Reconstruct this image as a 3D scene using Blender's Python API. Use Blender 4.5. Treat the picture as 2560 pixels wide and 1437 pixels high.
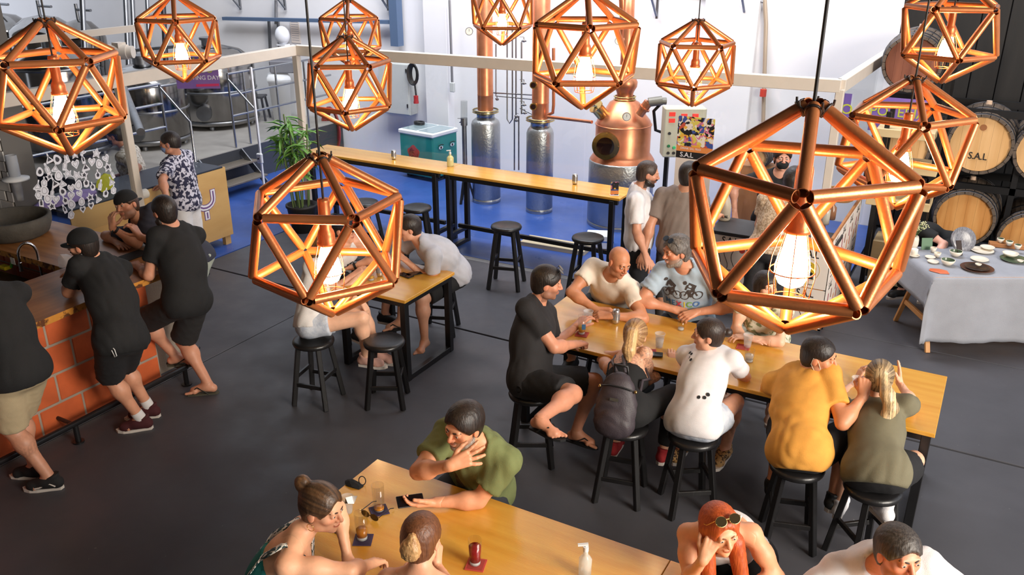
import bpy, bmesh, math, random
import numpy as np
from mathutils import Vector, Matrix

for o in list(bpy.data.objects): bpy.data.objects.remove(o, do_unlink=True)
scene = bpy.context.scene
COL = scene.collection
R = math.radians

# ------------------------------------------------------------ camera
CAM_H = 3.8; PITCH = R(22.3); YAW = R(29.4); FPX = 2165.0; CXP, CYP = 1280.0, 718.5
cam_d = bpy.data.cameras.new('camera'); cam = bpy.data.objects.new('camera', cam_d); COL.objects.link(cam)
cam.location = (0, 0, CAM_H); cam.rotation_euler = (math.pi/2 - PITCH, 0, YAW)
cam_d.sensor_width = 36.0; cam_d.lens = FPX*36.0/2560.0; cam_d.clip_start = 0.05; cam_d.clip_end = 200
scene.camera = cam

# ------------------------------------------------------------ world, daylight, exposure
w = bpy.data.worlds.new('world'); scene.world = w; w.use_nodes = True
bgn = w.node_tree.nodes['Background']; bgn.inputs[0].default_value = (0.82, 0.88, 1.0, 1); bgn.inputs[1].default_value = 0.8
def area(name, loc, target, size, size_y, power, col):
    l = bpy.data.lights.new(name, 'AREA'); l.shape = 'RECTANGLE'; l.size = size; l.size_y = size_y
    l.energy = power; l.color = col
    o = bpy.data.objects.new(name, l); COL.objects.link(o); o.location = loc
    d = Vector(target)-Vector(loc); o.rotation_euler = d.to_track_quat('-Z', 'Y').to_euler()
    return o
area('skylight_back', (-5.5, 9.2, 8.0), (-5.8, 11.5, 1.0), 9.0, 2.4, 780, (0.95, 0.96, 1.0))
area('daylight_gate', (6.5, 2.0, 4.4), (-2.0, 5.5, 0.8), 4.0, 4.0, 1000, (1.0, 0.91, 0.79))
scene.view_settings.view_transform = 'Standard'; scene.view_settings.look = 'None'
scene.view_settings.exposure = 0.5; scene.view_settings.gamma = 1.0; scene.view_settings.use_curve_mapping = False

# ------------------------------------------------------------ camera geometry helpers (pixel of the 2560x1437 photo -> point in the room)
def V3(*a): return np.array(a if len(a) > 1 else a[0], float)
AX = V3(math.cos(YAW), math.sin(YAW), 0)           # to the photo's right, level
AF = V3(-math.sin(YAW), math.cos(YAW), 0)          # away from the photographer, level
AU = V3(0, 0, 1)
_fw = AF*math.cos(PITCH) - AU*math.sin(PITCH); _cu = AF*math.sin(PITCH) + AU*math.cos(PITCH)
CAMP = V3(0, 0, CAM_H)
def ray(x, y): 
    r = _fw*FPX + AX*(x-CXP) - _cu*(y-CYP); return r/np.linalg.norm(r)
def atz(x, y, z): r = ray(x, y); return CAMP + r*((z-CAM_H)/r[2])
def aty(x, y, Y): r = ray(x, y); return CAMP + r*(Y/r[1])
def atx(x, y, X): r = ray(x, y); return CAMP + r*(X/r[0])
def atd(x, y, D): r = ray(x, y); return CAMP + r*(D/(r@_fw))
def atyz(px, Y, Z):
    a = V3(0, Y, Z-CAM_H); k = (px-CXP)/FPX; return V3((k*(a@_fw)-a@AX)/(AX[0]-k*_fw[0]), Y, Z)
def unit(v): v = np.asarray(v, float); n = np.linalg.norm(v); return v/n if n > 1e-9 else v

# ------------------------------------------------------------ materials
MATS = {}
def mat(name, col=(.5,.5,.5), rough=.5, metal=0., var=.0, vscale=8., bump=0., bscale=60., emit=None, estr=0., trans=0., ior=1.45,
        alpha=1., stretch=None, col2=None, coat=0., spec=None, attr=None, contrast=None, sss=0.):
    if name in MATS: return MATS[name]
    m = bpy.data.materials.new(name); m.use_nodes = True; nt = m.node_tree; N = nt.nodes; L = nt.links
    b = N['Principled BSDF']
    c4 = (*col, 1.)
    b.inputs['Base Color'].default_value = c4; b.inputs['Roughness'].default_value = rough; b.inputs['Metallic'].default_value = metal
    if trans: b.inputs['Transmission Weight'].default_value = trans; b.inputs['IOR'].default_value = ior
    if coat: b.inputs['Coat Weight'].default_value = coat; b.inputs['Coat Roughness'].default_value = .15
    if spec is not None: b.inputs['Specular IOR Level'].default_value = spec
    if alpha < 1: b.inputs['Alpha'].default_value = alpha
    if sss: b.inputs['Subsurface Weight'].default_value = sss; b.inputs['Subsurface Radius'].default_value = (.012, .005, .003); b.inputs['Subsurface Scale'].default_value = 1.
    if emit: b.inputs['Emission Color'].default_value = (*emit, 1); b.inputs['Emission Strength'].default_value = estr
    tc = None
    def coords():
        t = N.new('ShaderNodeTexCoord'); mp = N.new('ShaderNodeMapping'); L.new(t.outputs['Object'], mp.inputs[0])
        if stretch: mp.inputs['Scale'].default_value = stretch
        return mp
    src = None
    if attr:
        a = N.new('ShaderNodeAttribute'); a.attribute_name = attr; src = a.outputs['Color']
    if var or col2:
        mp = coords(); nz = N.new('ShaderNodeTexNoise'); nz.inputs['Scale'].default_value = vscale; nz.inputs['Detail'].default_value = 1.2 if name.startswith('hair') else 5
        L.new(mp.outputs[0], nz.inputs['Vector'])
        if col2:
            rp = N.new('ShaderNodeValToRGB'); lo, hi = contrast or (.35, .65)
            rp.color_ramp.elements[0].position = lo; rp.color_ramp.elements[1].position = hi
            rp.color_ramp.elements[0].color = c4; rp.color_ramp.elements[1].color = (*col2, 1)
            L.new(nz.outputs['Fac'], rp.inputs[0]); src = rp.outputs[0]
        else:
            mr = N.new('ShaderNodeMapRange'); mr.inputs[1].default_value = .3; mr.inputs[2].default_value = .7
            mr.inputs[3].default_value = 1-var; mr.inputs[4].default_value = 1+var; L.new(nz.outputs['Fac'], mr.inputs[0])
            mx = N.new('ShaderNodeMix'); mx.data_type = 'RGBA'; mx.blend_type = 'MULTIPLY'; mx.inputs[0].default_value = 1
            if src is not None: L.new(src, mx.inputs[6])
            else: mx.inputs[6].default_value = c4
            L.new(mr.outputs[0], mx.inputs[7]); src = mx.outputs[2]
    if src is not None: L.new(src, b.inputs['Base Color'])
    if bump:
        mp = coords(); nz = N.new('ShaderNodeTexNoise'); nz.inputs['Scale'].default_value = bscale; nz.inputs['Detail'].default_value = 4
        L.new(mp.outputs[0], nz.inputs['Vector'])
        bp = N.new('ShaderNodeBump'); bp.inputs['Strength'].default_value = bump; bp.inputs['Distance'].default_value = .01
        L.new(nz.outputs['Fac'], bp.inputs['Height']); L.new(bp.outputs[0], b.inputs['Normal'])
    MATS[name] = m
    return m
def srgb(r, g, b): return tuple(((c/255.)/12.92 if c/255. <= .04045 else ((c/255.+.055)/1.055)**2.4) for c in (r, g, b))
def glass_mat(name, tint=(1, 1, 1), refl=.08, rough=.02):
    """thin clear sheet: mostly see-through with a little mirror"""
    if name in MATS: return MATS[name]
    m = bpy.data.materials.new(name); m.use_nodes = True; nt = m.node_tree; N = nt.nodes; L = nt.links
    N.remove(N['Principled BSDF']); out = N['Material Output']
    t = N.new('ShaderNodeBsdfTransparent'); t.inputs[0].default_value = (*tint, 1)
    g = N.new('ShaderNodeBsdfGlossy'); g.inputs['Roughness'].default_value = rough
    lw = N.new('ShaderNodeLayerWeight'); lw.inputs['Blend'].default_value = .5
    pw = N.new('ShaderNodeMath'); pw.operation = 'POWER'; pw.inputs[1].default_value = 4.; L.new(lw.outputs['Facing'], pw.inputs[0])
    mm = N.new('ShaderNodeMath'); mm.operation = 'MULTIPLY_ADD'; mm.inputs[1].default_value = refl*5; mm.inputs[2].default_value = refl*.6
    L.new(pw.outputs[0], mm.inputs[0])
    mx = N.new('ShaderNodeMixShader'); mm.use_clamp = True
    L.new(mm.outputs[0], mx.inputs[0]); L.new(t.outputs[0], mx.inputs[1]); L.new(g.outputs[0], mx.inputs[2]); L.new(mx.outputs[0], out.inputs[0])
    MATS[name] = m
    return m

# ------------------------------------------------------------ mesh builder
class MB:
    def __init__(s): s.v = []; s.f = []; s.m = []; s.mi = 0; s.sm = []; s.smooth = False
    def add(s, vs, fs, smooth=None):
        b = len(s.v); s.v.extend([tuple(map(float, p)) for p in vs])
        s.f.extend([tuple(b+i for i in f) for f in fs]); s.m.extend([s.mi]*len(fs)); s.sm.extend([s.smooth if smooth is None else smooth]*len(fs)); return s
    def box(s, c, size, rot=None, bev=0.):
        hx, hy, hz = [q/2. for q in size]; c = np.asarray(c, float)
        if bev > 0:
            b = min(bev, hx*.9, hy*.9, hz*.9); pts = []
            for sz in (-1, 1):
                for sx, sy in ((-1,-1),(1,-1),(1,1),(-1,1)):
                    pts += [(sx*(hx-b), sy*(hy-b), sz*hz), (sx*hx, sy*(hy-b), sz*(hz-b)), (sx*(hx-b), sy*hy, sz*(hz-b))]
            bm = bmesh.new(); vv = [bm.verts.new(p) for p in pts]; r = bmesh.ops.convex_hull(bm, input=vv); bm.verts.index_update()
            bmesh.ops.dissolve_limit(bm, angle_limit=.01, verts=bm.verts, edges=bm.edges); bm.verts.index_update()
            vs = np.array([v.co[:] for v in bm.verts]); fs = [[v.index for v in f.verts] for f in bm.faces]; bm.free()
        else:
            vs = np.array([(x, y, z) for z in (-hz, hz) for y in (-hy, hy) for x in (-hx, hx)])
            fs = [(0,2,3,1),(4,5,7,6),(0,1,5,4),(2,6,7,3),(0,4,6,2),(1,3,7,5)]
        if rot is not None: vs = vs @ np.asarray(rot).T
        return s.add(vs+c, fs)
    def bar(s, a, b, w, h, bev=0., upv=(0,0,1)):
        a = V3(a); b = V3(b); d = unit(b-a); u = np.asarray(upv, float)
        if abs(d@u) > .98: u = V3(1, 0, 0)
        x = unit(np.cross(d, u)); z = np.cross(x, d)
        return s.box((a+b)/2, (w, np.linalg.norm(b-a), h), np.column_stack([x, d, z]), bev)
    def cyl(s, a, b, r, r2=None, n=16, caps=True, smooth=True):
        a = V3(a); b = V3(b); r2 = r if r2 is None else r2; d = unit(b-a)
        u = V3(0,0,1) if abs(d[2]) < .9 else V3(1,0,0); x = unit(np.cross(d, u)); y = np.cross(d, x)
        t = np.arange(n)*2*math.pi/n; ring = np.outer(np.cos(t), x)+np.outer(np.sin(t), y)
        vs = np.vstack([a+ring*r, b+ring*r2]); fs = [(i, (i+1) % n, n+(i+1) % n, n+i) for i in range(n)]
        s.add(vs, fs, smooth)
        if caps: s.add(a+ring*r, [tuple(range(n-1, -1, -1))], False); s.add(b+ring*r2, [tuple(range(n))], False)
        return s
    def pipe(s, a, b, ro, ri, n=16):
        a = V3(a); b = V3(b); d = unit(b-a); u = V3(0,0,1) if abs(d[2]) < .9 else V3(1,0,0); x = unit(np.cross(d, u)); y = np.cross(d, x)
        t = np.arange(n)*2*math.pi/n; ring = np.outer(np.cos(t), x)+np.outer(np.sin(t), y)
        vs = np.vstack([a+ring*ro, b+ring*ro, b+ring*ri, a+ring*ri]); q = [(i, (i+1) % n) for i in range(n)]
        s.add(vs, [(i, j, n+j, n+i) for i, j in q]+[(2*n+i, 2*n+j, 3*n+j, 3*n+i) for i, j in q], True)
        s.add(vs, [(n+i, n+j, 2*n+j, 2*n+i) for i, j in q]+[(3*n+i, 3*n+j, j, i) for i, j in q], False)
        return s
    def tube(s, pts, r, n=8, closed=False, caps=True):
        P = [V3(p) for p in pts]; m = len(P); rr = r if hasattr(r, '__len__') else [r]*m
        T = []
        for i in range(m):
            a = P[i-1] if (i > 0 or closed) else P[i]; b = P[(i+1) % m] if (i < m-1 or closed) else P[i]; T.append(unit(b-a))
        x = unit(np.cross(T[0], (0,0,1) if abs(T[0][2]) < .9 else (1,0,0))); t = np.arange(n)*2*math.pi/n; vs = []
        for i in range(m):
            x = unit(x - T[i]*(x@T[i])); y = np.cross(T[i], x)
            vs.append(P[i]+(np.outer(np.cos(t), x)+np.outer(np.sin(t), y))*rr[i])
        vs = np.vstack(vs); fs = []
        for i in range(m if closed else m-1):
            o0 = i*n; o1 = ((i+1) % m)*n
            fs += [(o0+j, o0+(j+1) % n, o1+(j+1) % n, o1+j) for j in range(n)]
        s.add(vs, fs, True)
        if caps and not closed: s.add(vs[:n], [tuple(range(n-1, -1, -1))], False); s.add(vs[-n:], [tuple(range(n))], False)
        return s
    def lathe(s, prof, c=(0,0,0), n=24, smooth=True, rot=None, caps=True):
        t = np.arange(n)*2*math.pi/n; vs = []; fs = []
        for r, z in prof: vs.append(np.column_stack([np.cos(t)*r, np.sin(t)*r, np.full(n, z)]))
        vs = np.vstack(vs)
        if rot is not None: vs = vs @ np.asarray(rot).T
        for i in range(len(prof)-1): fs += [(i*n+j, i*n+(j+1) % n, (i+1)*n+(j+1) % n, (i+1)*n+j) for j in range(n)]
        s.add(vs+np.asarray(c, float), fs, smooth)
        if not caps: return s
        if prof[0][0] > 1e-4: s.add(vs[:n]+np.asarray(c, float), [tuple(range(n-1, -1, -1))], False)
        if prof[-1][0] > 1e-4: s.add(vs[-n:]+np.asarray(c, float), [tuple(range(n))], False)
        return s
    def ball(s, c, r, n=12, m=8, rot=None):
        r = V3(r, r, r) if not hasattr(r, '__len__') else V3(*r)
        vs = [(0, 0, -1)]; fs = []
        for i in range(1, m):
            a = -math.pi/2+math.pi*i/m
            vs += [(math.cos(a)*math.cos(2*math.pi*j/n), math.cos(a)*math.sin(2*math.pi*j/n), math.sin(a)) for j in range(n)]
        vs.append((0, 0, 1)); vs = np.array(vs)*r
        if rot is not None: vs = vs @ np.asarray(rot).T
        top = len(vs)-1
        for j in range(n):
            k = (j+1) % n; fs.append((0, 1+k, 1+j)); fs.append((top, 1+(m-2)*n+j, 1+(m-2)*n+k))
            for i in range(m-2): fs.append((1+i*n+j, 1+i*n+k, 1+(i+1)*n+k, 1+(i+1)*n+j))
        return s.add(vs+np.asarray(c, float), fs, True)
    def prism(s, poly, o, x, y, th):
        """polygon (2D) in the plane o + a*x + b*y, thickness th along x cross y"""
        o = V3(o); x = V3(x); y = V3(y); nrm = unit(np.cross(x, y)); n = len(poly)
        f = [o+x*a+y*b for a, b in poly]; b_ = [p+nrm*th for p in f]
        return s.add(f+b_, [tuple(range(n-1, -1, -1)), tuple(range(n, 2*n))]+[(i, (i+1) % n, n+(i+1) % n, n+i) for i in range(n)], False)
    def mesh(s, name, mats):
        me = bpy.data.meshes.new(name); me.from_pydata(s.v, [], s.f)
        for m in (mats if isinstance(mats, (list, tuple)) else [mats]): me.materials.append(m)
        me.polygons.foreach_set('material_index', s.m); me.polygons.foreach_set('use_smooth', s.sm); me.update()
        return me
    def build(s, name, mats, parent=None, **kw): return link(name, s.mesh(name, mats), parent, **kw)

def link(name, data, parent=None, label=None, cat=None, group=None, kind=None, loc=None, rz=None):
    o = bpy.data.objects.new(name, data); COL.objects.link(o)
    if loc is not None: o.location = tuple(float(q) for q in loc)
    if rz is not None: o.rotation_euler = (0, 0, rz)
    if parent is not None:
        o.parent = parent
        if parent.get('_w'): o.matrix_parent_inverse = Matrix.Translation(parent.location).inverted()
    if label: o['label'] = label
    if cat: o['category'] = cat
    if group: o['group'] = group
    if kind: o['kind'] = kind
    return o
def thing(name, label, cat, loc=(0,0,0), rz=0, group=None, world=True):
    """an Empty at the thing's base; world=True: its parts are given in room coordinates"""
    o = link(name, None, None, label, cat, group, None, loc, rz); o.empty_display_size = .1
    if world: o['_w'] = 1
    return o
def dup(root, loc, rz, label=None, group=None):
    r = root.copy(); COL.objects.link(r); r.location = tuple(float(q) for q in loc); r.rotation_euler = (0, 0, rz)
    if label: r['label'] = label
    if group: r['group'] = group
    for ch in list(root.children):
        c = ch.copy(); COL.objects.link(c); c.parent = r
        for g in list(ch.children):
            d = g.copy(); COL.objects.link(d); d.parent = c
    return r
def text_mesh(body, size, depth=.002, bold=0., space=1.):
    cu = bpy.data.curves.new('t', 'FONT'); cu.body = body; cu.size = size; cu.extrude = depth/2; cu.align_x = 'CENTER'; cu.align_y = 'CENTER'
    cu.offset = bold; cu.space_character = space; cu.resolution_u = 3
    o = bpy.data.objects.new('t', cu); COL.objects.link(o)
    dg = bpy.context.evaluated_depsgraph_get(); me = bpy.data.meshes.new_from_object(o.evaluated_get(dg))
    bpy.data.objects.remove(o, do_unlink=True)
    v = np.zeros(len(me.vertices)*3); me.vertices.foreach_get('co', v); v = v.reshape(-1, 3)
    f = [tuple(p.vertices) for p in me.polygons]; bpy.data.meshes.remove(me)
    return v, f
def put_text(mb, body, size, o, x, y, depth=.002, bold=0., sx=1., space=1.):
    v, f = text_mesh(body, size, depth, bold, space); x = unit(x); y = unit(y); n = np.cross(x, y)
    if len(v): mb.add(V3(o)+np.outer(v[:, 0]*sx, x)+np.outer(v[:, 1], y)+np.outer(v[:, 2], n), f, False)
    return mb
EX, EY, EZ = V3(1,0,0), V3(0,1,0), V3(0,0,1)
def rotz(a): c, s_ = math.cos(a), math.sin(a); return np.array([[c,-s_,0],[s_,c,0],[0,0,1.]])

# ------------------------------------------------------------ shared materials
COPPER = mat('copper_paint', srgb(200,124,76), .34, .6, var=.08, vscale=20, bump=.06, bscale=150)
BLACK = mat('black_paint', srgb(24,24,26), .38, var=.2, vscale=6, bump=.05)
BLACKW = mat('black_stained_wood', srgb(26,25,26), .33, var=.25, vscale=5, stretch=(1,1,.2), bump=.1)
def wood_mat(name, c1, c2, rough, stretch, scale=3., bump=.08, coat=0.):
    return mat(name, srgb(*c1), rough, col2=srgb(*c2), vscale=scale, stretch=stretch, bump=bump, bscale=40, coat=coat, contrast=(.3, .7))
PLYX = wood_mat('honey_plywood', (212,148,52), (228,174,74), .25, (.5, 5., 5.), 2.2, coat=.5)
PLYEDGE = wood_mat('plywood_edge', (150,98,44), (190,140,80), .5, (1, 1, 30.), 4.)
PLYRAW = wood_mat('raw_plywood', (190,150,92), (204,166,108), .6, (1., .7, 3.), 1.6)
SLAB = wood_mat('live_edge_wood', (122,74,40), (168,112,66), .34, (6., .7, 6.), 2.2)
SLABX = wood_mat('live_edge_wood_x', (128,78,42), (176,120,70), .34, (.7, 6., 6.), 2.2)
BARK = mat('live_edge', srgb(196,132,52), .55, col2=srgb(92,50,22), vscale=14, contrast=(.52, .6), bump=.4, bscale=30)
STEEL = mat('brushed_steel', srgb(176,178,182), .22, 1., var=.08, vscale=6, stretch=(1, 1, 14))
STEELR = mat('satin_steel', srgb(150,152,156), .38, 1., var=.1, vscale=8)
FRAME = mat('cream_frame_paint', srgb(214,203,190), .55, var=.03)
WHITEP = mat('white_plastic', srgb(225,226,228), .4, var=.02)
PANE = glass_mat('partition_glass', (.965, .975, .97), .05)

# ------------------------------------------------------------ floor
def floor_mat(name, c, rough, speck=True):
    m = mat(name, c, rough, var=.16, vscale=1.3, bump=.06, bscale=22); nt = m.node_tree; N = nt.nodes; L = nt.links
    b = N['Principled BSDF']; t = N.new('ShaderNodeTexCoord'); nz = N.new('ShaderNodeTexNoise'); nz.inputs['Scale'].default_value = 2.5; nz.inputs['Detail'].default_value = 6
    L.new(t.outputs['Object'], nz.inputs['Vector']); mr = N.new('ShaderNodeMapRange'); mr.inputs[1].default_value = .3; mr.inputs[2].default_value = .7; mr.inputs[3].default_value = rough-.1; mr.inputs[4].default_value = rough+.14
    L.new(nz.outputs['Fac'], mr.inputs[0]); L.new(mr.outputs[0], b.inputs['Roughness'])
    if speck:   # scuffs and crumbs
        n2 = N.new('ShaderNodeTexNoise'); n2.inputs['Scale'].default_value = 34; n2.inputs['Detail'].default_value = 3; L.new(t.outputs['Object'], n2.inputs['Vector'])
        r = N.new('ShaderNodeValToRGB'); r.color_ramp.elements[0].position = .735; r.color_ramp.elements[1].position = .775; L.new(n2.outputs['Fac'], r.inputs[0])
        src = b.inputs['Base Color'].links[0].from_socket; mx = N.new('ShaderNodeMix'); mx.data_type = 'RGBA'; L.new(r.outputs[0], mx.inputs[0]); L.new(src, mx.inputs[6]); mx.inputs[7].default_value = (.16, .16, .16, 1); L.new(mx.outputs[2], b.inputs['Base Color'])
    return m
FLOORM = floor_mat('dark_grey_floor_paint', srgb(70,70,76), .5); BLUEM = floor_mat('blue_floor_paint', srgb(52,84,156), .34, False)
fl = MB().box((-3, 4.8, -.13), (30, 22, .2)).build('floor', mat('screed', srgb(38,38,42), .8), kind='structure')
for x0, x1, y0, y1 in ((-14, -6.2, -3, 6.82), (-6.2, 8, -3, 6.82), (-8.27, 8, 6.835, 8.66), (-1.2, 8, 8.66, 12.5)):
    MB().box(((x0+x1)/2, (y0+y1)/2, -.02), (x1-x0-.012, y1-y0-.012, .04), bev=.004).build('floor_slab', FLOORM, fl)
MB().box((-4.75, 8.66, -.019), (7.05, .10, .044), bev=.006).build('trim_1', mat('pale_kerb_concrete', srgb(120,120,122), .7, var=.15, vscale=9), kind='structure')
MB().box((-4.75, 10.6, -.016), (7.05, 3.78, .04)).build('floor_blue', BLUEM, kind='structure')
MB().box((-10.6, 8.3, -.016), (4.65, 8.4, .042)).build('floor_blue', BLUEM, kind='structure')
# ------------------------------------------------------------ walls
WALLM = mat('white_wall_paint', srgb(232,231,233), .75, var=.035, vscale=1.2, bump=.05, bscale=14)
wb = MB().box((-12.3, 12.6, 2.4), (21.95, .2, 4.8)); wb.build('wall_back', WALLM, kind='structure')
MB().box((-8.41, 12.42, 2.4), (.46, .2, 4.8), bev=.01).build('trim_2', WALLM, kind='structure')      # pillar
MB().box((-3.5, 12.44, 2.4), (.75, .14, 4.8), bev=.01).build('trim_3', WALLM, kind='structure')
wr = MB().box((2.35, 12.62, 2.4), (7.35, .2, 4.8)).build('wall_right', mat('black_wall', srgb(16,15,15), .8), kind='structure')
PLANKM = wood_mat('black_planks', (17,15,14), (30,26,23), .6, (6., 6., .5), 2.)
me = MB().box((0, 0, 0), (.29, .03, 4.7), bev=.006).mesh('plank', PLANKM)
for i in range(12): link('plank', me, wr, loc=(-1.17+i*.30, 12.505, 2.38))
# tiled pier by the back bar
TILE = mat('white_glazed_tile', srgb(226,222,216), .22, var=.03); GROUT = mat('grout', srgb(110,106,102), .9)
wl = MB().box((-9.66, 5.25, 2.0), (1.5, .3, 4.0)).build('wall_left', GROUT, kind='structure')
tm = MB().box((0, 0, 0), (.214, .014, .104), bev=.003).mesh('tile', TILE)
for r_ in range(15):
    for c_ in range(4):
        x = -8.93-.109-c_*.22+(.11 if r_ % 2 else 0)
        if x+.107 > -8.90: continue
        link('tile', tm, wl, loc=(x, 5.094, 1.10+r_*.11))
hm = MB().box((0, 0, 0), (.09, .014, .104), bev=.003).mesh('tile', TILE)
for r_ in range(1, 15, 2): link('tile', hm, wl, loc=(-8.956, 5.094, 1.10+r_*.11))

# ------------------------------------------------------------ glazed partition: cream frame, clear panes
ZT = 2.40
cA = atz(0, 233, ZT); cB = atz(738, 112, ZT); cC = atz(2105, 198, ZT); cA = cB+(cA-cB)*1.35; cD = V3(-1.42, 12.45, ZT)
def _gp(nm, c): o = link(nm, None, None, kind='structure', loc=(c[0], c[1], 0)); o['_w'] = 1; return o
gpl, gpb, gpr = _gp('wall_glass_left', cB), _gp('wall_glass_back', (cB+cC)/2), _gp('wall_glass_right', cC)
def beam(gp, a, b, w_=.09, h_=.135):
    a = V3(a)-EZ*h_/2; b = V3(b)-EZ*h_/2; MB().bar(a, b, w_, h_, .006).build('beam', FRAME, gp)
beam(gpl, cA, cB); beam(gpb, cB, cC); beam(gpr, cC, cD)
def post(gp, p, w_=.085): MB().box((p[0], p[1], (ZT-.1)/2), (w_, w_, ZT-.1), rotz(R(2)), .006).build('post', FRAME, gp)
P1 = atx(297, 330, cB[0]+.0); P1 = V3(cB[0]+(cA[0]-cB[0])*((P1[1]-cB[1])/(cA[1]-cB[1])), P1[1], 0)
post(gpb, cB); post(gpb, cC); post(gpl, P1)
def pane(gp, a, b, z0=.06, z1=ZT-.13):
    a = V3(a); b = V3(b); d = unit((b-a)*V3(1, 1, 0)); a = a+d*.004; b = b-d*.004; n = np.cross(d, EZ)*.005
    pts = [(a[0], a[1], z0), (b[0], b[1], z0), (b[0], b[1], z1), (a[0], a[1], z1)]
    mb = MB(); mb.add([V3(p)-n for p in pts]+[V3(p)+n for p in pts], [(0,1,2,3),(7,6,5,4),(0,4,5,1),(1,5,6,2),(2,6,7,3),(3,7,4,0)]); return mb.build('pane', PANE, gp)
n_ = 5
for i in range(n_): pane(gpb, cB+(cC-cB)*(i/n_), cB+(cC-cB)*((i+1)/n_))
pA = cB+(cA-cB)*((5.12-cB[1])/(cA[1]-cB[1])); pane(gpl, pA, P1, .85); pane(gpr, cC, cD)

# unseen roof over the hall (a skylight strip stays open above the distillery), side wall and wall behind the photographer, added to block sky light
ROOF = mat('roof_sheet', srgb(70,70,74), .8)
MB().box((-5.8, 2.2, 6.2), (27.4, 13.0, .1)).build('ceiling', ROOF, kind='structure')
MB().box((-19.4, 2.5, 3.1), (.2, 12.4, 6.2)).build('wall_side', mat('dim_wall_paint', srgb(120,116,112), .8), kind='structure')
MB().box((-5.0, -4.2, 3.1), (26, .2, 6.2)).build('wall_front', mat('dim_wall_paint', (.2,.2,.2), .8), kind='structure')

# ------------------------------------------------------------ stools
def make_stool(name, label, zs, spread, rungz):
    t = thing(name, label, 'stool', (0, 0, 0), 0, None, world=False)
    MB().lathe([(.0, zs-.058), (.15, zs-.056), (.172, zs-.045), (.178, zs-.028), (.172, zs-.010), (.150, zs-.001), (.08, zs+.002), (0, zs+.002)], n=28).build('seat', BLACKW, t)
    legs = []
    for sx, sy in ((1,1),(-1,1),(-1,-1),(1,-1)):
        a = V3(sx*.095, sy*.095, zs-.05); b = V3(sx*spread, sy*spread, 0.001); legs.append((a, b))
        MB().bar(a, b, .040, .040, .004, upv=(sx, sy, 0)).build('leg', BLACKW, t)
    for i in range(4):
        a0, b0 = legs[i]; a1, b1 = legs[(i+1) % 4]; z = rungz+(.07 if i % 2 else 0); f0 = (a0[2]-z)/(a0[2]-b0[2])
        MB().bar(a0+(b0-a0)*f0, a1+(b1-a1)*f0, .022, .036, .003).build('stretcher', BLACKW, t)
    return t
_st = {}
def stool(kind, x, y, rz, label, group=None):
    if kind not in _st:
        _st[kind] = make_stool('counter_stool', label, .60, .155, .20) if kind == 'low' else make_stool('bar_stool', label, .74, .175, .26)
        o = _st[kind]; o.location = (x, y, 0); o.rotation_euler = (0, 0, rz)
        if group: o['group'] = group
        return o
    o = dup(_st[kind], (x, y, 0), rz, label)
    if group: o['group'] = group
    elif 'group' in o: del o['group']
    return o

# ------------------------------------------------------------ tables with black square-tube frames
def steel_table(name, label, x0, x1, y0, y1, zt, th=.03, leg=.06, inset=.02, bottom='y', seams=(), apron=.05, group=None, ends=None):
    t = thing(name, label, 'table', ((x0+x1)/2, (y0+y1)/2, 0), 0, group)
    xs = [x0]+list(seams)+[x1]
    for a, b in zip(xs[:-1], xs[1:]):
        mb = MB(); mb.box(((a+b)/2, (y0+y1)/2, zt-th/2), (b-a-.002, y1-y0, th), bev=.003); o = mb.build('tabletop', PLYX, t)
    z = zt-th-.001; l = leg/2
    X0, X1, Y0, Y1 = x0+inset+l, x1-inset-l, y0+inset+l, y1-inset-l
    for y in (Y0, Y1): MB().bar((X0, y, z-apron/2), (X1, y, z-apron/2), leg*.9, apron, .003).build('apron', BLACK, t)
    for x in (ends or (X0, X1)):
        MB().bar((x, Y0, z-apron/2-.001), (x, Y1, z-apron/2-.001), leg*.88, apron, .003).build('apron', BLACK, t)
        for y in (Y0, Y1): MB().bar((x, y, .001), (x, y, z-.002), leg, leg, .004).build('leg', BLACK, t)
        MB().bar((x, Y0, leg*.5), (x, Y1, leg*.5), leg*.9, leg*.85, .003).build('foot_bar', BLACK, t)
    return t
ZTB = .82
steel_table('long_table', 'long honey plywood communal table with black legs, crowded on both sides', -3.05, .02, 5.50, 6.40, ZTB)
steel_table('square_table', 'short plywood table with black frame where three people sit near the bar', -5.02, -4.23, 5.60, 6.40, ZTB)
steel_table('front_table', 'long honey plywood table with beer glasses on dark and red coasters', -2.93, 1.2, 2.62, 3.52, ZTB, seams=(-1.05,))
# high bar tables along the glass
ba = thing('high_bar_table', 'narrow high plywood table along the glass with a can and a pump bottle', 'table', (-7.1, 9.0, 0))
bb = thing('high_bar_table', 'narrow high plywood table along the glass ending beside the two standing men', 'table', (-4.7, 9.0, 0))
for t, x0, x1 in ((ba, -8.20, -5.97), (bb, -5.965, -3.55)):
    MB().box(((x0+x1)/2, 9.0, 1.03-.015), (x1-x0-.002, .47, .03), bev=.003).build('tabletop', PLYX, t)
    for y in (8.80, 9.2): MB().bar((x0+.03, y, .97), (x1-.03, y, .97), .04, .055, .003).build('apron', BLACK, t)
    for x in (x0+.10, x1-.10):
        for y in (8.79, 9.21): MB().bar((x, y, .001), (x, y, .99), .06, .06, .004).build('leg', BLACK, t)
        MB().bar((x, 8.79, .20), (x, 9.21, .20), .05, .05, .003).build('stretcher', BLACK, t)
        MB().bar((x, 8.79, .03), (x, 9.21, .03), .05, .05, .003).build('stretcher', BLACK, t)
    MB().bar((x0+.1, 9.0, .28), (x1-.1, 9.0, .28), .045, .05, .003).build('foot_bar', BLACK, t)
G = 'black stools at the high bar tables'
p_ = atz(1268, 560, .74); stool('tall', p_[0], p_[1]-.02, .3, 'black round bar stool standing free before the high table, blue floor behind it')
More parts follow.
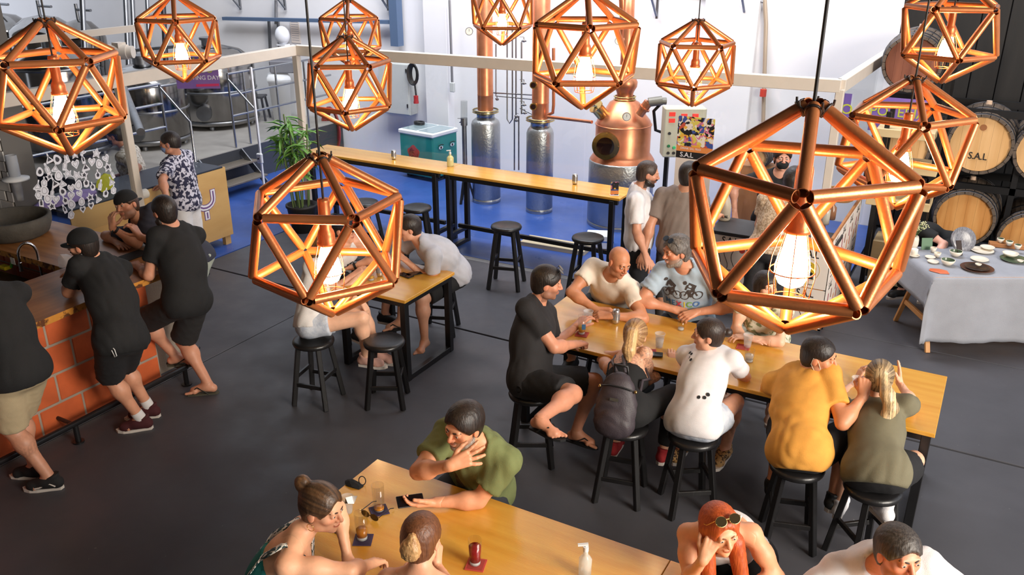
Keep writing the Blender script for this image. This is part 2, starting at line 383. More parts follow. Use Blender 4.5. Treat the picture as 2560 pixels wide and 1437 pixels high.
p_ = atz(1470, 590, .74); stool('tall', p_[0], p_[1], .1, 'black round bar stool before the pot still, behind the bald man')
p_ = atz(1042, 515, .74); stool('tall', p_[0], p_[1], .5, 'black round bar stool at the high table just behind the person in a grey tee')
p_ = atz(910, 502, .74); stool('tall', p_[0], p_[1], .2, 'black round bar stool at the high table behind the man in a tank top')

# ------------------------------------------------------------ brick bar
BRICK = mat('orange_hollow_brick', srgb(196,92,46), .62, var=.16, vscale=5, bump=.22, bscale=26)
MORTAR = mat('grey_mortar', srgb(158,146,132), .9, var=.1, bump=.3)
bar = thing('brick_bar', 'orange block brick bar with live edge wood top and black foot rail', 'bar', (-6.4, 3.0, 0))
wallm = MB().box((-6.392, 2.55, .515), (.376, 3.93, 1.02), bev=.0).build('bar_wall', MORTAR, bar)
bm_ = MB().box((0, 0, 0), (.03, .366, .226), bev=.006).mesh('brick', BRICK); bh_ = MB().box((0, 0, 0), (.03, .176, .226), bev=.006).mesh('brick', BRICK)
be_ = MB().box((0, 0, 0), (.345, .03, .226), bev=.006).mesh('brick', BRICK)
for r_ in range(4):
    z = .03+.125+r_*.247; y = 4.51
    if r_ % 2: link('brick', bh_, wallm, loc=(-6.212, y-.09, z)); y -= .192
    while y > .7: link('brick', bm_, wallm, loc=(-6.212, y-.186, z)); y -= .384
    link('brick', be_, wallm, loc=(-6.40, 4.518, z))
random.seed(4)
def slab_top(name, pts, z, th, m, parent, **kw):
    mb = MB(); n = len(pts); c = np.mean(pts, 0)
    ins = [np.array(p)+(c-np.array(p))*.012 for p in pts]
    mb.add([(*p, z) for p in pts], [tuple(range(n))]); mb.mi = 1
    mb.add([(*p, z) for p in pts]+[(*p, z-th) for p in ins], [(i, n+i, n+(i+1) % n, (i+1) % n) for i in range(n)]+[tuple(range(2*n-1, n-1, -1))])
    return mb.build(name, [m, BARK], parent, **kw)
def wavy(a, b, n, amp):
    a = np.array(a); b = np.array(b); d = b-a; nr = np.array([-d[1], d[0]])/np.linalg.norm(d)
    return [tuple(a+d*t+nr*amp*(math.sin(t*9)+.6*math.sin(t*23+1))) for t in np.linspace(0, 1, n)]
slab_top('bar_top', wavy((-6.04, .6), (-6.05, 4.60), 24, .012)+[(-6.90, 4.60), (-6.86, .6)], 1.08, .055, SLAB, bar)
bt = thing('back_bar', 'wooden back bar counter carrying a stone basin', 'bar', (-7.6, 4.6, 0))
slab_top('bar_top', [(-8.98, 4.27), (-6.92, 4.25)]+[(-6.92, 4.605), (-6.30, 4.605)]+wavy((-6.28, 4.62), (-6.30, 5.05), 6, .01)+[(-8.98, 5.05)], 1.075, .06, SLABX, bt)
MB().box((-7.65, 4.72, .50), (2.6, .34, 1.0)).build('bar_wall', MORTAR, bt)
bxm = MB().box((0, 0, 0), (.366, .03, .226), bev=.006).mesh('brick', BRICK)
for r_ in range(4):
    for c_ in range(6): link('brick', bxm, bt.children[1], loc=(-8.7+c_*.384+(.19 if r_ % 2 else 0), 4.545, .03+.125+r_*.247))
fr = MB().tube([(-5.98, .6, .17), (-5.98, 4.62, .17), (-6.03, 4.70, .17), (-6.2, 4.95, .17)], .026, 12)
fr.build('foot_rail', BLACK, bar)
for y in (1.2, 2.4, 3.5, 4.6): MB().cyl((-5.98, y, .16), (-5.98, y, .012), .022, n=12).cyl((-5.98, y, .012), (-5.98, y, 0), .045, n=14).cyl((-5.98, y, .16), (-6.2, y, .16), .016, n=10).build('rail_foot', BLACK, bar)
# sink between the counters
SINKM = mat('sink_steel', srgb(120,112,104), .34, 1., var=.1, vscale=9)
sk = thing('sink_counter', 'stainless sink counter behind the brick bar', 'sink', (-7.6, 3.6, 0))
MB().box((-7.78, 3.45, .86), (1.75, 1.55, .03)).build('worktop', SINKM, sk)
mb = MB(); 
for (x0, x1, y0, y1) in ((-7.5, -6.98, 3.25, 3.62), (-7.5, -6.98, 3.70, 4.08)):
    mb.box(((x0+x1)/2, (y0+y1)/2, .8762), (x1-x0, y1-y0, .003)); 
mb.build('basin', mat('sink_bowl', srgb(70,62,56), .4, 1.), sk)
mb = MB().tube([V3(-7.5, 3.25, .881), V3(-6.98, 3.25, .881), V3(-6.98, 4.08, .881), V3(-7.5, 4.08, .881)], .012, 8, closed=True).build('rim', SINKM, sk)
MB().box((-7.78, 3.45, .42), (1.7, 1.5, .84)).build('cabinet', mat('dark_cabinet', srgb(40,34,30), .6), sk)
fa = thing('kitchen_faucet', 'curved chrome faucet at the bar sink', 'faucet', (-7.0, 4.16, .876))
CH = mat('chrome', srgb(215,215,218), .08, 1.)
b0 = atz(108, 700, .88); b1 = atz(58, 690, .95)
pts = [b0+EZ*z for z in (0, .15, .26)]; d = (b1-b0)*V3(1, 1, 0)
pts += [b0+d*(.5-.5*math.cos(a))+EZ*(.26+.11*math.sin(a)) for a in np.linspace(.3, math.pi, 9)]+[b0+d+EZ*.16]
MB().tube(pts, .012, 10).cyl(b0, b0+EZ*.03, .022).build('spout', CH, fa)
MB().cyl(b0+d+EZ*.20, b0+d+EZ*.12, .016, .02).build('spray_head', CH, fa)
# stone basin
c = atz(38, 588, 1.075); STONE = mat('grey_stone', srgb(74,70,64), .85, var=.2, vscale=9, bump=.6, bscale=25)
MB().lathe([(.0, .0), (.26, .0), (.31, .03), (.345, .12), (.35, .19), (.325, .20), (.31, .19), (.29, .10), (.2, .06), (0, .06)], c, 36).build('stone_basin', STONE, label='round grey stone basin on the wooden back bar', cat='basin')
p_ = atz(62, 617, 1.075); 
mb = MB(); q = atz(62, 640, 1.02); mb.box((q[0], 4.235, q[2]-.01), (.062, .004, .062)).build('wall_label', mat('paper', srgb(228,222,212), .8), label='small white paper square stuck on the wooden counter edge', cat='label')

# ------------------------------------------------------------ plywood DJ counter with letters
dj = thing('plywood_counter', 'raw plywood counter with dark top and purple outlined lettering', 'counter', (-8.8, 6.6, 0))
XF = -8.50; y0d, y1d = 5.42, 7.62
MB().box((XF-.009, (y0d+y1d)/2, .58), (.018, y1d-y0d, .90)).build('front_panel', PLYRAW, dj)
MB().box((XF-.35, y1d-.009, .58), (.66, .018, .90)).build('side_panel', PLYRAW, dj)
MB().box((XF-.36, (y0d+y1d)/2-.05, 1.035), (.72, y1d-y0d+.02, .02)).build('counter_top', mat('slate_laminate', srgb(52,58,72), .5, var=.06), dj)
for x, y in ((XF-.06, 7.55), (XF-.6, 7.55), (XF-.06, 6.2)): MB().box((x, y, .065), (.06, .09, .13)).build('foot', PLYRAW, dj)
def on_dj(x, y): return atx(x, y, XF+.004)
c = on_dj(515, 512); s1 = .33
LW = mat('letter_white', srgb(228,226,232), .6); LP = mat('letter_purple', srgb(112,80,136), .6)
def letter(stroke, wid, m, off, name='lettering'):
    mb = MB()
    for st in stroke:
        P_ = [np.array(q) for q in st]; n = len(P_); L_, R_ = [], []
        for i in range(n):
            closed = np.linalg.norm(P_[0]-P_[-1]) < 1e-6
            a_ = P_[i-1] if i else (P_[-2] if closed else P_[0]); b_ = P_[i+1] if i < n-1 else (P_[1] if closed else P_[-1]); t_ = (b_-a_)/np.linalg.norm(b_-a_); nn = np.array([-t_[1], t_[0]])*wid/2
            e_ = t_*(-wid*.35 if i == 0 and not closed else (wid*.35 if i == n-1 and not closed else 0)); L_.append(P_[i]+nn+e_); R_.append(P_[i]-nn+e_)
        pts = [V3(XF+off, c[1]+q[0], c[2]+q[1]) for q in L_+R_]; mb.add(pts+[p_-EX*.0022 for p_ in pts], [(i, n+i, n+i+1, i+1) for i in range(n-1)]+[(2*n+i, i, i+1, 2*n+i+1) for i in range(n-1)]+[(n+i, 3*n+i, 3*n+i+1, n+i+1) for i in range(n-1)], False)
    mb.build(name, m, dj)
Yst = [[(-.13+.0, .145)]+[(-.13*math.cos(t), .06-.10*math.sin(t)) for t in np.linspace(0, math.pi, 9)]+[(.13, .145)], [(0, -.105), (0, -.17)]]
Ost = [[(-.30+.12*math.cos(t), -.02+.15*math.sin(t)) for t in np.linspace(0, 2*math.pi, 15)]]
for st in (Yst, Ost): letter(st, .085, LP, .003); letter(st, .066, LW, .0065); letter(st, .020, LP, .010)
q = atx(358, 485, XF+.03)
MB().cyl(q-EX*.0+EY*-.045, q+EY*.045, .055, n=20).build('paper_roll', mat('tissue', srgb(214,208,198), .9), label='white paper roll hanging on the plywood counter front', cat='paper roll')
MB().cyl(q-EY*.075, q+EY*.075, .012, n=10).build('roll_holder', STEELR, dj)

# ------------------------------------------------------------ S.A.L stall
st_ = thing('poster_stall', 'tasting stall with dark top, its sides papered with letter posters', 'stall', (-1.8, 9.2, 0))
SX0, SX1, SY0, SY1, SZ = -2.42, -1.20, 8.55, 10.3, .92
STW = wood_mat('stall_wood', (150,96,52), (176,118,70), .6, (4, 4, .8), 2.)
MB().box(((SX0+SX1)/2, SY0+.24, SZ-.02), (SX1-SX0+.04, .52, .04), bev=.004).build('counter_top', mat('slate_board', srgb(48,46,48), .5, var=.1), st_)
for a, b in (((SX0, SY0+.012), (SX1, SY0+.012)), ): MB().box(((SX0+SX1)/2, SY0+.012, .45), (SX1-SX0, .024, .86)).build('front_board', STW, st_)
MB().box((SX0+.012, SY0+.25, .45), (.024, .45, .86)).build('side_board', STW, st_)
MB().box((SX1-.012, (SY0+SY1)/2, .52), (.024, SY1-SY0, 1.0)).build('side_board', STW, st_)
PAPER = mat('poster_paper', srgb(226,214,204), .75, var=.02); INK = mat('poster_ink', srgb(26,24,24), .7); YEL = mat('poster_yellow', srgb(206,168,36), .7)
def sal_poster(o, x, y, w_, h_, art):
    """o lower left corner, x and y unit axes of the sheet"""
    n = np.cross(x, y); po = MB().prism([(0, 0), (w_, 0), (w_, h_), (0, h_)], o, x, y, .003).build('poster', PAPER, st_)
    mb = MB(); put_text(mb, 'S.A.L', w_*.26, o+x*w_*.52+y*h_*.86+n*.004, x, y, .001, .0012*w_/.3, .82); mb.build('lettering', INK, po)
    cx, cy = o+x*w_*.5+n*.0035, y
    if art == 'man':
        C_ = o+x*w_*.5+y*h_*.46; ringp = [(.30*w_*math.cos(t), .30*w_*math.sin(t)) for t in np.linspace(0, 2*math.pi, 28)]
        mb = MB(); mb.tube([C_+x*a+y*b+n*.0035 for a, b in ringp[:-1]], .0022, 5, closed=True)
        mb.prism([(a*.62+.03*w_, b*.62+.03*w_) for a, b in ringp[:-1]], C_+n*.003, x, y, .001); mb.build('print', YEL, po)
        mb = MB(); mb.prism([(-.17*w_, -.24*w_), (.17*w_, -.24*w_), (.15*w_, -.08*w_), (.05*w_, -.02*w_), (0, -.10*w_), (-.05*w_, -.02*w_), (-.15*w_, -.08*w_)], C_+n*.0042, x, y, .001)
        mb.prism([(-.08*w_, .13*w_), (.075*w_, .12*w_), (.065*w_, .19*w_), (-.06*w_, .20*w_)], C_+n*.0042, x, y, .001); mb.prism([(-.10*w_, .11*w_), (.09*w_, .12*w_), (.09*w_, .135*w_), (-.10*w_, .13*w_)], C_+n*.0042, x, y, .001); mb.build('print', INK, po)
        mb = MB(); mb.prism([(-.055*w_, -.05*w_), (.05*w_, -.05*w_), (.062*w_, .11*w_), (-.062*w_, .11*w_)], C_+n*.004, x, y, .001); mb.build('print', mat('poster_skin', srgb(226,190,160), .7), po)
    elif art == 'wave':
        for i in range(3): MB().tube([o+x*w_*(.25+.2*i+.06*math.sin(t*5+i))+y*h_*(.12+.6*t)+n*.0035 for t in np.linspace(0, 1, 14)], .003, 5).build('print', INK, po)
        for i in range(3): MB().tube([o+x*w_*(.12+.02*i+.1*t)+y*h_*(.62-.03*i+.03*math.cos(t*6.3))+n*.0035 for t in np.linspace(0, 1, 8)], .002, 5).build('print', INK, po)
        MB().prism([(.08*w_*math.cos(t), .08*w_*math.sin(t)) for t in np.linspace(0, 6.28, 14)[:-1]], o+x*w_*.86+y*h_*.66+n*.003, x, y, .001).build('print', mat('poster_red', srgb(190,60,52), .7), po)
    else:
        cols = ((206,120,44), (150,40,70), (190,90,60), (120,60,40))
        for i, cc in enumerate(cols): MB().prism([(-.05*w_, -.10*w_), (.05*w_, -.13*w_), (.06*w_, .13*w_), (-.04*w_, .12*w_)], o+x*w_*(.22+.2*i)+y*h_*(.30+.26*(i % 2))+n*.003, x, y, .001).build('print', mat('poster_c%d' % i, srgb(*cc), .7), po)
    mb = MB(); put_text(mb, 'licor artesanal', w_*.07, o+x*w_*.5+y*h_*.09+n*.004, x, y, .001); mb.build('lettering', INK, po)
W3 = (SX1-SX0)/3
for i, art in enumerate(('wave', 'wave2', 'man')):
    if art == 'wave2': art = 'wave'
    sal_poster(V3(SX0+W3*i+.004, SY0-.001, .47), EX, EZ, W3-.008, .41, art); sal_poster(V3(SX0+W3*i+.004, SY0-.001, .04), EX, EZ, W3-.008, .42, 'man' if i < 2 else 'wave')
for i in range(4):
    for z in (.06, .53): sal_poster(V3(SX1+.001, SY0+.01+i*.43, z), EY, EZ, .42, .46, 'fruit')

# ------------------------------------------------------------ ceramics table with grey linen cloth on trestles
TC = atz(2338, 693, .80); U = AX; Vd = AF; TW, TD = 1.9, .80
PINE = wood_mat('pine', (186,128,72), (206,152,96), .6, (3, 3, 1.), 3.)
ct = thing('trestle_table', 'pine trestle table under a grey linen cloth with ceramics', 'table', TC+U*TW/2+Vd*TD/2-EZ*.8)
for s_ in (.30, 1.55):
    for d_, e_ in ((.08, -.10), (.72, .16)):
        a = TC+U*(s_-.02)+Vd*(d_+.12*(1 if d_ < .4 else -1))-EZ*.03; b = TC+U*(s_-.02)+Vd*(d_-.02+e_*.6)-EZ*.8
        a = TC+U*s_+Vd*.40-EZ*.04+Vd*(-.04 if d_ < .4 else .04); b = TC+U*(s_+(.0))+Vd*(.02 if d_ < .4 else .78)-EZ*.80
        for k_ in ((-.22,) if s_ < 1 else (.22,)): MB().bar(a+U*k_, b+U*k_, .045, .03, .003).build('leg', PINE, ct)
    k_ = -.22 if s_ < 1 else .22
    MB().bar(TC+U*(s_+k_)+Vd*.16-EZ*.52, TC+U*(s_+k_)+Vd*.64-EZ*.52, .03, .05, .003).build('brace', PINE, ct)
MB().box(TC+U*TW/2+Vd*TD/2-EZ*.022, (TW-.02, TD-.02, .036), np.column_stack([U, Vd, EZ])).build('tabletop', PINE, ct)
def cloth_drape():
    nu, nv = 60, 34; vs = []; ov = .66; mb = MB(); mb.smooth = True
    us = np.linspace(-.30, TW+.1, nu); vsx = np.linspace(-ov, TD+.05, nv)
    for v in vsx:
        for u in us:
            zz = 0; uu = u; vv = v
            if v < 0: zz += v; vv = -.015+.03*math.sin(u*9+1)*(-v)-.05*(-v)
            if u < 0: 
                zz2 = u; uu = -.015-.12*(-u); zz = min(zz, zz2) if v < 0 else zz2
                if v < 0: vv = -.02-.10*max(0, -v-.1); uu = -.02-.16*(-u)+.05*v*0
            vs.append(TC+U*uu+Vd*vv+EZ*(.002+max(zz, -.775)+(.004*math.sin(u*31)*math.sin(v*17) if zz < -.05 else 0)))
    fs = [(j*nu+i, j*nu+i+1, (j+1)*nu+i+1, (j+1)*nu+i) for j in range(nv-1) for i in range(nu-1)]
    mb.add(vs, fs); o = mb.build('tablecloth', mat('grey_linen', srgb(150,152,160), .9, var=.07, vscale=5, bump=.3, bscale=200), label='grey linen cloth draped over the trestle table', cat='tablecloth')
    m = o.modifiers.new('thick', 'SOLIDIFY'); m.thickness = .003
cloth_drape()

# ------------------------------------------------------------ copper icosahedron pendant lamps
ED = .30; RC = .95106*ED
def ico_verts():
    v = [V3(0, 0, RC)]; z = RC/math.sqrt(5); r = 2*RC/math.sqrt(5)
    v += [V3(r*math.cos(i*2*math.pi/5), r*math.sin(i*2*math.pi/5), z) for i in range(5)]
    v += [V3(r*math.cos((i+.5)*2*math.pi/5), r*math.sin((i+.5)*2*math.pi/5), -z) for i in range(5)]
    return v+[V3(0, 0, -RC)]
IV = ico_verts()
IE = [(0, 1+i) for i in range(5)]+[(1+i, 1+(i+1) % 5) for i in range(5)]+[(1+i, 6+i) for i in range(5)]+[(1+i, 6+(i-1) % 5) for i in range(5)]+[(6+i, 6+(i+1) % 5) for i in range(5)]+[(11, 6+i) for i in range(5)]
BULB = mat('lit_bulb', (1, .8, .5), .3, emit=(1, .66, .29), estr=100.)
CORD = mat('black_cord', srgb(28,24,24), .6)
TIE = mat('black_cable_tie', srgb(40,28,24), .45)
def make_lamp(label):
    t = thing('pendant_lamp', label, 'lamp', (0, 0, 0), 0, None, world=False)
    for a, b in IE:
        A, B = IV[a], IV[b]; d = unit(B-A); n = unit((A+B)/2)
        MB().pipe(A+d*.020, B-d*.014, .0150, .0125, 14).build('rod', COPPER, t)
    mb = MB()
    for i in range(5):
        a = i*2*math.pi/5; p = V3(.030*math.cos(a), .030*math.sin(a), RC-.020); d = unit(IV[1+i]-IV[0]); x = unit(np.cross(d, EZ)); y = np.cross(d, x)
        mb.tube([p+(x*math.cos(t_)+y*math.sin(t_))*.0175 for t_ in np.linspace(0, 2*math.pi, 13)[:-1]], .0035, 5, closed=True)
        mb.tube([p+x*.018, p+x*.03+EZ*.01, p+x*.032+EZ*.022], .003, 5)
    mb.build('cable_tie', TIE, t)
    mb = MB(); mb.tube([(0, 0, .13), (0, 0, RC), (.0, 0, 2.6)], .0042, 6); mb.build('cord', CORD, t)
    so = MB().lathe([(0, .135), (.018, .134), (.020, .125), (.0205, .03), (.026, .022), (.029, .010), (.029, -.012), (.033, -.016), (.033, -.026), (.026, -.03), (0, -.03)], n=20).build('socket', COPPER, t)
    MB().lathe([(0, -.028), (.020, -.030), (.024, -.045), (.036, -.085), (.042, -.115), (.041, -.135), (.030, -.158), (.012, -.168), (0, -.169)], n=20).build('bulb', BULB, t)
    mb = MB(); prof = [(.031, -.02), (.050, -.09), (.055, -.14), (.046, -.20)]
    for i in range(8):
        a = i*math.pi/4; mb.tube([(r*math.cos(a), r*math.sin(a), z) for r, z in prof], .0013, 4)
    for r, z in ((.0535, -.125), (.046, -.20)): mb.tube([(r*math.cos(a), r*math.sin(a), z) for a in np.linspace(0, 2*math.pi, 25)[:-1]], .0018, 5, closed=True)
    mb.tube([(.046, 0, -.2), (0, 0, -.196), (-.03, .035, -.2)], .0014, 4)
    mb.build('cage', mat('copper_wire', srgb(190,110,66), .3, .9), t)
    return t
LAMPS = [((112,45), (183,385), 29, 'copper icosahedron lamp hanging above the sticker covered glass'),
 ((432,-17), (470,205), -3, 'copper icosahedron lamp hanging in front of the purple banner and steel tanks'),
 ((870,-4), (880,168), -5, 'copper icosahedron lamp above the wall cabinet, partly behind a nearer lamp'),
 ((865,88), (878,326), 27, 'copper icosahedron lamp hanging between the potted plant and the wall cabinet'),
 ((798,384), (850,785), 19, 'copper icosahedron lamp hanging low over the short plywood table'),
 ((1255,-65), (1252,113), -3, 'copper icosahedron lamp hanging before the first still column'),
 ((1468,-28), (1443,272), 4, 'copper icosahedron lamp hanging before the neck of the copper pot still'),
 ((1747,47), (1737,265), 36, 'copper icosahedron lamp hanging beside the still control panel, against the white wall'),
 ((2400,-58), (2375,207), 51, 'copper icosahedron lamp hanging before the black plank wall'),
 ((2290,190), (2270,521), 14, 'copper icosahedron lamp hanging before the barrels and the purple poster'),
 ((2036,250), (1966,825), 0, 'big near copper icosahedron lamp hanging before the letter poster stall')]
lamp0 = None
for (tx, ty), (bx_, by_), ang, lab in LAMPS:
    def pr(p): d = p-CAMP; return CYP-FPX*(d@_cu)/(d@_fw)
    lo_, hi_ = 1., 14.
    for _ in range(40):
        m_ = (lo_+hi_)/2; T_ = CAMP+ray(tx, ty)*m_
        if pr(T_-EZ*2*RC)-ty > by_-ty: lo_ = m_
        else: hi_ = m_
    Cn = CAMP+ray((tx+bx_)/2, (ty+by_)/2)*m_; Cn = T_*.5+(T_*.5-EZ*RC*0)-EZ*RC
    tc = -V3(Cn[0], Cn[1], 0); base = math.atan2(tc[1], tc[0])   # towards the photographer
    rz = base+R(ang)
    if lamp0 is None: lamp0 = make_lamp(lab); lamp0.location = tuple(Cn); lamp0.rotation_euler = (0, 0, rz)
    else: dup(lamp0, Cn, rz, lab)
    print('LAMP', np.round(Cn, 2))

# ------------------------------------------------------------ people: smooth-blended solids turned into one skin
def smin(a, b, k):
    h = np.clip(.5+.5*(b-a)/k, 0, 1); return b*(1-h)+a*h-k*h*(1-h)
def cone(a, b, ra, rb, k=.02, plane=None, op='+', squash=None):
    """round cone; squash=(axis, f) flattens it along an axis"""
    a = V3(a); b = V3(b); ab = b-a; L2 = max(ab@ab, 1e-9)
    def fn(p):
        q = p-a; t = np.clip(q@ab/L2, 0, 1); e = q-t[..., None]*ab
        if squash is not None:
            ax, f = squash; e = e+(e@ax)[..., None]*ax*(1./f-1)
        d = np.sqrt((e*e).sum(-1))-(ra+(rb-ra)*t)
        if plane is not None: d = np.maximum(d, (p-plane[0])@plane[1])
        return d
    r = max(ra, rb)
    return (op, k, fn, np.minimum(a, b)-r, np.maximum(a, b)+r)
def ell(c, rad, rot=None, k=.02, op='+', plane=None):
    c = V3(c); rad = V3(*rad); M = np.eye(3) if rot is None else np.asarray(rot)
    def fn(p):
        q = (p-c)@M; u = q/rad; k0 = np.sqrt((u*u).sum(-1)); w_ = u/rad; k1 = np.sqrt((w_*w_).sum(-1))+1e-9
        d = k0*(k0-1)/k1
        if plane is not None: d = np.maximum(d, (p-plane[0])@plane[1])
        return d
    e = np.sqrt(((M*rad)**2).sum(1))
    return (op, k, fn, c-e, c+e)
def half(pt, n, k=.01, op='-', lo=None, hi=None):
    """removes everything on the +n side of a plane (within a box)"""
    pt = V3(pt); n = unit(n)
    def fn(p): return -((p-pt)@n)
    return (op, k, fn, V3(-1e3,-1e3,-1e3) if lo is None else lo, V3(1e3,1e3,1e3) if hi is None else hi)
def field(prims, p):
    d = np.full(p.shape[:-1], .25)
    for op, k, fn, lo, hi in prims:
        b = fn(p); d = smin(d, b, k) if op == '+' else -smin(-d, b, k)
    return d
def grid_eval(prims, lo, hi, h):
    n = np.maximum(np.ceil((hi-lo)/h).astype(int)+1, 2); d = np.full(n, .25)
    ax = [lo[i]+np.arange(n[i])*h for i in range(3)]
    for op, k, fn, plo, phi in prims:
        pad = k+.03
        i0 = np.clip(np.floor((plo-pad-lo)/h).astype(int), 0, n); i1 = np.clip(np.ceil((phi+pad-lo)/h).astype(int)+1, 0, n)
        if (i1 <= i0).any(): continue
        sl = tuple(slice(a, b) for a, b in zip(i0, i1))
        g = np.stack(np.meshgrid(*[ax[i][sl[i]] for i in range(3)], indexing='ij'), -1)
        b = fn(g); d[sl] = smin(d[sl], b, k) if op == '+' else -smin(-d[sl], b, k)
    return d
def snets(d, o, h):
    s_ = d < 0; n = np.array(d.shape)
    C = [(i, j, k) for i in (0, 1) for j in (0, 1) for k in (0, 1)]
    def sh(a, c): return a[c[0]:n[0]-1+c[0], c[1]:n[1]-1+c[1], c[2]:n[2]-1+c[2]]
    cnt = sum(sh(s_, c).astype(np.int8) for c in C); mask = (cnt > 0) & (cnt < 8)
    idx = np.argwhere(mask)
    if not len(idx): return np.zeros((0, 3)), np.zeros((0, 4), int)
    vals = {c: d[idx[:, 0]+c[0], idx[:, 1]+c[1], idx[:, 2]+c[2]] for c in C}
    acc = np.zeros((len(idx), 3)); num = np.zeros(len(idx))
    for a in C:
        for ax in range(3):
            if a[ax]: continue
            b = list(a); b[ax] = 1; b = tuple(b); va, vb = vals[a], vals[b]; cr = (va < 0) != (vb < 0)
            t = np.where(cr, va/np.where(cr, va-vb, 1), 0); p = np.array(a, float)[None].repeat(len(idx), 0); p[:, ax] += t
            acc += p*cr[:, None]; num += cr
    vs = o+(idx+acc/num[:, None])*h
    ids = np.full(mask.shape, -1); ids[mask] = np.arange(len(idx)); Q = []
    for ax in range(3):
        u, v = (ax+1) % 3, (ax+2) % 3
        a = np.take(s_, range(n[ax]-1), ax); b = np.take(s_, range(1, n[ax]), ax)
        e = np.argwhere(a != b); e = e[(e[:, u] > 0) & (e[:, v] > 0) & (e[:, u] < n[u]-1) & (e[:, v] < n[v]-1)]
        if not len(e): continue
        def cid(du, dv): c = e.copy(); c[:, u] -= du; c[:, v] -= dv; return ids[c[:, 0], c[:, 1], c[:, 2]]
        q = np.column_stack([cid(1, 1), cid(0, 1), cid(0, 0), cid(1, 0)])
        fl = ~a[e[:, 0], e[:, 1], e[:, 2]]; q[fl] = q[fl][:, ::-1]; Q.append(q)
    return vs, np.vstack(Q)
def np_mesh(name, vs, qs, mats, col=None):
    me = bpy.data.meshes.new(name); me.vertices.add(len(vs)); me.vertices.foreach_set('co', vs.astype(np.float32).ravel())
    me.loops.add(qs.size); me.loops.foreach_set('vertex_index', qs.astype(np.int32).ravel())
    me.polygons.add(len(qs)); me.polygons.foreach_set('loop_start', np.arange(0, qs.size, 4, dtype=np.int32))
    me.polygons.foreach_set('use_smooth', np.ones(len(qs), bool))
    for m in (mats if isinstance(mats, (list, tuple)) else [mats]): me.materials.append(m)
    if col is not None:
        a = me.attributes.new('Col', 'FLOAT_COLOR', 'POINT'); c = np.ones((len(vs), 4), np.float32); c[:, :col.shape[1]] = col
        a.data.foreach_set('color', c.ravel())
    me.update(); me.validate(); return me
def bounds(prims, pad=.02):
    pl = [p for p in prims if p[0] == '+']
    return np.min([p[3] for p in pl], 0)-pad, np.max([p[4] for p in pl], 0)+pad
def solid(name, prims, h, mats, parent, noise=None, col=None, cuts=(), **kw):
    lo, hi = bounds(prims); d = grid_eval(prims, lo, hi, h)
    if noise is not None:
        m = np.abs(d) < .035; ii = np.argwhere(m); d[m] += noise(lo+ii*h)
    if cuts:
        n = d.shape; g = lo+np.stack(np.meshgrid(*[np.arange(q)*h for q in n], indexing='ij'), -1)
        for op, k, fn, a, b in cuts: d = -smin(-d, fn(g), k)
    vs, qs = snets(d, lo, h)
    return link(name, np_mesh(name, vs, qs, mats, None if col is None else col(vs)), parent, **kw)
def folds(seed, amp=.004, wl=.09, along=None):
    rg = np.random.RandomState(seed); W = []
    for i in range(6):
        dd = rg.normal(size=3)
        if along is not None: dd = dd-unit(along)*(dd@unit(along))*.8
        W.append((unit(dd)*2*math.pi/(wl*rg.uniform(.6, 1.8)), rg.uniform(0, 6.28), rg.normal(size=3)*3.5, rg.uniform(0, 6.28)))
    def fn(p):
        r = 0
        for kv, ph, wv, wp in W:
            a = p@kv+ph+1.6*np.sin(p@wv+wp); r = r+np.sin(a)*(.5+.5*np.sin(p@wv*2.1+ph))
        return -np.abs(r)*amp*.45+amp*.3
    return fn

def heading(yaw): a = R(yaw); return -AF*math.cos(a)+AX*math.sin(a)     # 0 = towards the photographer, 90 = to the photo's right
def lift(px, py, par, L, sgn='n'):
    """point on the sight line of a pixel at distance L from its parent joint"""
    r = ray(px, py); q = par-CAMP; b = r@q; disc = L*L-(q@q-b*b)
    t = b+(0 if disc < 0 else math.sqrt(disc)*(-1 if sgn == 'n' else 1)); p = CAMP+r*t
    if disc < 0: print('LIFT short: pixel', px, py, 'bone', round(L, 2), 'gap', round(math.sqrt(q@q-b*b), 2)); 
    return par+unit(p-par)*L if disc < 0 else p
def ik2(S, T, a, b, pole):
    d = T-S; D = np.linalg.norm(d); u = d/D; D = min(D, (a+b)*.998); T = S+u*D
    x = (a*a-b*b+D*D)/(2*D); h = math.sqrt(max(a*a-x*x, 0)); p = unit(pole-u*(pole@u)); return S+u*x+p*h, T
def frame(f, u):
    f = unit(f); u = unit(u-f*(f@u)); return np.column_stack([np.cross(f, u), f, u])     # columns: right, forward, up
def frame_u(f, u):
    u = unit(u); f = unit(f-u*(f@u)); return np.column_stack([np.cross(f, u), f, u])

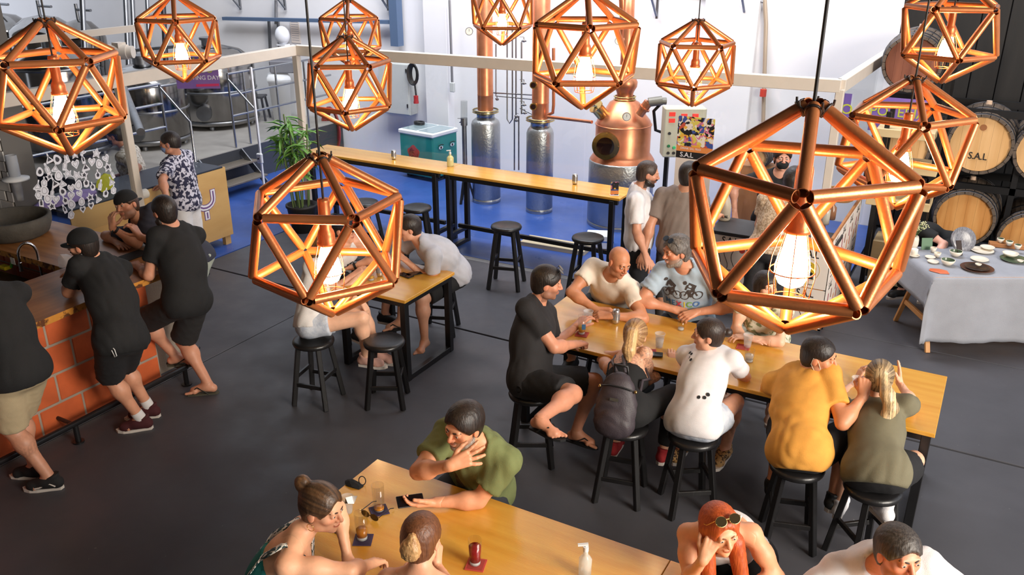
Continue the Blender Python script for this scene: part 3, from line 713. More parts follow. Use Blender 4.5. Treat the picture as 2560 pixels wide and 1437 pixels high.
HANDS = {'relaxed': (14, 26, 16, 1.), 'flat': (4, 6, 4, .9), 'fist': (72, 88, 55, .3), 'grip': (32, 42, 28, .8), 'spread': (2, 9, 6, 2.6), 'curl': (30, 50, 30, .6)}
def hand_prims(W, F, sc, pose, side):
    """W wrist, F columns: thumb side, along fingers, back of hand"""
    c1, c2, c3, sp = HANDS[pose]; P = []
    def T(x, y, z): return W+F@V3(x, y, z)*sc
    xs = (.031, .0105, -.010, -.029); ml = (.088, .092, .086, .078); fl = (.074, .083, .077, .060); an = (7, 1.5, -4, -11)
    P.append(cone(T(0, -.012, 0), T(0, .02, 0), .026*sc, .028*sc, .02, squash=(F[:, 2], .75)))
    for i in range(4):
        P.append(cone(T(xs[i]*.55, .012, 0), T(xs[i], ml[i], .002), .018*sc, .0125*sc, .008))
        a = R(an[i]*sp); d = V3(math.sin(a), math.cos(a), 0); pt = V3(xs[i], ml[i], .001); bend = 0
        for j, (cc, fr) in enumerate(((c1, .46), (c2, .30), (c3, .24))):
            bend += R(cc+(i*2 if pose != 'flat' else 0)); L = fl[i]*fr
            q = pt+V3(d[0]*math.cos(bend), d[1]*math.cos(bend), -math.sin(bend))*L
            P.append(cone(T(*pt), T(*q), (.0102-.0008*j)*sc, (.0096-.0010*j)*sc, .0035)); pt = q
    t0 = V3(.018, .018, -.006); tz = -.3 if pose not in ('fist', 'grip', 'curl') else -.85
    t1 = t0+unit(V3(.75, .75, tz))*.042; t2 = t1+unit(V3(.42, .95, tz*.8))*.034; t3 = t2+unit(V3(.15 if pose != 'fist' else -.5, .95, tz))*.027
    for a, b, r0, r1 in ((t0, t1, .017, .0135), (t1, t2, .0125, .011), (t2, t3, .011, .009)): P.append(cone(T(*a), T(*b), r0*sc, r1*sc, .006))
    return P
def head_prims(Hc, F, s, sex):
    def T(x, y, z): return Hc+F@V3(x, y, z)*s
    def E(c, r, k=.02, op='+', rot=None): return ell(T(*c), [q*s for q in r], F, k, op)
    j = 1. if sex == 'm' else .9
    P = [E((0,-.014,.030), (.075,.094,.086)), E((0,.022,-.022), (.062,.066,.086), .025), E((0,.028,-.076), (.052*j,.052,.038), .02),
         E((0,.066,-.100), (.020*j,.017,.015), .018)]
    for sx in (-1, 1):
        P += [E((sx*.041,.054,-.018), (.022,.021,.019), .02), E((sx*.078,-.008,-.008), (.008,.019,.031), .006), E((sx*.050*j,.010,-.072), (.018,.03,.025), .02)]
    P += [cone(T(-.034,.077,.027), T(.034,.077,.027), .012*s, .012*s, .012)]
    for sx in (-1, 1): P.append(E((sx*.031,.094,.008), (.017,.014,.0105), .010, '-'))
    P += [cone(T(0,.086,.016), T(0,.106,-.022), .0075*s, .0115*s, .008), E((-.0125,.094,-.026), (.0085,.010,.0075), .005), E((.0125,.094,-.026), (.0085,.010,.0075), .005)]
    for sx in (-1, 1):
        P += [E((sx*.031,.0775,.009), (.0148,.0145,.0138), .003), E((sx*.031,.095,.0078), (.0145,.011,.0064), .003, '-')]
    P += [E((0,.086,-.0515), (.023,.0115,.0062), .004), E((0,.0845,-.0625), (.0185,.0115,.0068), .004)]
    return P
SKIN = lambda: mat('skin', (.6,.35,.25), .48, attr='Col', var=.05, vscale=30, bump=.08, bscale=220, sss=.12)
CL = {}
def cloth(name, rgb, var=.06, bump=.25, rough=.85): return mat('cloth_'+name, srgb(*rgb), rough, var=var, vscale=14, bump=bump, bscale=260)

class Person:
    def __init__(s, label, ht=1.75, sex='m', skin=(205,150,120), girth=1., group=None):
        s.label = label; s.ht = ht*1.05; s.s = s.ht/1.75; s.sex = sex; s.skin = np.array(srgb(*skin)); s.g = girth; s.j = {}; s.hand = {}; s.stubble = None; s.tats = []; s.paint = []
        s.group = group; s.feet = {}
    # ---- pose
    def torso(s, pel, neck, py, cy, sgn='n', bend=.02, L=.50, shw=1.):
        """pel = point; neck = pixel or point; yaw of pelvis and chest"""
        k = s.s; P = V3(pel); s.P = P
        N = lift(neck[0], neck[1], P, L*k, sgn) if len(neck) == 2 else V3(neck); s.N = N
        ff = unit(heading(py)+heading(cy)); M = P+(N-P)*.48-unit(ff-unit(N-P)*(ff@unit(N-P)))*bend; s.M = M
        s.PF = frame_u(heading(py), unit(M-P)*.6+AU*.4); s.CF = frame_u(heading(cy), N-M)
        w_ = (.176 if s.sex == 'm' else .156)*k*shw; s.shr = N+s.CF@V3(w_, -.005, -.055*k); s.shl = N+s.CF@V3(-w_, -.005, -.055*k)
        h_ = (.092 if s.sex == 'm' else .098)*k; s.hpr = P+s.PF@V3(h_, 0, -.05*k); s.hpl = P+s.PF@V3(-h_, 0, -.05*k)
        return s
    def head(s, at, yaw, pitch=0, roll=0, sgn='n', L=.185):
        s.Hc = lift(at[0], at[1], s.N, L*s.s, sgn) if len(at) == 2 else V3(at)
        f = heading(yaw); f = f*math.cos(R(pitch))+AU*math.sin(R(pitch)); F = frame(f, AU); c_, s_ = math.cos(R(roll)), math.sin(R(roll))
        s.HF = F@np.array([[c_, 0, s_], [0, 1, 0], [-s_, 0, c_]]); s.hyaw = yaw
        return s
    def _pt(s, spec, par, L):
        if spec[0] == 'z': return atz(spec[1], spec[2], spec[3])
        if spec[0] == 'o': d = V3(*spec[1:4]); return par+unit(AX*d[0]+AF*d[1]+AU*d[2])*L
        if spec[0] == 'p': return V3(*spec[1:4])
        if spec[0] == 'y': return par+(heading(spec[1])*math.cos(R(spec[2]))+AU*math.sin(R(spec[2])))*L
        return lift(spec[0], spec[1], par, L, spec[2] if len(spec) > 2 else 'n')
    def arm(s, side, el, wr, pose='relaxed', hd=None, dorsal=(0, 0, 1)):
        k = s.s*(1 if s.sex == 'm' else .95); S = s.shr if side == 'r' else s.shl
        if el[0] == 'ik': Wr = s._pt(wr, S, .5*k); E, Wr = ik2(S, Wr, .29*k, .255*k, AX*el[1]+AF*el[2]+AU*el[3])
        else: E = s._pt(el, S, .29*k); Wr = s._pt(wr, E, .255*k)
        L = np.linalg.norm(Wr-E); dS = np.linalg.norm(E-S)/k; print('ARM', s.label[:34], side, 'upper %.2f fore %.2f' % (dS, L/k)) if dS < .24 or dS > .33 or L > .31*k or L < .2*k else None; E = S+unit(E-S)*min(max(np.linalg.norm(E-S), .24*k), .33*k)
        if L > .30*k or L < .20*k: Wr = E+unit(Wr-E)*.255*k
        fd = unit(Wr-E); d = fd if hd is None else unit(AX*hd[0]+AF*hd[1]+AU*hd[2])
        dn = AX*dorsal[0]+AF*dorsal[1]+AU*dorsal[2]; dn = unit(dn-d*(dn@d)); th = np.cross(d, dn)*(1 if side == 'l' else -1)
        s.j['el'+side] = E; s.j['wr'+side] = Wr; s.hand[side] = (Wr+d*.01, np.column_stack([th, d, dn]), pose); return s
    def leg(s, side, kn, an, foot=None, yaw=None, fp=0):
        k = s.s; S = s.hpr if side == 'r' else s.hpl
        if kn[0] == 'ik': A = s._pt(an, S, .8*k); K, A = ik2(S, A, .43*k, .41*k, heading(kn[1]))
        else: K = s._pt(kn, S, .43*k); A = s._pt(an, K, .41*k)
        L = np.linalg.norm(A-K)
        if L > .47*k or L < .35*k: A = K+unit(A-K)*.41*k
        s.j['kn'+side] = K; s.j['an'+side] = A
        f = heading(yaw if yaw is not None else 0); f = f*math.cos(R(fp))+AU*math.sin(R(fp)); s.feet[side] = (foot, frame(f, AU)); return s
    def sit(s, yaw, spread=14, foot='shoe', drop=-6, back=-78, fy=None):
        for sd, q in (('r', 1), ('l', -1)): s.leg(sd, ('y', yaw-q*spread, drop), ('y', yaw+180, back), foot, (yaw if fy is None else fy)-q*8)
        return s
    def stand(s, yaw, foot='shoe', spread=4):
        for sd, q in (('r', 1), ('l', -1)): s.leg(sd, ('y', yaw-q*90, -88+0*spread), ('y', yaw+180, -87), foot, yaw-q*10)
        return s
    # ---- solids
    def build(s):
        k = s.s; g = s.g; m = s.sex == 'm'; P, M, N = s.P, s.M, s.N; PF, CF = s.PF, s.CF
        def pe(x, y, z): return P+PF@V3(x, y, z)*k
        def ce(x, y, z): return N+CF@V3(x, y, z)*k
        hipw = .158 if m else .172
        T = [ell(pe(0, -.01, 0), (hipw*k*g, .115*k*g, .125*k), PF, .05),
             ell(pe(0, -.045, -.06), ((hipw-.01)*k*g, .095*k*g, .09*k), PF, .05),
             ell(M+CF@V3(0, .0, -.02)*k, ((.142 if m else .122)*k*g, .100*k*g, .15*k), frame_u(PF[:, 1]+CF[:, 1], N-P), .06),
             ell(ce(0, .01, -.20), ((.158 if m else .138)*k*(g*.5+.5), .108*k*(g*.5+.5), .16*k), CF, .06),
             ell(ce(0, -.015, -.10), ((.150 if m else .130)*k, .085*k, .085*k), CF, .06)]
        if not m: T += [ell(ce(q*.065, .085, -.205), (.058*k, .055*k, .055*k), CF, .04) for q in (-1, 1)]
        else: T += [ell(ce(q*.07, .065, -.16), (.07*k, .045*k, .06*k), CF, .04) for q in (-1, 1)]
        if g > 1.08: T += [ell(M+CF@V3(0, .05, -.05)*k, (.125*k*g, .09*k*g, .12*k), CF, .05)]
        for q, S in ((1, s.shr), (-1, s.shl)):
            T += [cone(ce(q*.03, -.02, .005), S+CF@V3(0, 0, .005), .050*k, .043*k, .045), ell(S, (.053*k*(1 if m else .82),)*3, None, .03)]
        s.T = T
        nk = cone(ce(0, -.012, -.03), s.Hc+s.HF@V3(0, -.018, -.05)*k, (.060 if m else .050)*k, (.054 if m else .045)*k, .03)
        s.NK = nk; s.HD = head_prims(s.Hc, s.HF, k*(1. if m else .97), s.sex)
        s.UA = {}; s.FA = {}; s.TH = {}; s.SH = {}; s.FT = {}; s.HN = {}
        am = (1. if m else .84)*(g*.4+.6)
        for sd in 'rl':
            S = s.shr if sd == 'r' else s.shl
            if 'el'+sd in s.j:
                E, W_ = s.j['el'+sd], s.j['wr'+sd]
                s.UA[sd] = [cone(S, E, .053*k*am, .040*k*am, .03), ell(S+(E-S)*.45, (.05*k*am,)*3, None, .05)]
                s.FA[sd] = [cone(E, W_, .041*k*am, .027*k*am, .02), ell(E+(W_-E)*.28, (.044*k*am,)*3, None, .04)]
                s.HN[sd] = hand_prims(s.hand[sd][0], s.hand[sd][1], k*(1. if m else .9), s.hand[sd][2], sd)
            Hh = s.hpr if sd == 'r' else s.hpl
            if 'kn'+sd in s.j:
                K, A = s.j['kn'+sd], s.j['an'+sd]; lg = g*.6+.4
                s.TH[sd] = [cone(Hh, K, .088*k*lg, .057*k*lg, .05)]
                cb = K+(A-K)*.30; back = unit(np.cross(np.cross(A-K, K-Hh), A-K)+1e-6); 
                s.SH[sd] = [cone(K, A, .054*k*lg, .036*k, .03), ell(cb-back*.012*k, (.056*k*lg,)*3, None, .06)]
                ft, FF = s.feet[sd]
                def fo(x, y, z): return A+FF@V3(x, y, z)*k
                q = 1 if sd == 'r' else -1
                s.FT[sd] = [cone(fo(0, -.035, -.045), fo(0, .02, -.03), .034*k, .036*k, .02), cone(fo(0, .01, -.02), fo(q*.008, .125, -.058), .038*k, .026*k, .03),
                            cone(fo(-q*.02, .11, -.06), fo(q*.028, .10, -.062), .022*k, .019*k, .02)]
                if ft in ('bare', 'flip'):
                    for i in range(5): s.FT[sd].append(cone(fo(q*(-.03+i*.0155), .135-.007*i, -.064), fo(q*(-.030+i*.0165), .178-.012*i-(.003 if i else 0), -.070), (.0125 if i == 0 else .0095)*k, (.0115 if i == 0 else .008)*k, .005))
        return s
    def make(s, hb=.0155, hf=.0046, hh=.0048):
        k = s.s; base = s.P.copy(); base[2] = 0
        root = thing('person', s.label, 'person', base, 0, s.group); s.root = root
        allp = s.T+[s.NK]+sum(s.UA.values(), [])+sum(s.FA.values(), [])+sum(s.TH.values(), [])+sum(s.SH.values(), [])
        feet = sum((s.FT[q] for q in s.FT), []); hands = sum(s.HN.values(), [])
        full = allp+feet+s.HD+hands; lo, hi = bounds(full, .03)
        boxes = [(s.Hc-.15*k, s.Hc+.15*k, hf)]
        for sd in s.HN:
            hp = [p for p in s.HN[sd]]; b0, b1 = bounds(hp, .012); boxes.append((b0, b1, hh))
        for sd in s.FT:
            if s.feet[sd][0] in ('bare', 'flip'): b0, b1 = bounds(s.FT[sd], .01); boxes.append((b0, b1, .0068))
        def inside(shape, o, h, b0, b1):     # how deep each grid point lies inside a box
            t = None
            for i in range(3):
                g = o[i]+np.arange(shape[i])*h; a = np.minimum(g-b0[i], b1[i]-g).reshape([-1 if j == i else 1 for j in range(3)]); t = a if t is None else np.minimum(t, a)
            return t
        def sst(t, a, b): x = np.clip((t-a)/(b-a), 0, 1); return x*x*(3-2*x)
        d = grid_eval(full, lo, hi, hb)-.0008
        for b0, b1, h in boxes: d = d+.004*sst(inside(d.shape, lo, hb, b0, b1), .010, .024)      # the coarse skin dips under the fine one
        vs, qs = snets(d, lo, hb); VS = [vs]; QS = []
        cen = vs[qs].mean(1); keep = np.ones(len(qs), bool)
        for b0, b1, h in boxes: keep &= ~((cen > b0+hb*1.6) & (cen < b1-hb*1.6)).all(1)
        QS.append(qs[keep]); off = len(vs)
        for b0, b1, h in boxes:
            dd = grid_eval(full, b0, b1, h); dd = dd+.004*(1-sst(inside(dd.shape, b0, h, b0, b1), .003, .013)); v2, q2 = snets(dd, b0, h)
            if len(v2): VS.append(v2); QS.append(q2+off); off += len(v2)
        VS = np.vstack(VS); QS = np.vstack(QS); used = np.zeros(len(VS), bool); used[QS.ravel()] = True; mp = np.cumsum(used)-1; VS = VS[used]; QS = mp[QS]
        col = np.tile(s.skin, (len(VS), 1)); q = (VS-s.Hc)@s.HF/k; x, y, z = np.abs(q[:, 0]), q[:, 1], q[:, 2]
        near = (np.abs(q) < .16).all(1)
        if hands: near &= field(hands+sum(s.FA.values(), []), VS) > .02
        def mix(mask, c, a): 
            w_ = (np.clip(mask, 0, 1)*a*near)[:, None]; col[:] = col*(1-w_)+np.array(c)*w_
        red = s.skin*np.array([1.05, .72, .70])
        mix(np.exp(-((x-.04)**2+(z+.02)**2)/.0005)*(y > .04), red, .45); mix(np.exp(-(x**2+(z+.022)**2)/.0002)*(y > .09), red, .5)
        mix((x > .07)*(np.abs(z) < .04), red, .4)
        lips = np.clip(1.6-((x/.022)**2+((z+.057)/.0105)**2)*1.2, 0, 1)*(y > .07)
        if s.stubble:
            c_, a_ = s.stubble; b_ = np.clip((-.028-z-np.clip((.05-y)*.55, -.02, .05)*0+np.clip(.03-y, 0, 1)*.25)/.02, 0, 1)*(y > -.015)*(z > -.135)
            mo = np.clip(1-((x/.034)**2+((z+.042)/.008)**2), 0, 1)*(y > .07)*2
            mix(np.maximum(b_*(1-lips), np.clip(mo, 0, 1)), srgb(*c_), a_)
        mix(lips, s.skin*np.array([.92, .50, .50]) if s.sex == 'm' else s.skin*np.array([.95, .40, .42]), .75)
        mix(np.clip(1.5-((x/.020)**2+((z+.0572)/.0022)**2), 0, 1)*(y > .07), s.skin*.18, .7)
        if getattr(s, 'smile', 0): mix(np.clip(1.8-((x/.017)**2+((z+.0572)/.0045)**2)*1.3, 0, 1)*(y > .07), (.75, .72, .66), .95)
        mix(np.clip(1.4-(((x-.031)/.019)**2+((z-.008)/.009)**2), 0, 1)*(y > .06), s.skin*np.array([.6, .48, .45]), .28)
        for fn in s.paint: fn(VS, col)
        me = np_mesh('body', VS, QS, SKIN(), np.clip(col, 0, 1)); s.body = link('body', me, root)
        return s
    def face(s, brow=(40,28,20), iris=(50,30,18), eyes=True):
        k = s.s*(1. if s.sex == 'm' else .97)
        def T(x, y, z): return s.Hc+s.HF@V3(x, y, z)*k
        if eyes:
            for sx in (-1, 1):
                mb = MB(); mb.ball(T(sx*.031, .0772, .0085), .0130*k, 14, 10, s.HF); mb.mi = 1
                mb.ball(T(sx*.031, .0845, .0082), (.0076*k, .0062*k, .0076*k), 12, 8, s.HF); mb.build('eye', [mat('eye_white', (.72,.70,.66), .2), mat('iris_%d_%d' % iris[:2], srgb(*iris), .15)], s.root)
        for sx in (-1, 1):
            mb = MB(); pts = [T(sx*(.013+.036*t), .0915-.018*t*t-.003*t, .0235+.006*math.sin(t*2.4)) for t in np.linspace(0, 1, 7)]
            mb.tube(pts, [k*r for r in (.0030, .0040, .0042, .0040, .0035, .0028, .0015)], 6); mb.build('eyebrow', mat('hair_%d_%d_%d' % brow, srgb(*brow), .6), s.root)
        return s
    # ---- clothes
    def tops(s, material, sleeve=.62, hem=-.10, infl=.018, loose=.0, neck=.070, amp=.0075, seed=1, h=.0125, name='shirt', wl=.12, low=None, neckdrop=.0):
        k = s.s; P, M, N, PF, CF = s.P, s.M, s.N, s.PF, s.CF; g = s.g; m = s.sex == 'm'; I = infl
        def pe(x, y, z): return P+PF@V3(x, y, z)*k
        hemp = (pe(0, 0, hem), -PF[:, 2])
        Q = []
        hipw = .158 if m else .172
        def grow(p_, a):
            op, kk, fn, lo, hi = p_; return (op, kk, (lambda q, fn=fn: fn(q)-a), lo-a, hi+a)
        Q += [grow(p_, I+(loose if i == 2 else 0)) for i, p_ in enumerate(s.T)]
        if loose: Q.append(cone(pe(0, -.01, .02), N-CF[:, 2]*.22*k, (.138+loose)*k*g, .125*k, .08, squash=(unit(np.cross(N-P, CF[:, 0])), .8)))
        sl = []
        for sd in s.UA:
            S = s.shr if sd == 'r' else s.shl; E = s.j['el'+sd]
            if sleeve > 0:
                f = min(sleeve, 1.); e = S+(E-S)*f; am = (1. if m else .84)*(g*.4+.6)
                sl.append(cone(S, e+unit(E-S)*.04, (.051*am+I)*k, (.045*am+I+.010)*k, .03, plane=(e, unit(E-S))))
                
                if sleeve > 1:
                    W_ = s.j['wr'+sd]; e2 = E+(W_-E)*(sleeve-1); sl.append(cone(E, e2, .058*k, .042*k, .03))
            else:
                a_ = S+CF@V3((1 if sd == 'r' else -1)*(-.018), 0, 0)*k; n_ = CF@V3((1 if sd == 'r' else -1), 0, .25)
                Q.append(half(a_, n_, k=.01, lo=S-.13, hi=S+.13))
        Q += [ell(H_, ((.080*(g*.6+.4)+I)*k,)*3, None, .06) for H_ in (s.hpr, s.hpl)] if s.TH else []
        Q += sl
        nc = N+CF@V3(0, .016, .062)*k; dn = s.Hc-N
        Q.append(cone(nc-CF[:, 2]*(.012+neckdrop)*k, nc+unit(dn)*.2, neck*k, neck*k*1.1, .012, op='-'))
        if low is not None: Q.append(half(N+CF@V3(0, 0, -low[0])*k, CF@V3(0, low[1], 1), k=.008))
        s.shirtQ = Q
        return solid(name, Q, h, material, s.root, cuts=[half(*hemp, k=.006)], noise=folds(seed, amp*k, wl, along=unit(N-P)+.25*CF[:, 0]) if amp else None)
    def bottoms(s, material, frac=.75, infl=.010, amp=.004, seed=3, h=.015, name='shorts', flare=.02, top=.10):
        k = s.s; P, PF = s.P, s.PF; I = infl; Q = []
        def grow(p_, a):
            op, kk, fn, lo, hi = p_; return (op, kk, (lambda q, fn=fn: fn(q)-a), lo-a, hi+a)
        Q += [grow(s.T[0], I), grow(s.T[1], I)]; Q.append(half(P+PF@V3(0, 0, top)*k, PF[:, 2], k=.006))
        for sd in s.TH:
            Hh = s.hpr if sd == 'r' else s.hpl; K, A = s.j['kn'+sd], s.j['an'+sd]; lg = s.g*.6+.4
            f = min(frac, 1.); e = Hh+(K-Hh)*f
            Q.append(cone(Hh, e+unit(K-Hh)*.03 if frac < 1 else e, (.09*lg+I)*k, ((.088+(.057-.088)*f)*lg+I+flare)*k, .05, plane=(e, unit(K-Hh)) if frac < 1 else None))
            if frac > 1: e2 = K+(A-K)*(frac-1); Q.append(cone(K, e2, (.06*lg+I)*k, (.046+I)*k, .04, plane=(e2, unit(A-K))))
        return solid(name, Q, h, material, s.root, folds(seed, amp*k, .09))
    def shoes(s, upper, sole, sides='rl', h=.0095, style='sneaker', solecol=None):
        k = s.s
        for sd in sides:
            if sd not in s.feet: continue
            ft, FF = s.feet[sd]; A = s.j['an'+sd]; q = 1 if sd == 'r' else -1
            def fo(x, y, z): return A+FF@V3(x, y, z)*k
            out = [(q*a*.92, b) for a, b in ((-.030,-.065),(0,-.078),(.030,-.065),(.034,0),(.044,.08),(.040,.13),(.018,.172),(-.015,.19),(-.036,.165),(-.042,.11),(-.034,.02))]
            if q < 0: out = out[::-1]
            if style == 'flip':
                mb = MB(); mb.prism([(a*k*.98, b*k) for a, b in out], fo(0, 0, -.095), FF[:, 0], FF[:, 1], .014*k); so = mb.build('flip_flop', sole, s.root)
                mb = MB(); kn = fo(-q*.018, .13, -.052)
                for sx in (-1, 1): mb.tube([kn, fo(sx*.026, .085, -.022), fo(sx*.036, .03, -.055), fo(sx*.034, .0, -.082)], .0055, 6)
                mb.tube([kn, fo(-q*.016, .137, -.085)], .004, 6); mb.build('strap', upper, so)
                continue
            Q = [cone(fo(0, -.04, -.045), fo(0, .03, -.03), .044*k, .046*k, .02), cone(fo(0, .02, -.03), fo(0, .13, -.055), .046*k, .034*k, .03),
                 cone(fo(-q*.015, .12, -.06), fo(q*.015, .11, -.06), .034*k, .030*k, .02), cone(fo(0, -.015, 0), fo(0, -.02, .03), .042*k, .044*k, .02),
                 half(fo(0, 0, .016), FF@V3(0, .25, 1), k=.004), half(fo(0, 0, -.078), -FF[:, 2], k=.004)]
            so = solid('shoe', Q, h, upper, s.root)
            mb = MB(); mb.prism([(a*1.05*k, b*1.02*k) for a, b in out], fo(0, 0, -.098), FF[:, 0], FF[:, 1], .026*k); mb.build('sole', sole, so)
        return s
    # ---- hair
    def hair(s, material, style='short', vol=.012, h=.0066, amp=.0022, extra=None, line=.072, seed=5, nape=-.06, recede=0., name='hair', side=.03, streak=None):
        k = s.s*(1. if s.sex == 'm' else .97)
        def T(x, y, z): return s.Hc+s.HF@V3(x, y, z)*k
        F = s.HF; v = vol
        Q = [ell(T(0, -.014, .030), [(a+v)*k for a in (.076, .096, .087)], F, .02), ell(T(0, -.035, -.03), [(a+v*.6)*k for a in (.064, .066, .07)], F, .03)]
        # face and ears stay clear
        Q.append(ell(T(0, .115, -.035-recede*0), [a*k for a in (.078+recede, .062+recede, .105+recede-(.052-line))], F, .008, '-'))
        if style in ('short',):
            for sx in (-1, 1): Q.append(ell(T(sx*.088, .012, -.03), [a*k for a in (.035, .038, .045)], F, .008, '-'))
            Q.append(half(T(0, 0, nape), F@V3(0, .35, -1), k=.01)); Q.append(half(T(0, .035, 0), F@V3(0, 1, -.9), k=.01, lo=T(0,0,0)-.2, hi=T(0,0,0)+.2))
        elif style == 'pulled':
            for sx in (-1, 1): Q.append(ell(T(sx*.088, .010, -.035), [a*k for a in (.03, .04, .048)], F, .008, '-'))
            Q.append(half(T(0, 0, nape), F@V3(0, .3, -1), k=.01)); Q.append(half(T(0, .045, 0), F@V3(0, 1, -.75), k=.01))
        elif style == 'long':
            for sx in (-1, 1): Q.append(cone(T(sx*.066, -.01, .02), T(sx*.078, .0, -.15), .032*k, .028*k, .03))
            Q.append(cone(T(0, -.07, 0), T(0, -.075, -.18), .06*k, .05*k, .04))
        if extra: Q += extra(T, k)
        col = None
        if streak:      # strands gathered towards the tie at the back of the head
            c1, c2 = np.array(srgb(*streak[0])), np.array(srgb(*streak[1])); material = mat('hair_strands', (.3,.2,.1), .42, attr='Col', bump=.2, bscale=120)
            def col(V):
                q = (V-s.Hc)@F/k; x, y, z = q[:, 0], q[:, 1], q[:, 2]; an = np.arctan2(x, z-.015); r_ = np.hypot(x, z-.015)
                u = np.where((y < -.11) | (z < -.09), x*95+z*9, an*7.)
                w_ = .5+.28*np.sin(u*2.3+1.3*np.sin(u*.9))+.22*np.sin(u*5.1+.7); tail = np.clip((-.09-y)/.05, 0, 1); w_ = np.clip(w_*(.55+.6*tail)+.12*tail, 0, 1)
                return c1*(1-w_[:, None])+c2*w_[:, None]
        return solid(name, Q, h, material, s.root, folds(seed, amp, .018, along=F[:, 2]) if amp else None, col)
    def beard(s, material, length=.008, h=.006):
        k = s.s
        def T(x, y, z): return s.Hc+s.HF@V3(x, y, z)*k
        F = s.HF
        Q = [ell(T(0, .028, -.078), [(a+length)*k for a in (.052, .052, .038)], F, .02), ell(T(0, .066, -.100), [(a+length)*k for a in (.020, .017, .015)], F, .02)]
        for sx in (-1, 1): Q.append(ell(T(sx*.052, .010, -.06), [(a+length)*k for a in (.017, .026, .035)], F, .035))
        Q.append(ell(T(0, .100, -.030), [a*k for a in (.062, .045, .030)], F, .008, '-')); Q.append(ell(T(0, .10, -.0575), [a*k for a in (.024, .03, .011)], F, .004, '-'))
        Q.append(half(T(0, 0, -.045), F@V3(0, .45, 1), k=.008)); Q.append(half(T(0, -.02, 0), -F[:, 1], k=.008)); Q.append(cone(T(0, -.02, -.12), T(0, -.02, -.20), .06*k, .06*k, .01, op='-'))
        if length > .004: Q += [cone(T(-.03, .085, -.042), T(0, .099, -.039), .005*k, .007*k, .004), cone(T(.03, .085, -.042), T(0, .099, -.039), .005*k, .007*k, .004)]
        return solid('beard', Q, h, material, s.root, folds(9, .0015, .02))
    def drape(s, pts, off=.003, back=False, prims=None, F=None, O=None):
        """2D points on the chest (or back) plane -> points lying on the shirt"""
        F = s.CF if F is None else F; O = s.N if O is None else O; prims = s.shirtQ if prims is None else prims
        sg = -1 if back else 1; p = np.array([O+F[:, 0]*(-sg)*a+F[:, 2]*b+F[:, 1]*sg*.35 for a, b in pts]); d = -F[:, 1]*sg
        for _ in range(40): p = p+d*np.minimum(np.maximum(field(prims, p)-off, -.01), .03)[:, None]*.9
        return p
    def print_poly(s, polys, material, back=False, name='print', off=.003, parent=None, **kw):
        mb = MB()
        for poly in polys:
            P_ = s.drape(poly, off, back, **kw); mb.add(P_, [tuple(range(len(poly)))] if not back else [tuple(range(len(poly)))])
        return mb.build(name, material, parent or s.root)
    def print_text(s, body, size, a, b, material, back=False, bold=.0, off=.004, parent=None):
        v, f = text_mesh(body, size, 0, bold)
        P_ = s.drape(np.column_stack([v[:, 0]+a, v[:, 1]+b]), off, back); mb = MB(); mb.add(P_, f); return mb.build('lettering', material, parent or s.root)
    def hp(s, x, y, z): return s.Hc+s.HF@V3(x, y, z)*s.s
    def sunglasses(s, lens, frm, dy=-.0, dz=.085, tilt=55, name='sunglasses'):
        """worn pushed up on the hair"""
        k = s.s; a = R(tilt); F = s.HF@np.array([[1,0,0],[0,math.cos(a),-math.sin(a)],[0,math.sin(a),math.cos(a)]])
        O = s.hp(0, .055+dy, dz); mb = MB(); n = 14
        for sx in (-1, 1):
            c = O+F@V3(sx*.033, .03, 0)*k; ring = [c+F@V3(.027*math.cos(t), 0, .023*math.sin(t))*k for t in np.arange(n)*2*math.pi/n]
            mb.mi = 0; mb.tube(ring, .0022, 6, closed=True); mb.tube([O+F@V3(sx*.06, .03, .01)*k, s.hp(sx*.082, .03, dz-.02), s.hp(sx*.085, -.06, .02)], .002, 6)
            mb.mi = 1; mb.add([p+F[:, 1]*.002 for p in ring]+[p-F[:, 1]*.001 for p in ring], [tuple(range(n)), tuple(range(2*n-1, n-1, -1))])
        mb.mi = 0; mb.tube([O+F@V3(-.008, .031, .006)*k, O+F@V3(.008, .031, .006)*k], .002, 6)
        return mb.build(name, [frm, lens], s.root)
def hairmat(name, c1, c2=None, rough=.45): return mat('hair_'+name, srgb(*c1), rough, col2=srgb(*(c2 or tuple(min(255, int(q*1.35)+4) for q in c1))), vscale=1., stretch=(120., 120., 5.), bump=.28, bscale=1.2, contrast=(.22, .78))

# ------------------------------------------------------------ the guests
TEEBLK = cloth('black_tee', (20,20,22)); HB = hairmat('black', (22,17,15), (48,36,30)); HBR = hairmat('brown', (48,32,22), (86,60,42))
SOLEW = mat('sole_white', srgb(206,198,190), .6); SOLEK = mat('sole_black', srgb(26,26,28), .6)
def cap(p, m, back=False, h=.006):
    k = p.s; T = p.hp; F = p.HF; ax = -1 if back else 1
    Q = [ell(T(0, -.014, .036), [a*k for a in (.091, .110, .095)], F, .01), half(T(0, 0, .030), F@V3(0, .10*ax, -1), k=.006)]
    o = solid('cap', Q, h, m, p.root)
    mb = MB(); mb.smooth = True; n = 13; V_ = []
    for r_ in (0, 1):
        for i in range(n):
            t = math.pi*(i/(n-1)); a = .072*math.cos(t); b = (.066 if r_ == 0 else .150)*math.sin(t)*(1 if r_ else 1)+.01
            b = ax*b-.014+(.012 if not back else -.01)
            V_ += [T(a*(1+.05*r_), b, .034-.10*abs(b)*.2-.18*a*a/.072-(.012 if r_ else 0)), T(a*(1+.05*r_), b, .028-.10*abs(b)*.2-.18*a*a/.072-(.012 if r_ else 0))]
    f = []
    for i in range(n-1):
        a0, a1, b0, b1 = 2*i, 2*i+2, 2*n+2*i, 2*n+2*i+2
        f += [(a0, a1, b1, b0), (a0+1, b0+1, b1+1, a1+1), (b0, b1, b1+1, b0+1)]
    mb.add(V_, f); mb.build('brim', m, o); return o
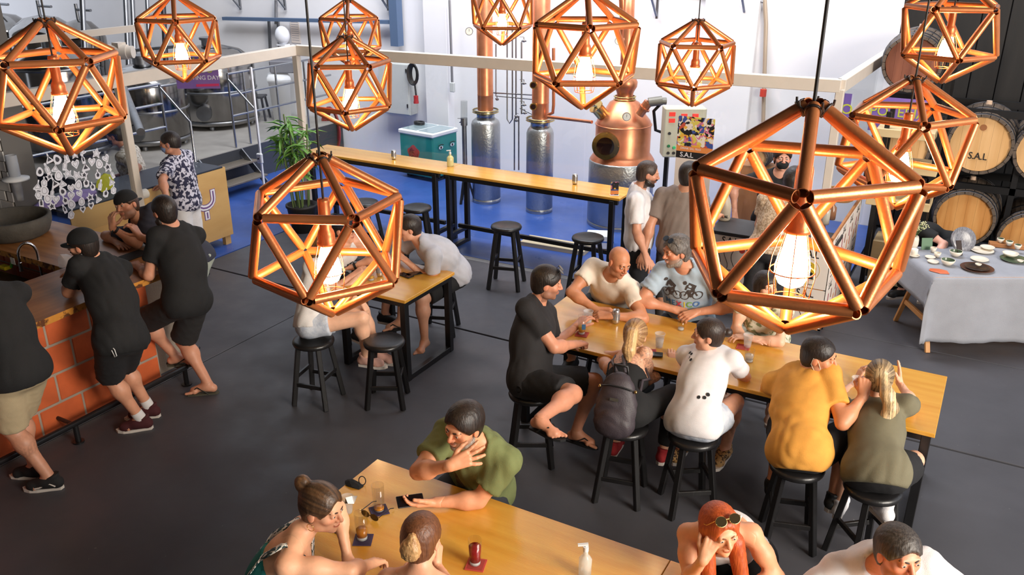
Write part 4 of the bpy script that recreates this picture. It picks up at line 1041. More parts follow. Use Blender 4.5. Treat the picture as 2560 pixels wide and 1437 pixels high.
def mask(p, m, chin=False):
    k = p.s; T = p.hp; F = p.HF; dz = -.045 if chin else 0
    Q = [ell(T(0, .042, -.050+dz), [a*k for a in (.060, .066, .056)], F, .02), half(T(0, .02, 0), -F[:, 1], k=.006), half(T(0, 0, -.012+dz), F[:, 2], k=.006)]
    if chin: Q.append(half(T(0, .0, -.115+dz), -F[:, 2], k=.004))
    o = solid('face_mask', Q, .006, m, p.root, folds(3, .002, .03))
    for sx in (-1, 1): mb = MB(); mb.tube([T(sx*.055, .045, -.03+dz), T(sx*.075, .01, .0), T(sx*.086, -.02, .015), T(sx*.080, -.025, -.03), T(sx*.058, .035, -.075+dz)], .002, 5); mb.build('ear_loop', m, o)
def watch(p, sd, strap, dial, t=.88):
    E, W_ = p.j['el'+sd], p.j['wr'+sd]; c = E+(W_-E)*t; d = unit(W_-E); F = p.hand[sd][1]; r = .031*p.s*(1 if p.sex == 'm' else .86)
    mb = MB(); mb.pipe(c-d*.011, c+d*.011, r+.003, r-.003, 20); mb.mi = 1; mb.cyl(c+F[:, 2]*(r-.002), c+F[:, 2]*(r+.008), .019, n=16); mb.build('wristwatch', [strap, dial], p.root)

# 1 man in khaki shorts at the bar (cut by the photo's edge)
p = Person('man in black tee and khaki shorts leaning on the brick bar, tattooed calf', 1.80, 'm', (196,140,112), 1.08)
p.torso(atz(42, 915, .99), (-42, 705), 235, 240, 'f', .03); p.head((-62, 640), 250, -10)
p.leg('l', ('ik', 250), ('z', 124, 1192, .10), 'shoe', 278).leg('r', ('ik', 245), ('z', 86, 1165, .10), 'shoe', 265)
p.arm('l', ('ik', -.2, -.6, -.6), ('z', -95, 790, 1.13), 'relaxed').arm('r', ('ik', .2, .2, -.8), ('z', -70, 740, 1.13), 'relaxed')
p.build(); A_, K_ = p.j['anl'], p.j['knl']
p.paint.append(lambda V, c, a=A_+(K_-A_)*.62: c.__setitem__(slice(None), c*(1-(np.exp(-((V-a)**2).sum(1)/.0045)*(np.sin(V@V3(190,120,90))*np.sin(V@V3(60,-150,110)) > -.1)*.75)[:, None])))
p.make(hf=.006); p.tops(TEEBLK, .6, -.12, seed=1, loose=.01); p.bottoms(cloth('khaki', (176,158,126)), .92, flare=.035); p.shoes(cloth('black_canvas', (24,24,26)), SOLEW); p.hair(HB, h=.008)
for sd in 'l':
    FF = p.feet[sd][1]; A_ = p.j['an'+sd]; mb = MB(); mb.tube([A_+FF@V3(-.048, y, z) for y, z in ((-.045,-.055),(-.01,-.03),(.03,-.042),(.07,-.058),(.10,-.062))], .006, 6); mb.build('shoe_stripe', SOLEW, p.root)

# 2 man in black cap
p = Person('bearded man in black cap, black tee and shorts leaning on the brick bar', 1.78, 'm', (204,146,116), 1.08)
p.torso(atz(298, 836, .93), tuple(atz(246, 655, 1.385)), 240, 238, 'f', .04); p.head((206, 612), 268, -6)
p.leg('l', ('ik', 245), ('z', 352, 1046, .10), 'shoe', 285).leg('r', ('ik', 240), ('z', 372, 1016, .10), 'shoe', 280)
p.arm('l', ('z', 168, 738, 1.12), ('z', 178, 676, 1.15), 'curl').arm('r', ('ik', .4, .2, -.6), ('z', 205, 690, 1.14), 'relaxed')
p.stubble = ((30,22,18), .8); p.build().make(); p.face(); p.tops(TEEBLK, .62, -.14, seed=2, loose=.02); p.bottoms(cloth('black_shorts', (24,24,27)), .92, flare=.03)
p.shoes(cloth('maroon', (66,20,26)), SOLEW); p.hair(HB, nape=-.075, h=.006); p.beard(HB, .007); cap(p, cloth('black_cap', (18,18,20)))
for sd in 'rl':
    A_ = p.j['an'+sd]; K_ = p.j['kn'+sd]; MB().cyl(A_+unit(K_-A_)*.0, A_+unit(K_-A_)*.075, .045*p.s, .043*p.s, 18).build('sock', mat('white_sock', srgb(214,212,212), .9), p.root)
W_ = p.hpl+p.PF@V3(-.06, -.10, -.02); mb = MB(); mb.tube([W_, W_+AX*.01-EZ*.03-AF*.02, W_+AX*.03-EZ*.08-AF*.03, W_+AX*.045-EZ*.07-AF*.03, W_+AX*.035-EZ*.02-AF*.025, W_], .0035, 6); mb.build('key_cord', mat('white_cord', srgb(214,214,214), .6), p.root)

# 3 man with backwards cap
p = Person('smiling man in backwards black cap and slate tee, cheek on his hand', 1.78, 'm', (206,148,118))
p.torso(V3(-6.48, 5.28, .96), tuple(atz(346, 548, 1.34)), 335, 338, 'f', .05); p.head((316, 512), 344, 2, 14)
p.leg('r', ('ik', 300), ('z', 415, 858, .10), 'shoe', 320).leg('l', ('ik', 300), ('z', 450, 848, .10), 'shoe', 330)
p.arm('l', ('z', 338, 617, 1.11), (281, 570, 'n'), 'curl', dorsal=(-.5, -.85, .2), hd=(.05, .1, 1)).arm('r', ('z', 256, 590, 1.11), ('z', 292, 607, 1.11), 'flat')
p.stubble = ((60,40,30), .5); p.build().make(); p.face(); p.tops(cloth('slate_tee', (50,52,66)), .62, -.12, seed=3); p.bottoms(cloth('pale_shorts', (168,176,166)), .9, flare=.03); p.shoes(cloth('navy', (26,28,50)), SOLEW)
p.hair(HBR, h=.007); cap(p, cloth('black_cap', (18,18,20)), True); watch(p, 'l', mat('black_rubber', srgb(24,24,26), .5), mat('watch_dial', srgb(60,64,60), .2, .6))

# 4 man with flip flops
p = Person('bearded man in black tee and shorts seen from behind, one flip-flop on the foot rail', 1.80, 'm', (206,146,118), 1.1)
p.torso(atz(464, 742, .93), tuple(atz(438, 574, 1.45)), 238, 235, 'f', .04); p.head((410, 527), 236, -8)
p.leg('l', ('ik', 255), ('z', 440, 893, .27), 'flip', 120).leg('r', ('ik', 240), ('z', 520, 958, .10), 'flip', 278)
p.j['anl'] = atz(437, 888, .275); p.feet['l'] = ('flip', frame(heading(95), AU))
p.arm('l', ('z', 372, 688, 1.12), ('z', 328, 652, 1.12), 'relaxed').arm('r', ('ik', .4, .1, -.8), (350, 592, 'f'), 'curl', hd=(-.5, .1, .9))
p.stubble = ((30,22,18), .8); p.build().make(hf=.007); p.tops(TEEBLK, .62, -.15, seed=4, loose=.02); p.bottoms(cloth('charcoal_shorts', (34,33,34)), .93, flare=.035)
p.shoes(mat('flip_strap', srgb(30,30,26), .5), mat('flip_sole', srgb(74,72,58), .7), style='flip'); p.hair(HB, nape=-.08); p.beard(HB, .010)

# 5 man in floral shirt
p = Person('man in navy and white floral shirt and white trousers beside the plywood counter', 1.76, 'm', (196,138,110))
hd_ = atz(428, 352, 1.64); base_ = V3(hd_[0], hd_[1], 0)
p.torso(base_+EZ*.98+AX*.06, base_+EZ*1.47+AX*.03, 262, 258, 'n', .01); p.head((425, 357), 268, -6)
p.stand(260); p.arm('l', (406, 452, 'n'), (418, 500, 'n'), 'relaxed').arm('r', ('y', 250, -80), ('y', 260, -10), 'relaxed')
p.build().make(hf=.005); p.face()
FLOR = mat('cloth_floral', srgb(198,196,210), .8, col2=srgb(34,34,62), vscale=26, contrast=(.47, .52), bump=.2, bscale=200)
p.tops(FLOR, .75, -.13, seed=5, loose=.02); p.bottoms(cloth('white_trousers', (222,220,222)), 1.95); p.shoes(SOLEK, SOLEW); p.hair(HB, h=.006, nape=-.03, vol=.008); mask(p, cloth('mask_blue', (120,140,180)))

# 6 man behind the glass
p = Person('man in pale patterned shirt working behind the plywood counter and glass', 1.75, 'm', (176,120,94))
hd_ = atz(288, 338, 1.62); hd_ = atx(288, 338, -9.75); base_ = V3(hd_[0], hd_[1], 0)
p.torso(base_+EZ*(hd_[2]-.66)+AX*.16, base_+EZ*(hd_[2]-.19)+AX*.10, 268, 270, 'n', .02); p.head(tuple(hd_), 268, -14)
p.stand(265); p.arm('l', (345, 418, 'n'), (318, 447, 'n'), 'relaxed').arm('r', ('y', 250, -75), ('y', 260, -15), 'relaxed')
p.build().make(hf=.006); p.face(); p.tops(mat('cloth_pale_floral', srgb(198,192,182), .8, col2=srgb(150,140,124), vscale=30, contrast=(.5, .56), bump=.2), .7, -.12, seed=6, loose=.02); p.bottoms(cloth('dark_trousers', (40,40,46)), 1.95); p.shoes(SOLEK, SOLEK); p.hair(HB, h=.007); mask(p, cloth('mask_black', (22,22,24)))

# ---- short table
ZS = .74
# 7 woman in white with denim shorts
p = Person('woman in white top and pale denim shorts on a stool at the short table', 1.66, 'f', (226,176,146))
p.torso(atz(783, 800, .73), (800, 668), 95, 80, 'f', .02, .48); p.head((812, 610), 80, -4)
p.leg('r', (905, 795, 'n'), (915, 890, 'f'), 'shoe', 75).leg('l', (925, 775, 'f'), (945, 880, 'f'), 'shoe', 70)
p.arm('l', ('ik', .3, .4, -.8), ('z', 895, 690, .87), 'relaxed').arm('r', (868, 745, 'n'), (932, 768, 'n'), 'relaxed', hd=(.45, .1, -1), dorsal=(.8, -.3, .3))
p.build().make(); p.face(); p.tops(cloth('white_top', (226,222,220)), .45, -.06, seed=7, loose=.015)
p.bottoms(mat('cloth_pale_denim', srgb(204,210,220), .85, col2=srgb(170,180,198), vscale=18, contrast=(.4, .7), bump=.3, bscale=120), .36, flare=.022)
p.shoes(cloth('pink_sneaker', (206,160,146)), SOLEW); p.hair(hairmat('dark_blonde', (96,66,40), (150,112,72)), 'long', extra=lambda T, k: [cone(T(.05, -.06, -.1), T(.06, -.06, -.30), .05, .025, .04), cone(T(-.05, -.06, -.1), T(-.06, -.06, -.30), .05, .025, .04)]); watch(p, 'r', mat('steel_band', srgb(190,180,160), .3, 1.), mat('watch_dial2', srgb(60,60,60), .2))
STOOLS = [((783, 845), 'low', .2, 'black stool under the woman in pale denim shorts')]
# 8 man in cap and tank top
p = Person('man in dark cap and white tank top sitting behind the hanging lamp', 1.76, 'm', (214,156,126))
p.torso(V3(-5.38, 6.10, .735), tuple(atz(846, 624, 1.13)), 45, 30, 'n', .04, .49); p.head((860, 572), 68, -4); p.sit(60, 12)
p.arm('l', ('ik', .9, .4, -.4), ('z', 880, 668, .87), 'relaxed', hd=(-1, -.2, 0)).arm('r', ('ik', -.6, -.5, -.6), ('z', 880, 690, .87), 'relaxed')
p.build().make(); p.face(); TANK = cloth('white_tank', (216,212,210)); p.tops(TANK, 0, -.12, neck=.085, seed=8, neckdrop=.02)
p.print_text('NS', .10, .02, -.18, mat('print_black', srgb(26,26,28), .8), bold=.004)
p.bottoms(cloth('black_shorts', (24,24,27)), .9); p.shoes(SOLEK, SOLEW); p.hair(HB); o = cap(p, cloth('navy_cap', (24,24,36))); watch(p, 'l', SOLEK, mat('watch_dial2', srgb(60,60,60), .2))
mb = MB(); put_text(mb, 'SF', .035, p.hp(-.0, .098, .075), p.HF@V3(-1, 0, 0), p.HF@V3(0, -.2, 1), .006, .002); mb.build('cap_badge', mat('orange_thread', srgb(206,70,40), .8), p.root)
# 9 person in grey tee
p = Person('barefoot person in light grey tee leaning on the short table', 1.70, 'm', (216,160,132), 1.15)
p.torso(V3(-4.42, 6.62, .735), (1050, 612), 300, 300, 'n', .06, .47); p.head((1020, 566), 283, -10)
p.leg('r', ('ik', 285), ('z', 1002, 800, .30), 'flip', 290).leg('l', ('ik', 310), ('z', 1062, 850, .16), 'bare', 340)
p.arm('l', ('ik', 1., -.4, -.6), ('z', 1030, 664, .87), 'flat').arm('r', ('ik', -.6, .4, -.5), ('z', 985, 660, .88), 'relaxed')
p.build().make(); p.face(); p.tops(cloth('heather_grey_tee', (178,178,186)), .6, -.1, seed=9, loose=.015); p.print_poly([[(.05*math.cos(t)+q, -.20+.03*math.sin(t)) for t in np.linspace(0, 6.28, 12)[:-1]] for q in (-.06, .05)], mat('print_orange', srgb(222,90,44), .8))
p.bottoms(cloth('black_shorts', (24,24,27)), .85); p.hair(HB, vol=.016, nape=-.075); p.shoes(SOLEK, SOLEK, 'r', style='flip')
STOOLS += [((1098, 690), 'low', .4, 'black stool under the person in the grey tee'), (V3(-5.38, 6.10, 0), 'low', .1, 'black stool under the man in the tank top')]
# ---- standing behind
# 10 white tee
p = Person('bearded man in white tee and dark trousers standing by the high table', 1.76, 'm', (206,148,120))
hd_ = atz(1616, 430, 1.63); b_ = V3(hd_[0], hd_[1], 0)
p.torso(b_+EZ*.98-AX*.02, b_+EZ*1.46-AX*.06, 80, 75, 'n', .0); p.head((1620, 434), 88, -12); p.stand(80)
p.arm('r', (1592, 585, 'n'), (1615, 640, 'n'), 'relaxed').arm('l', ('y', 100, -75), ('y', 85, -20), 'relaxed')
p.stubble = ((40,30,26), .85); p.build().make(); p.face(); p.tops(cloth('white_tee', (224,220,222)), .75, -.19, seed=10, loose=.02); p.bottoms(cloth('black_trousers', (26,26,30)), 1.95); p.shoes(SOLEK, SOLEK)
p.hair(hairmat('thinning', (46,34,28), (80,62,52)), vol=.006, recede=.022, amp=.001); p.beard(HB, .006)
# 11 grey polo
p = Person('dark haired man in taupe polo shirt standing with his back turned', 1.78, 'm', (200,142,112), 1.06)
hd_ = atz(1722, 436, 1.64); b_ = V3(hd_[0], hd_[1], 0)-AF*.05
p.torso(b_+EZ*.99-AX*.06, b_+EZ*1.48-AX*.06, 160, 155, 'n', .0); p.head((1724, 438), 140, -10); p.stand(155)
p.arm('l', (1620, 575, 'n'), (1610, 632, 'n'), 'relaxed').arm('r', ('y', 120, -70), ('y', 150, 5), 'relaxed')
p.build().make(hf=.007, hh=.006); p.tops(cloth('taupe_polo', (128,114,106)), .72, -.16, seed=11, loose=.03, neck=.066); p.bottoms(cloth('grey_trousers', (70,66,66)), 1.95); p.shoes(SOLEK, SOLEK); p.hair(HB, vol=.014, nape=-.07)
mb = MB(); mb.tube([p.N+p.CF@V3(.066*math.cos(t), .012+.062*math.sin(t), .02+.012*math.sin(t)*-1) for t in np.linspace(0, 2*math.pi, 20)[:-1]], .013, 8, closed=True); mb.build('collar', cloth('taupe_polo', (128,114,106)), p.root)
# 12 bartender
p = Person('bartender in black mask and black tee leaning on the dark stall top', 1.76, 'm', (208,152,128))
hd_ = aty(1956, 396, 9.2); b_ = V3(hd_[0], hd_[1], 0)
p.torso(b_+EZ*(hd_[2]-.67)-AX*.02+AF*.1, b_+EZ*(hd_[2]-.19)-AX*.0+AF*.03, 335, 340, 'n', .02); p.head(tuple(hd_), 352, 4); p.stand(335)
p.arm('r', ('ik', -.5, .2, -.1), ('z', 1836, 528, .97), 'fist').arm('l', ('y', 30, -70), ('y', 0, -40), 'relaxed')
p.build().make(); p.face(); p.tops(TEEBLK, .6, -.12, seed=12); p.bottoms(cloth('black_trousers', (26,26,30)), 1.95); p.shoes(SOLEK, SOLEK); p.hair(HB, vol=.016); mask(p, cloth('mask_black', (22,22,24)))
# 13 woman in lace top
p = Person('dark haired woman in beige lace top seen from behind at the poster stall', 1.68, 'f', (206,150,122))
hd_ = aty(1985, 448, 8.25); b_ = V3(hd_[0], hd_[1], 0); zt_ = hd_[2]
p.torso(b_+EZ*(zt_-.65)-AX*.17-AF*.03, b_+EZ*(zt_-.18)-AX*.09, 150, 150, 'n', .0); p.head(tuple(hd_), 150, -6); p.stand(150)
p.arm('l', ('y', 200, -80), ('y', 150, -50), 'relaxed').arm('r', ('y', 120, -70), ('y', 150, 10), 'relaxed')
p.build().make(hf=.006); p.tops(mat('cloth_lace', srgb(176,150,122), .85, col2=srgb(214,192,166), vscale=55, contrast=(.45, .55), bump=.6, bscale=120), .6, -.05, seed=13, loose=.02, infl=.016); p.bottoms(mat('cloth_black_jeans', srgb(28,27,30), .8, col2=srgb(44,42,44), vscale=20), 1.9); p.shoes(SOLEK, SOLEK); p.hair(HB, 'long', vol=.018)

# ---- long table
def stool_under(p, kind, rz, label, dy=0.): STOOLS.append((V3(p.P[0], p.P[1], 0), kind, rz, label))
# 14 man in black tee at the table end
p = Person('man in black tee and flip-flops at the head of the long table', 1.78, 'm', (206,142,112), 1.12)
p.torso(atz(1330, 935, .735), (1346, 758), 75, 62, 'f', .03); p.head((1368, 706), 88, -12)
p.leg('r', (1432, 985, 'n'), (1350, 1045, 'n'), 'flip', 50).leg('l', ('y', 95, -6), ('y', 285, -72), 'flip', 60)
p.arm('r', ('z', 1402, 890, .92), ('z', 1468, 856, .875), 'fist').arm('l', ('ik', .3, .2, -.9), ('z', 1440, 815, .87), 'relaxed')
p.stubble = ((50,38,32), .5); p.smile = 0; p.build().make(); p.face(); p.tops(cloth('faded_black_tee', (32,30,32)), .66, -.14, seed=14, loose=.015); p.bottoms(cloth('black_shorts', (24,24,27)), .86, flare=.03)
p.shoes(SOLEK, SOLEK, style='flip'); p.hair(HB, vol=.014, nape=-.07); p.sunglasses(mat('dark_lens', srgb(20,20,22), .1), SOLEK, dz=.09)
stool_under(p, 'low', .5, 'black stool under the man in black tee at the table end')
# 15 bald man
p = Person('bald man in cream tee with clasped hands at the long table', 1.78, 'm', (200,136,100), 1.12)
p.torso(atyz(1528, 6.70, .735), (1528, 690), 332, 330, 'n', .03, .50); p.head((1548, 655), 28, -20, -4); p.sit(330)
p.arm('r', ('ik', -1., -.3, -.35), ('z', 1492, 775, .88), 'curl', hd=(1, -.25, -.05), dorsal=(0, -.5, 1)).arm('l', ('ik', 1., -.3, -.35), ('z', 1528, 789, .885), 'curl', hd=(-1, .15, .0), dorsal=(0, -.5, 1))
p.stubble = ((90,62,50), .3); p.build().make(); p.face(); p.tops(cloth('cream_tee', (226,214,198)), .55, -.12, seed=15, loose=.02); p.bottoms(cloth('dark_shorts', (44,46,52)), .85); p.shoes(SOLEK, SOLEW)
stool_under(p, 'low', .1, 'black stool under the bald man')
# 16 man in cyclist tee
p = Person('smiling grey bearded man in light blue cyclist tee at the long table', 1.80, 'm', (208,144,112), 1.1)
p.torso(atyz(1722, 6.68, .735), (1712, 672), 332, 334, 'n', .02, .50); p.head((1690, 628), 292, -8); p.sit(330)
p.arm('r', ('ik', -1., -.2, -.5), ('z', 1682, 772, .91), 'curl', hd=(.9, -.3, -.2), dorsal=(-.1, -.6, 1)).arm('l', ('ik', 1., -.2, -.5), ('z', 1742, 780, .91), 'curl', hd=(-.9, -.3, -.2), dorsal=(.1, -.6, 1))
p.stubble = ((130,118,108), .75); p.smile = 1; p.build().make(); p.face((70,60,54)); p.tops(cloth('light_blue_tee', (164,182,198)), .66, -.14, seed=16, loose=.02); p.bottoms(cloth('navy_shorts', (30,32,46)), .85); p.shoes(SOLEK, SOLEW)
p.hair(hairmat('grey_curls', (62,56,52), (120,112,106)), vol=.018, amp=.005, nape=-.075, recede=.006); p.sunglasses(mat('dark_lens', srgb(20,20,22), .1), SOLEK, dz=.088, dy=-.012); p.beard(hairmat('grey_beard', (112,98,88), (170,160,150)), .003)
PRK = mat('print_dark', srgb(66,58,56), .85)
def wheel(cx, cz, r): return [[(cx+r*math.cos(a), cz+r*math.sin(a)), (cx+r*math.cos(b), cz+r*math.sin(b)), (cx+(r-.005)*math.cos(b), cz+(r-.005)*math.sin(b)), (cx+(r-.005)*math.cos(a), cz+(r-.005)*math.sin(a))] for a, b in zip(np.linspace(0, 6.283, 17)[:-1], np.linspace(0, 6.283, 17)[1:])]
def line(a, b, w_=.004): a = np.array(a); b = np.array(b); d = b-a; n = np.array([-d[1], d[0]])/np.linalg.norm(d)*w_; return [tuple(a-n), tuple(b-n), tuple(b+n), tuple(a+n)]
pol = []
for cx in (-.062, .052):
    z0 = -.235; pol += wheel(cx-.036, z0-.03, .028)+wheel(cx+.036, z0-.03, .028)
    pol += [line((cx-.036, z0-.03), (cx-.016, z0+.005)), line((cx-.016, z0+.005), (cx+.02, z0+.0)), line((cx-.005, z0-.035), (cx+.02, z0)), line((cx-.005, z0-.035), (cx-.016, z0+.005)), line((cx+.036, z0-.03), (cx+.02, z0))]
    pol += [line((cx+.024, z0+.015), (cx-.018, z0+.035), .013), line((cx-.018, z0+.035), (cx-.03, z0+.008), .005), line((cx+.02, z0+.012), (cx-.004, z0-.002), .008), line((cx-.004, z0-.002), (cx+.002, z0-.038), .005)]
    pol.append([(cx-.034+.011*math.cos(t), z0+.045+.010*math.sin(t)) for t in np.linspace(0, 6.28, 10)[:-1]])
p.print_poly([[(a*1.45, z*1.35+.20) for a, z in q] for q in pol], PRK)['kind'] = 'stuff'
for ch, x_, c_ in zip('MEXICO', (-.125, -.075, -.025, .022, .062, .115), ((70,110,150), (70,110,150), (200,60,80), (220,200,60), (120,170,80), (80,120,180))): p.print_text(ch, .068, x_, -.245, mat('ink_%d_%d' % c_[:2], srgb(*c_), .8), bold=.0015)
stool_under(p, 'low', .3, 'black stool under the man in the cyclist tee')
# 17 tattooed woman with backpack
p = Person('tattooed blonde woman in black top with backpack, seen from behind', 1.68, 'f', (224,170,140))
p.torso(atz(1562, 1015, .735), (1572, 893), 150, 155, 'f', .02, .47); p.head((1588, 838), 158, -22); p.sit(150, foot='shoe')
p.arm('r', ('y', 150, -70), (1680, 912, 'f'), 'relaxed', hd=(.1, .5, .4)).arm('l', ('ik', -.8, .3, -.6), ('z', 1560, 880, .87), 'relaxed')
p.build()
def ink(V, c, p=p):
    q = (V-p.N)@p.CF; m = ((np.abs(q[:, 0]) < .15)*(q[:, 1] < -.01)*(q[:, 2] < -.06)*(q[:, 2] > -.32)).astype(float)
    E_, W_ = p.j['elr'], p.j['wrr']
    for a, b, r in ((p.shr, E_, .075), (E_, W_, .055)):
        t = np.clip((V-a)@(b-a)/((b-a)@(b-a)), 0, 1); m = np.maximum(m, (np.linalg.norm(V-a-t[:, None]*(b-a), axis=1) < r)*1.)
    pat = np.sin(V@V3(95, 40, 60)+2*np.sin(V@V3(30, -60, 80)))*np.sin(V@V3(-50, 90, 75)+2*np.sin(V@V3(70, 20, -40))); w_ = (.6*m*np.clip(1.-np.abs(pat)*2.6, 0, 1))[:, None]; c[:] = c*(1-w_)+np.array([.035, .045, .05])*w_
p.paint.append(ink); p.make(hb=.010, hf=.007); p.tops(TEEBLK, 0, -.1, seed=17, low=(.20, .15), infl=.010, amp=.002, neck=.10)
for q in (-1, 1): mb = MB(); mb.tube([p.N+p.CF@V3(q*.085, -.105, -.23), p.N+p.CF@V3(q*.085, -.105, -.12), p.N+p.CF@V3(q*.085, -.055, -.008), p.N+p.CF@V3(q*.085, .05, -.04), p.N+p.CF@V3(q*.08, .115, -.16)], .006, 6); mb.build('strap', TEEBLK, p.root)

p.bottoms(TEEBLK, 1.9); p.shoes(cloth('red_shoe', (150,30,34)), SOLEW)
BLON = hairmat('blonde', (150,104,62), (214,172,118)); PO = lambda T, k: [ell(T(0, -.115, .015), (.04, .035, .04), None, .02), cone(T(0, -.13, .01), T(.005, -.165, -.10), .040, .048, .02), cone(T(.005, -.165, -.10), T(.01, -.155, -.17), .048, .022, .02)]
p.hair(BLON, 'pulled', vol=.014, amp=.004, extra=PO, streak=((112,72,40), (222,182,128))); stool_under(p, 'low', .2, 'black stool under the tattooed woman'); PW = p
# 18 white tee and bun
p = Person('person in white tee with hair bun and denim shorts, leopard sneakers, seen from behind', 1.70, 'f', (222,164,134), 1.0)
p.torso(atz(1738, 1040, .735), (1778, 880), 140, 148, 'f', .03, .49, 1.1); p.head((1770, 836), 258, -4)
p.leg('r', (1838, 1005, 'f'), ('z', 1806, 1150, .16), 'shoe', 325).leg('l', ('y', 165, -6), ('y', 330, -78), 'shoe', 150)
p.arm('r', ('ik', .9, .2, -.5), (1822, 965, 'f'), 'relaxed').arm('l', ('y', 165, -35), ('y', 150, 5), 'relaxed')
p.build(); A_, K_ = p.j['anr'], p.j['knr']
p.paint.append(lambda V, c, a=A_+(K_-A_)*.55: c.__setitem__(slice(None), c*(1-(np.exp(-((V-a)**2).sum(1)/.006)*(np.sin(V@V3(90,120,60)+1) > -.3)*.6)[:, None])))
p.make(); p.face(); p.tops(cloth('white_tee', (224,220,222)), .62, -.13, seed=18, amp=.006, wl=.13, loose=.012)
p.print_poly([[(cx+.011*math.cos(t), cz+.014*math.sin(t)) for t in np.linspace(0, 6.28, 9)[:-1]] for cx, cz in ((-.105, -.09), (-.085, -.11), (-.095, -.14), (-.07, -.165), (.06, -.44), (.095, -.43), (.11, -.40))], mat('print_black', srgb(26,26,28), .8), back=True, off=.006)['kind'] = 'stuff'
p.bottoms(mat('cloth_pale_denim', (.6,.63,.68), .85), .42, flare=.03); p.shoes(mat('leopard', srgb(186,146,92), .7, col2=srgb(60,40,24), vscale=60, contrast=(.52, .58)), SOLEW)
p.hair(hairmat('dark_brown', (34,24,19), (60,44,36)), 'pulled', vol=.010, extra=lambda T, k: [ell(T(.0, -.135, .02), (.034, .034, .034), None, .01)]); stool_under(p, 'low', .6, 'black stool under the person in white tee with a bun')
# 19 woman in floral dress
p = Person('woman with dark fringe in floral dress resting her arms on the long table', 1.66, 'f', (230,180,152))
p.torso(atyz(1912, 6.68, .735), (1908, 760), 332, 335, 'n', .02, .48); p.head((1914, 716), 14, 6); p.sit(330, foot='shoe')
p.arm('r', ('z', 1838, 822, .86), ('z', 1868, 845, .87), 'flat', hd=(.8, -.5, 0)).arm('l', ('z', 1950, 856, .87), ('z', 1890, 846, .87), 'relaxed', hd=(-1, .1, 0))
p.build().make(); p.face(); p.tops(mat('cloth_leaf', srgb(206,202,180), .8, col2=srgb(120,128,90), vscale=22, contrast=(.54, .6), bump=.2), .35, -.12, seed=19, neck=.085); p.bottoms(mat('cloth_leaf', (.6,.6,.5), .8), .7, flare=.03); p.shoes(cloth('sandal', (206,170,150)), SOLEW)
p.hair(HB, 'long', vol=.012, line=.035); stool_under(p, 'low', 0., 'black stool under the woman in the floral dress')
# 20 man in mustard tee
p = Person('man in mustard yellow tee with mask under his chin, hand raised to the woman', 1.80, 'm', (214,146,108), 1.04)
p.torso(atz(2000, 1112, .735), (2005, 932), 148, 150, 'f', .02, .51); p.head((2048, 890), 60, -8); p.sit(150, foot='shoe')
p.arm('r', ('z', 2112, 1078, .86), (2158, 990, 'f'), 'fist', hd=(.15, .4, .9)).arm('l', ('ik', -.8, .4, -.5), ('z', 2000, 960, .87), 'relaxed')
p.stubble = ((90,60,46), .35); p.build().make(); p.face(); p.tops(cloth('mustard_tee', (222,156,66)), .66, -.15, seed=20, loose=.008, amp=.008, wl=.13); p.bottoms(cloth('black_shorts', (24,24,27)), .85, flare=.03); p.shoes(SOLEK, SOLEW)
p.hair(HB, vol=.010, nape=-.06); mask(p, cloth('mask_cream', (228,214,190)), True); stool_under(p, 'low', .3, 'black stool under the man in the mustard tee')
# 21 woman in olive tee
p = Person('woman in olive tee with long blonde ponytail seen from behind', 1.72, 'f', (230,176,146), 1.0)
p.torso(atz(2192, 1165, .735), (2196, 1008), 140, 150, 'f', .02, .50, 1.12); p.head((2198, 945), 158, -20)
p.leg('r', (2285, 1150, 'f'), (2212, 1262, 'n'), 'shoe', 190).leg('l', ('y', 165, -6), ('y', 330, -75), 'shoe', 150)
p.arm('r', (2282, 1010, 'f'), (2248, 955, 'f'), 'flat', hd=(-.15, 0, 1), dorsal=(1, -.3, 0)).arm('l', ('ik', -.8, .3, -.4), (2140, 955, 'f'), 'relaxed', hd=(.3, 0, 1), dorsal=(-1, 0, 0))
p.build().make(hf=.007); p.tops(cloth('olive_tee', (112,106,84)), .6, -.12, seed=21, amp=.006, wl=.13, loose=.012); p.bottoms(cloth('black_shorts', (24,24,27)), .6, flare=.03); p.shoes(cloth('white_shoe', (226,224,226)), SOLEW)
HL = mat('hair_highlights', srgb(66,44,30), .42, col2=srgb(224,192,144), vscale=1., stretch=(100, 100, 4), bump=.3, bscale=1.2, contrast=(.3, .7))
def pony(T, k, p=p):
    pts = [T(.02, -.115, .0)]+[lift(x, y, p.Hc, L_, 'n') for x, y, L_ in ((2218, 985, .20), (2228, 1020, .26), (2205, 1058, .33), (2212, 1096, .41))]
    rr = (.032, .042, .042, .034, .012); return [cone(a, b, r0, r1, .02) for a, b, r0, r1 in zip(pts[:-1], pts[1:], rr[:-1], rr[1:])]
p.hair(HL, 'pulled', vol=.013, amp=.003, extra=pony, streak=((48,32,22), (228,196,148))); stool_under(p, 'low', .7, 'black stool under the woman in the olive tee')

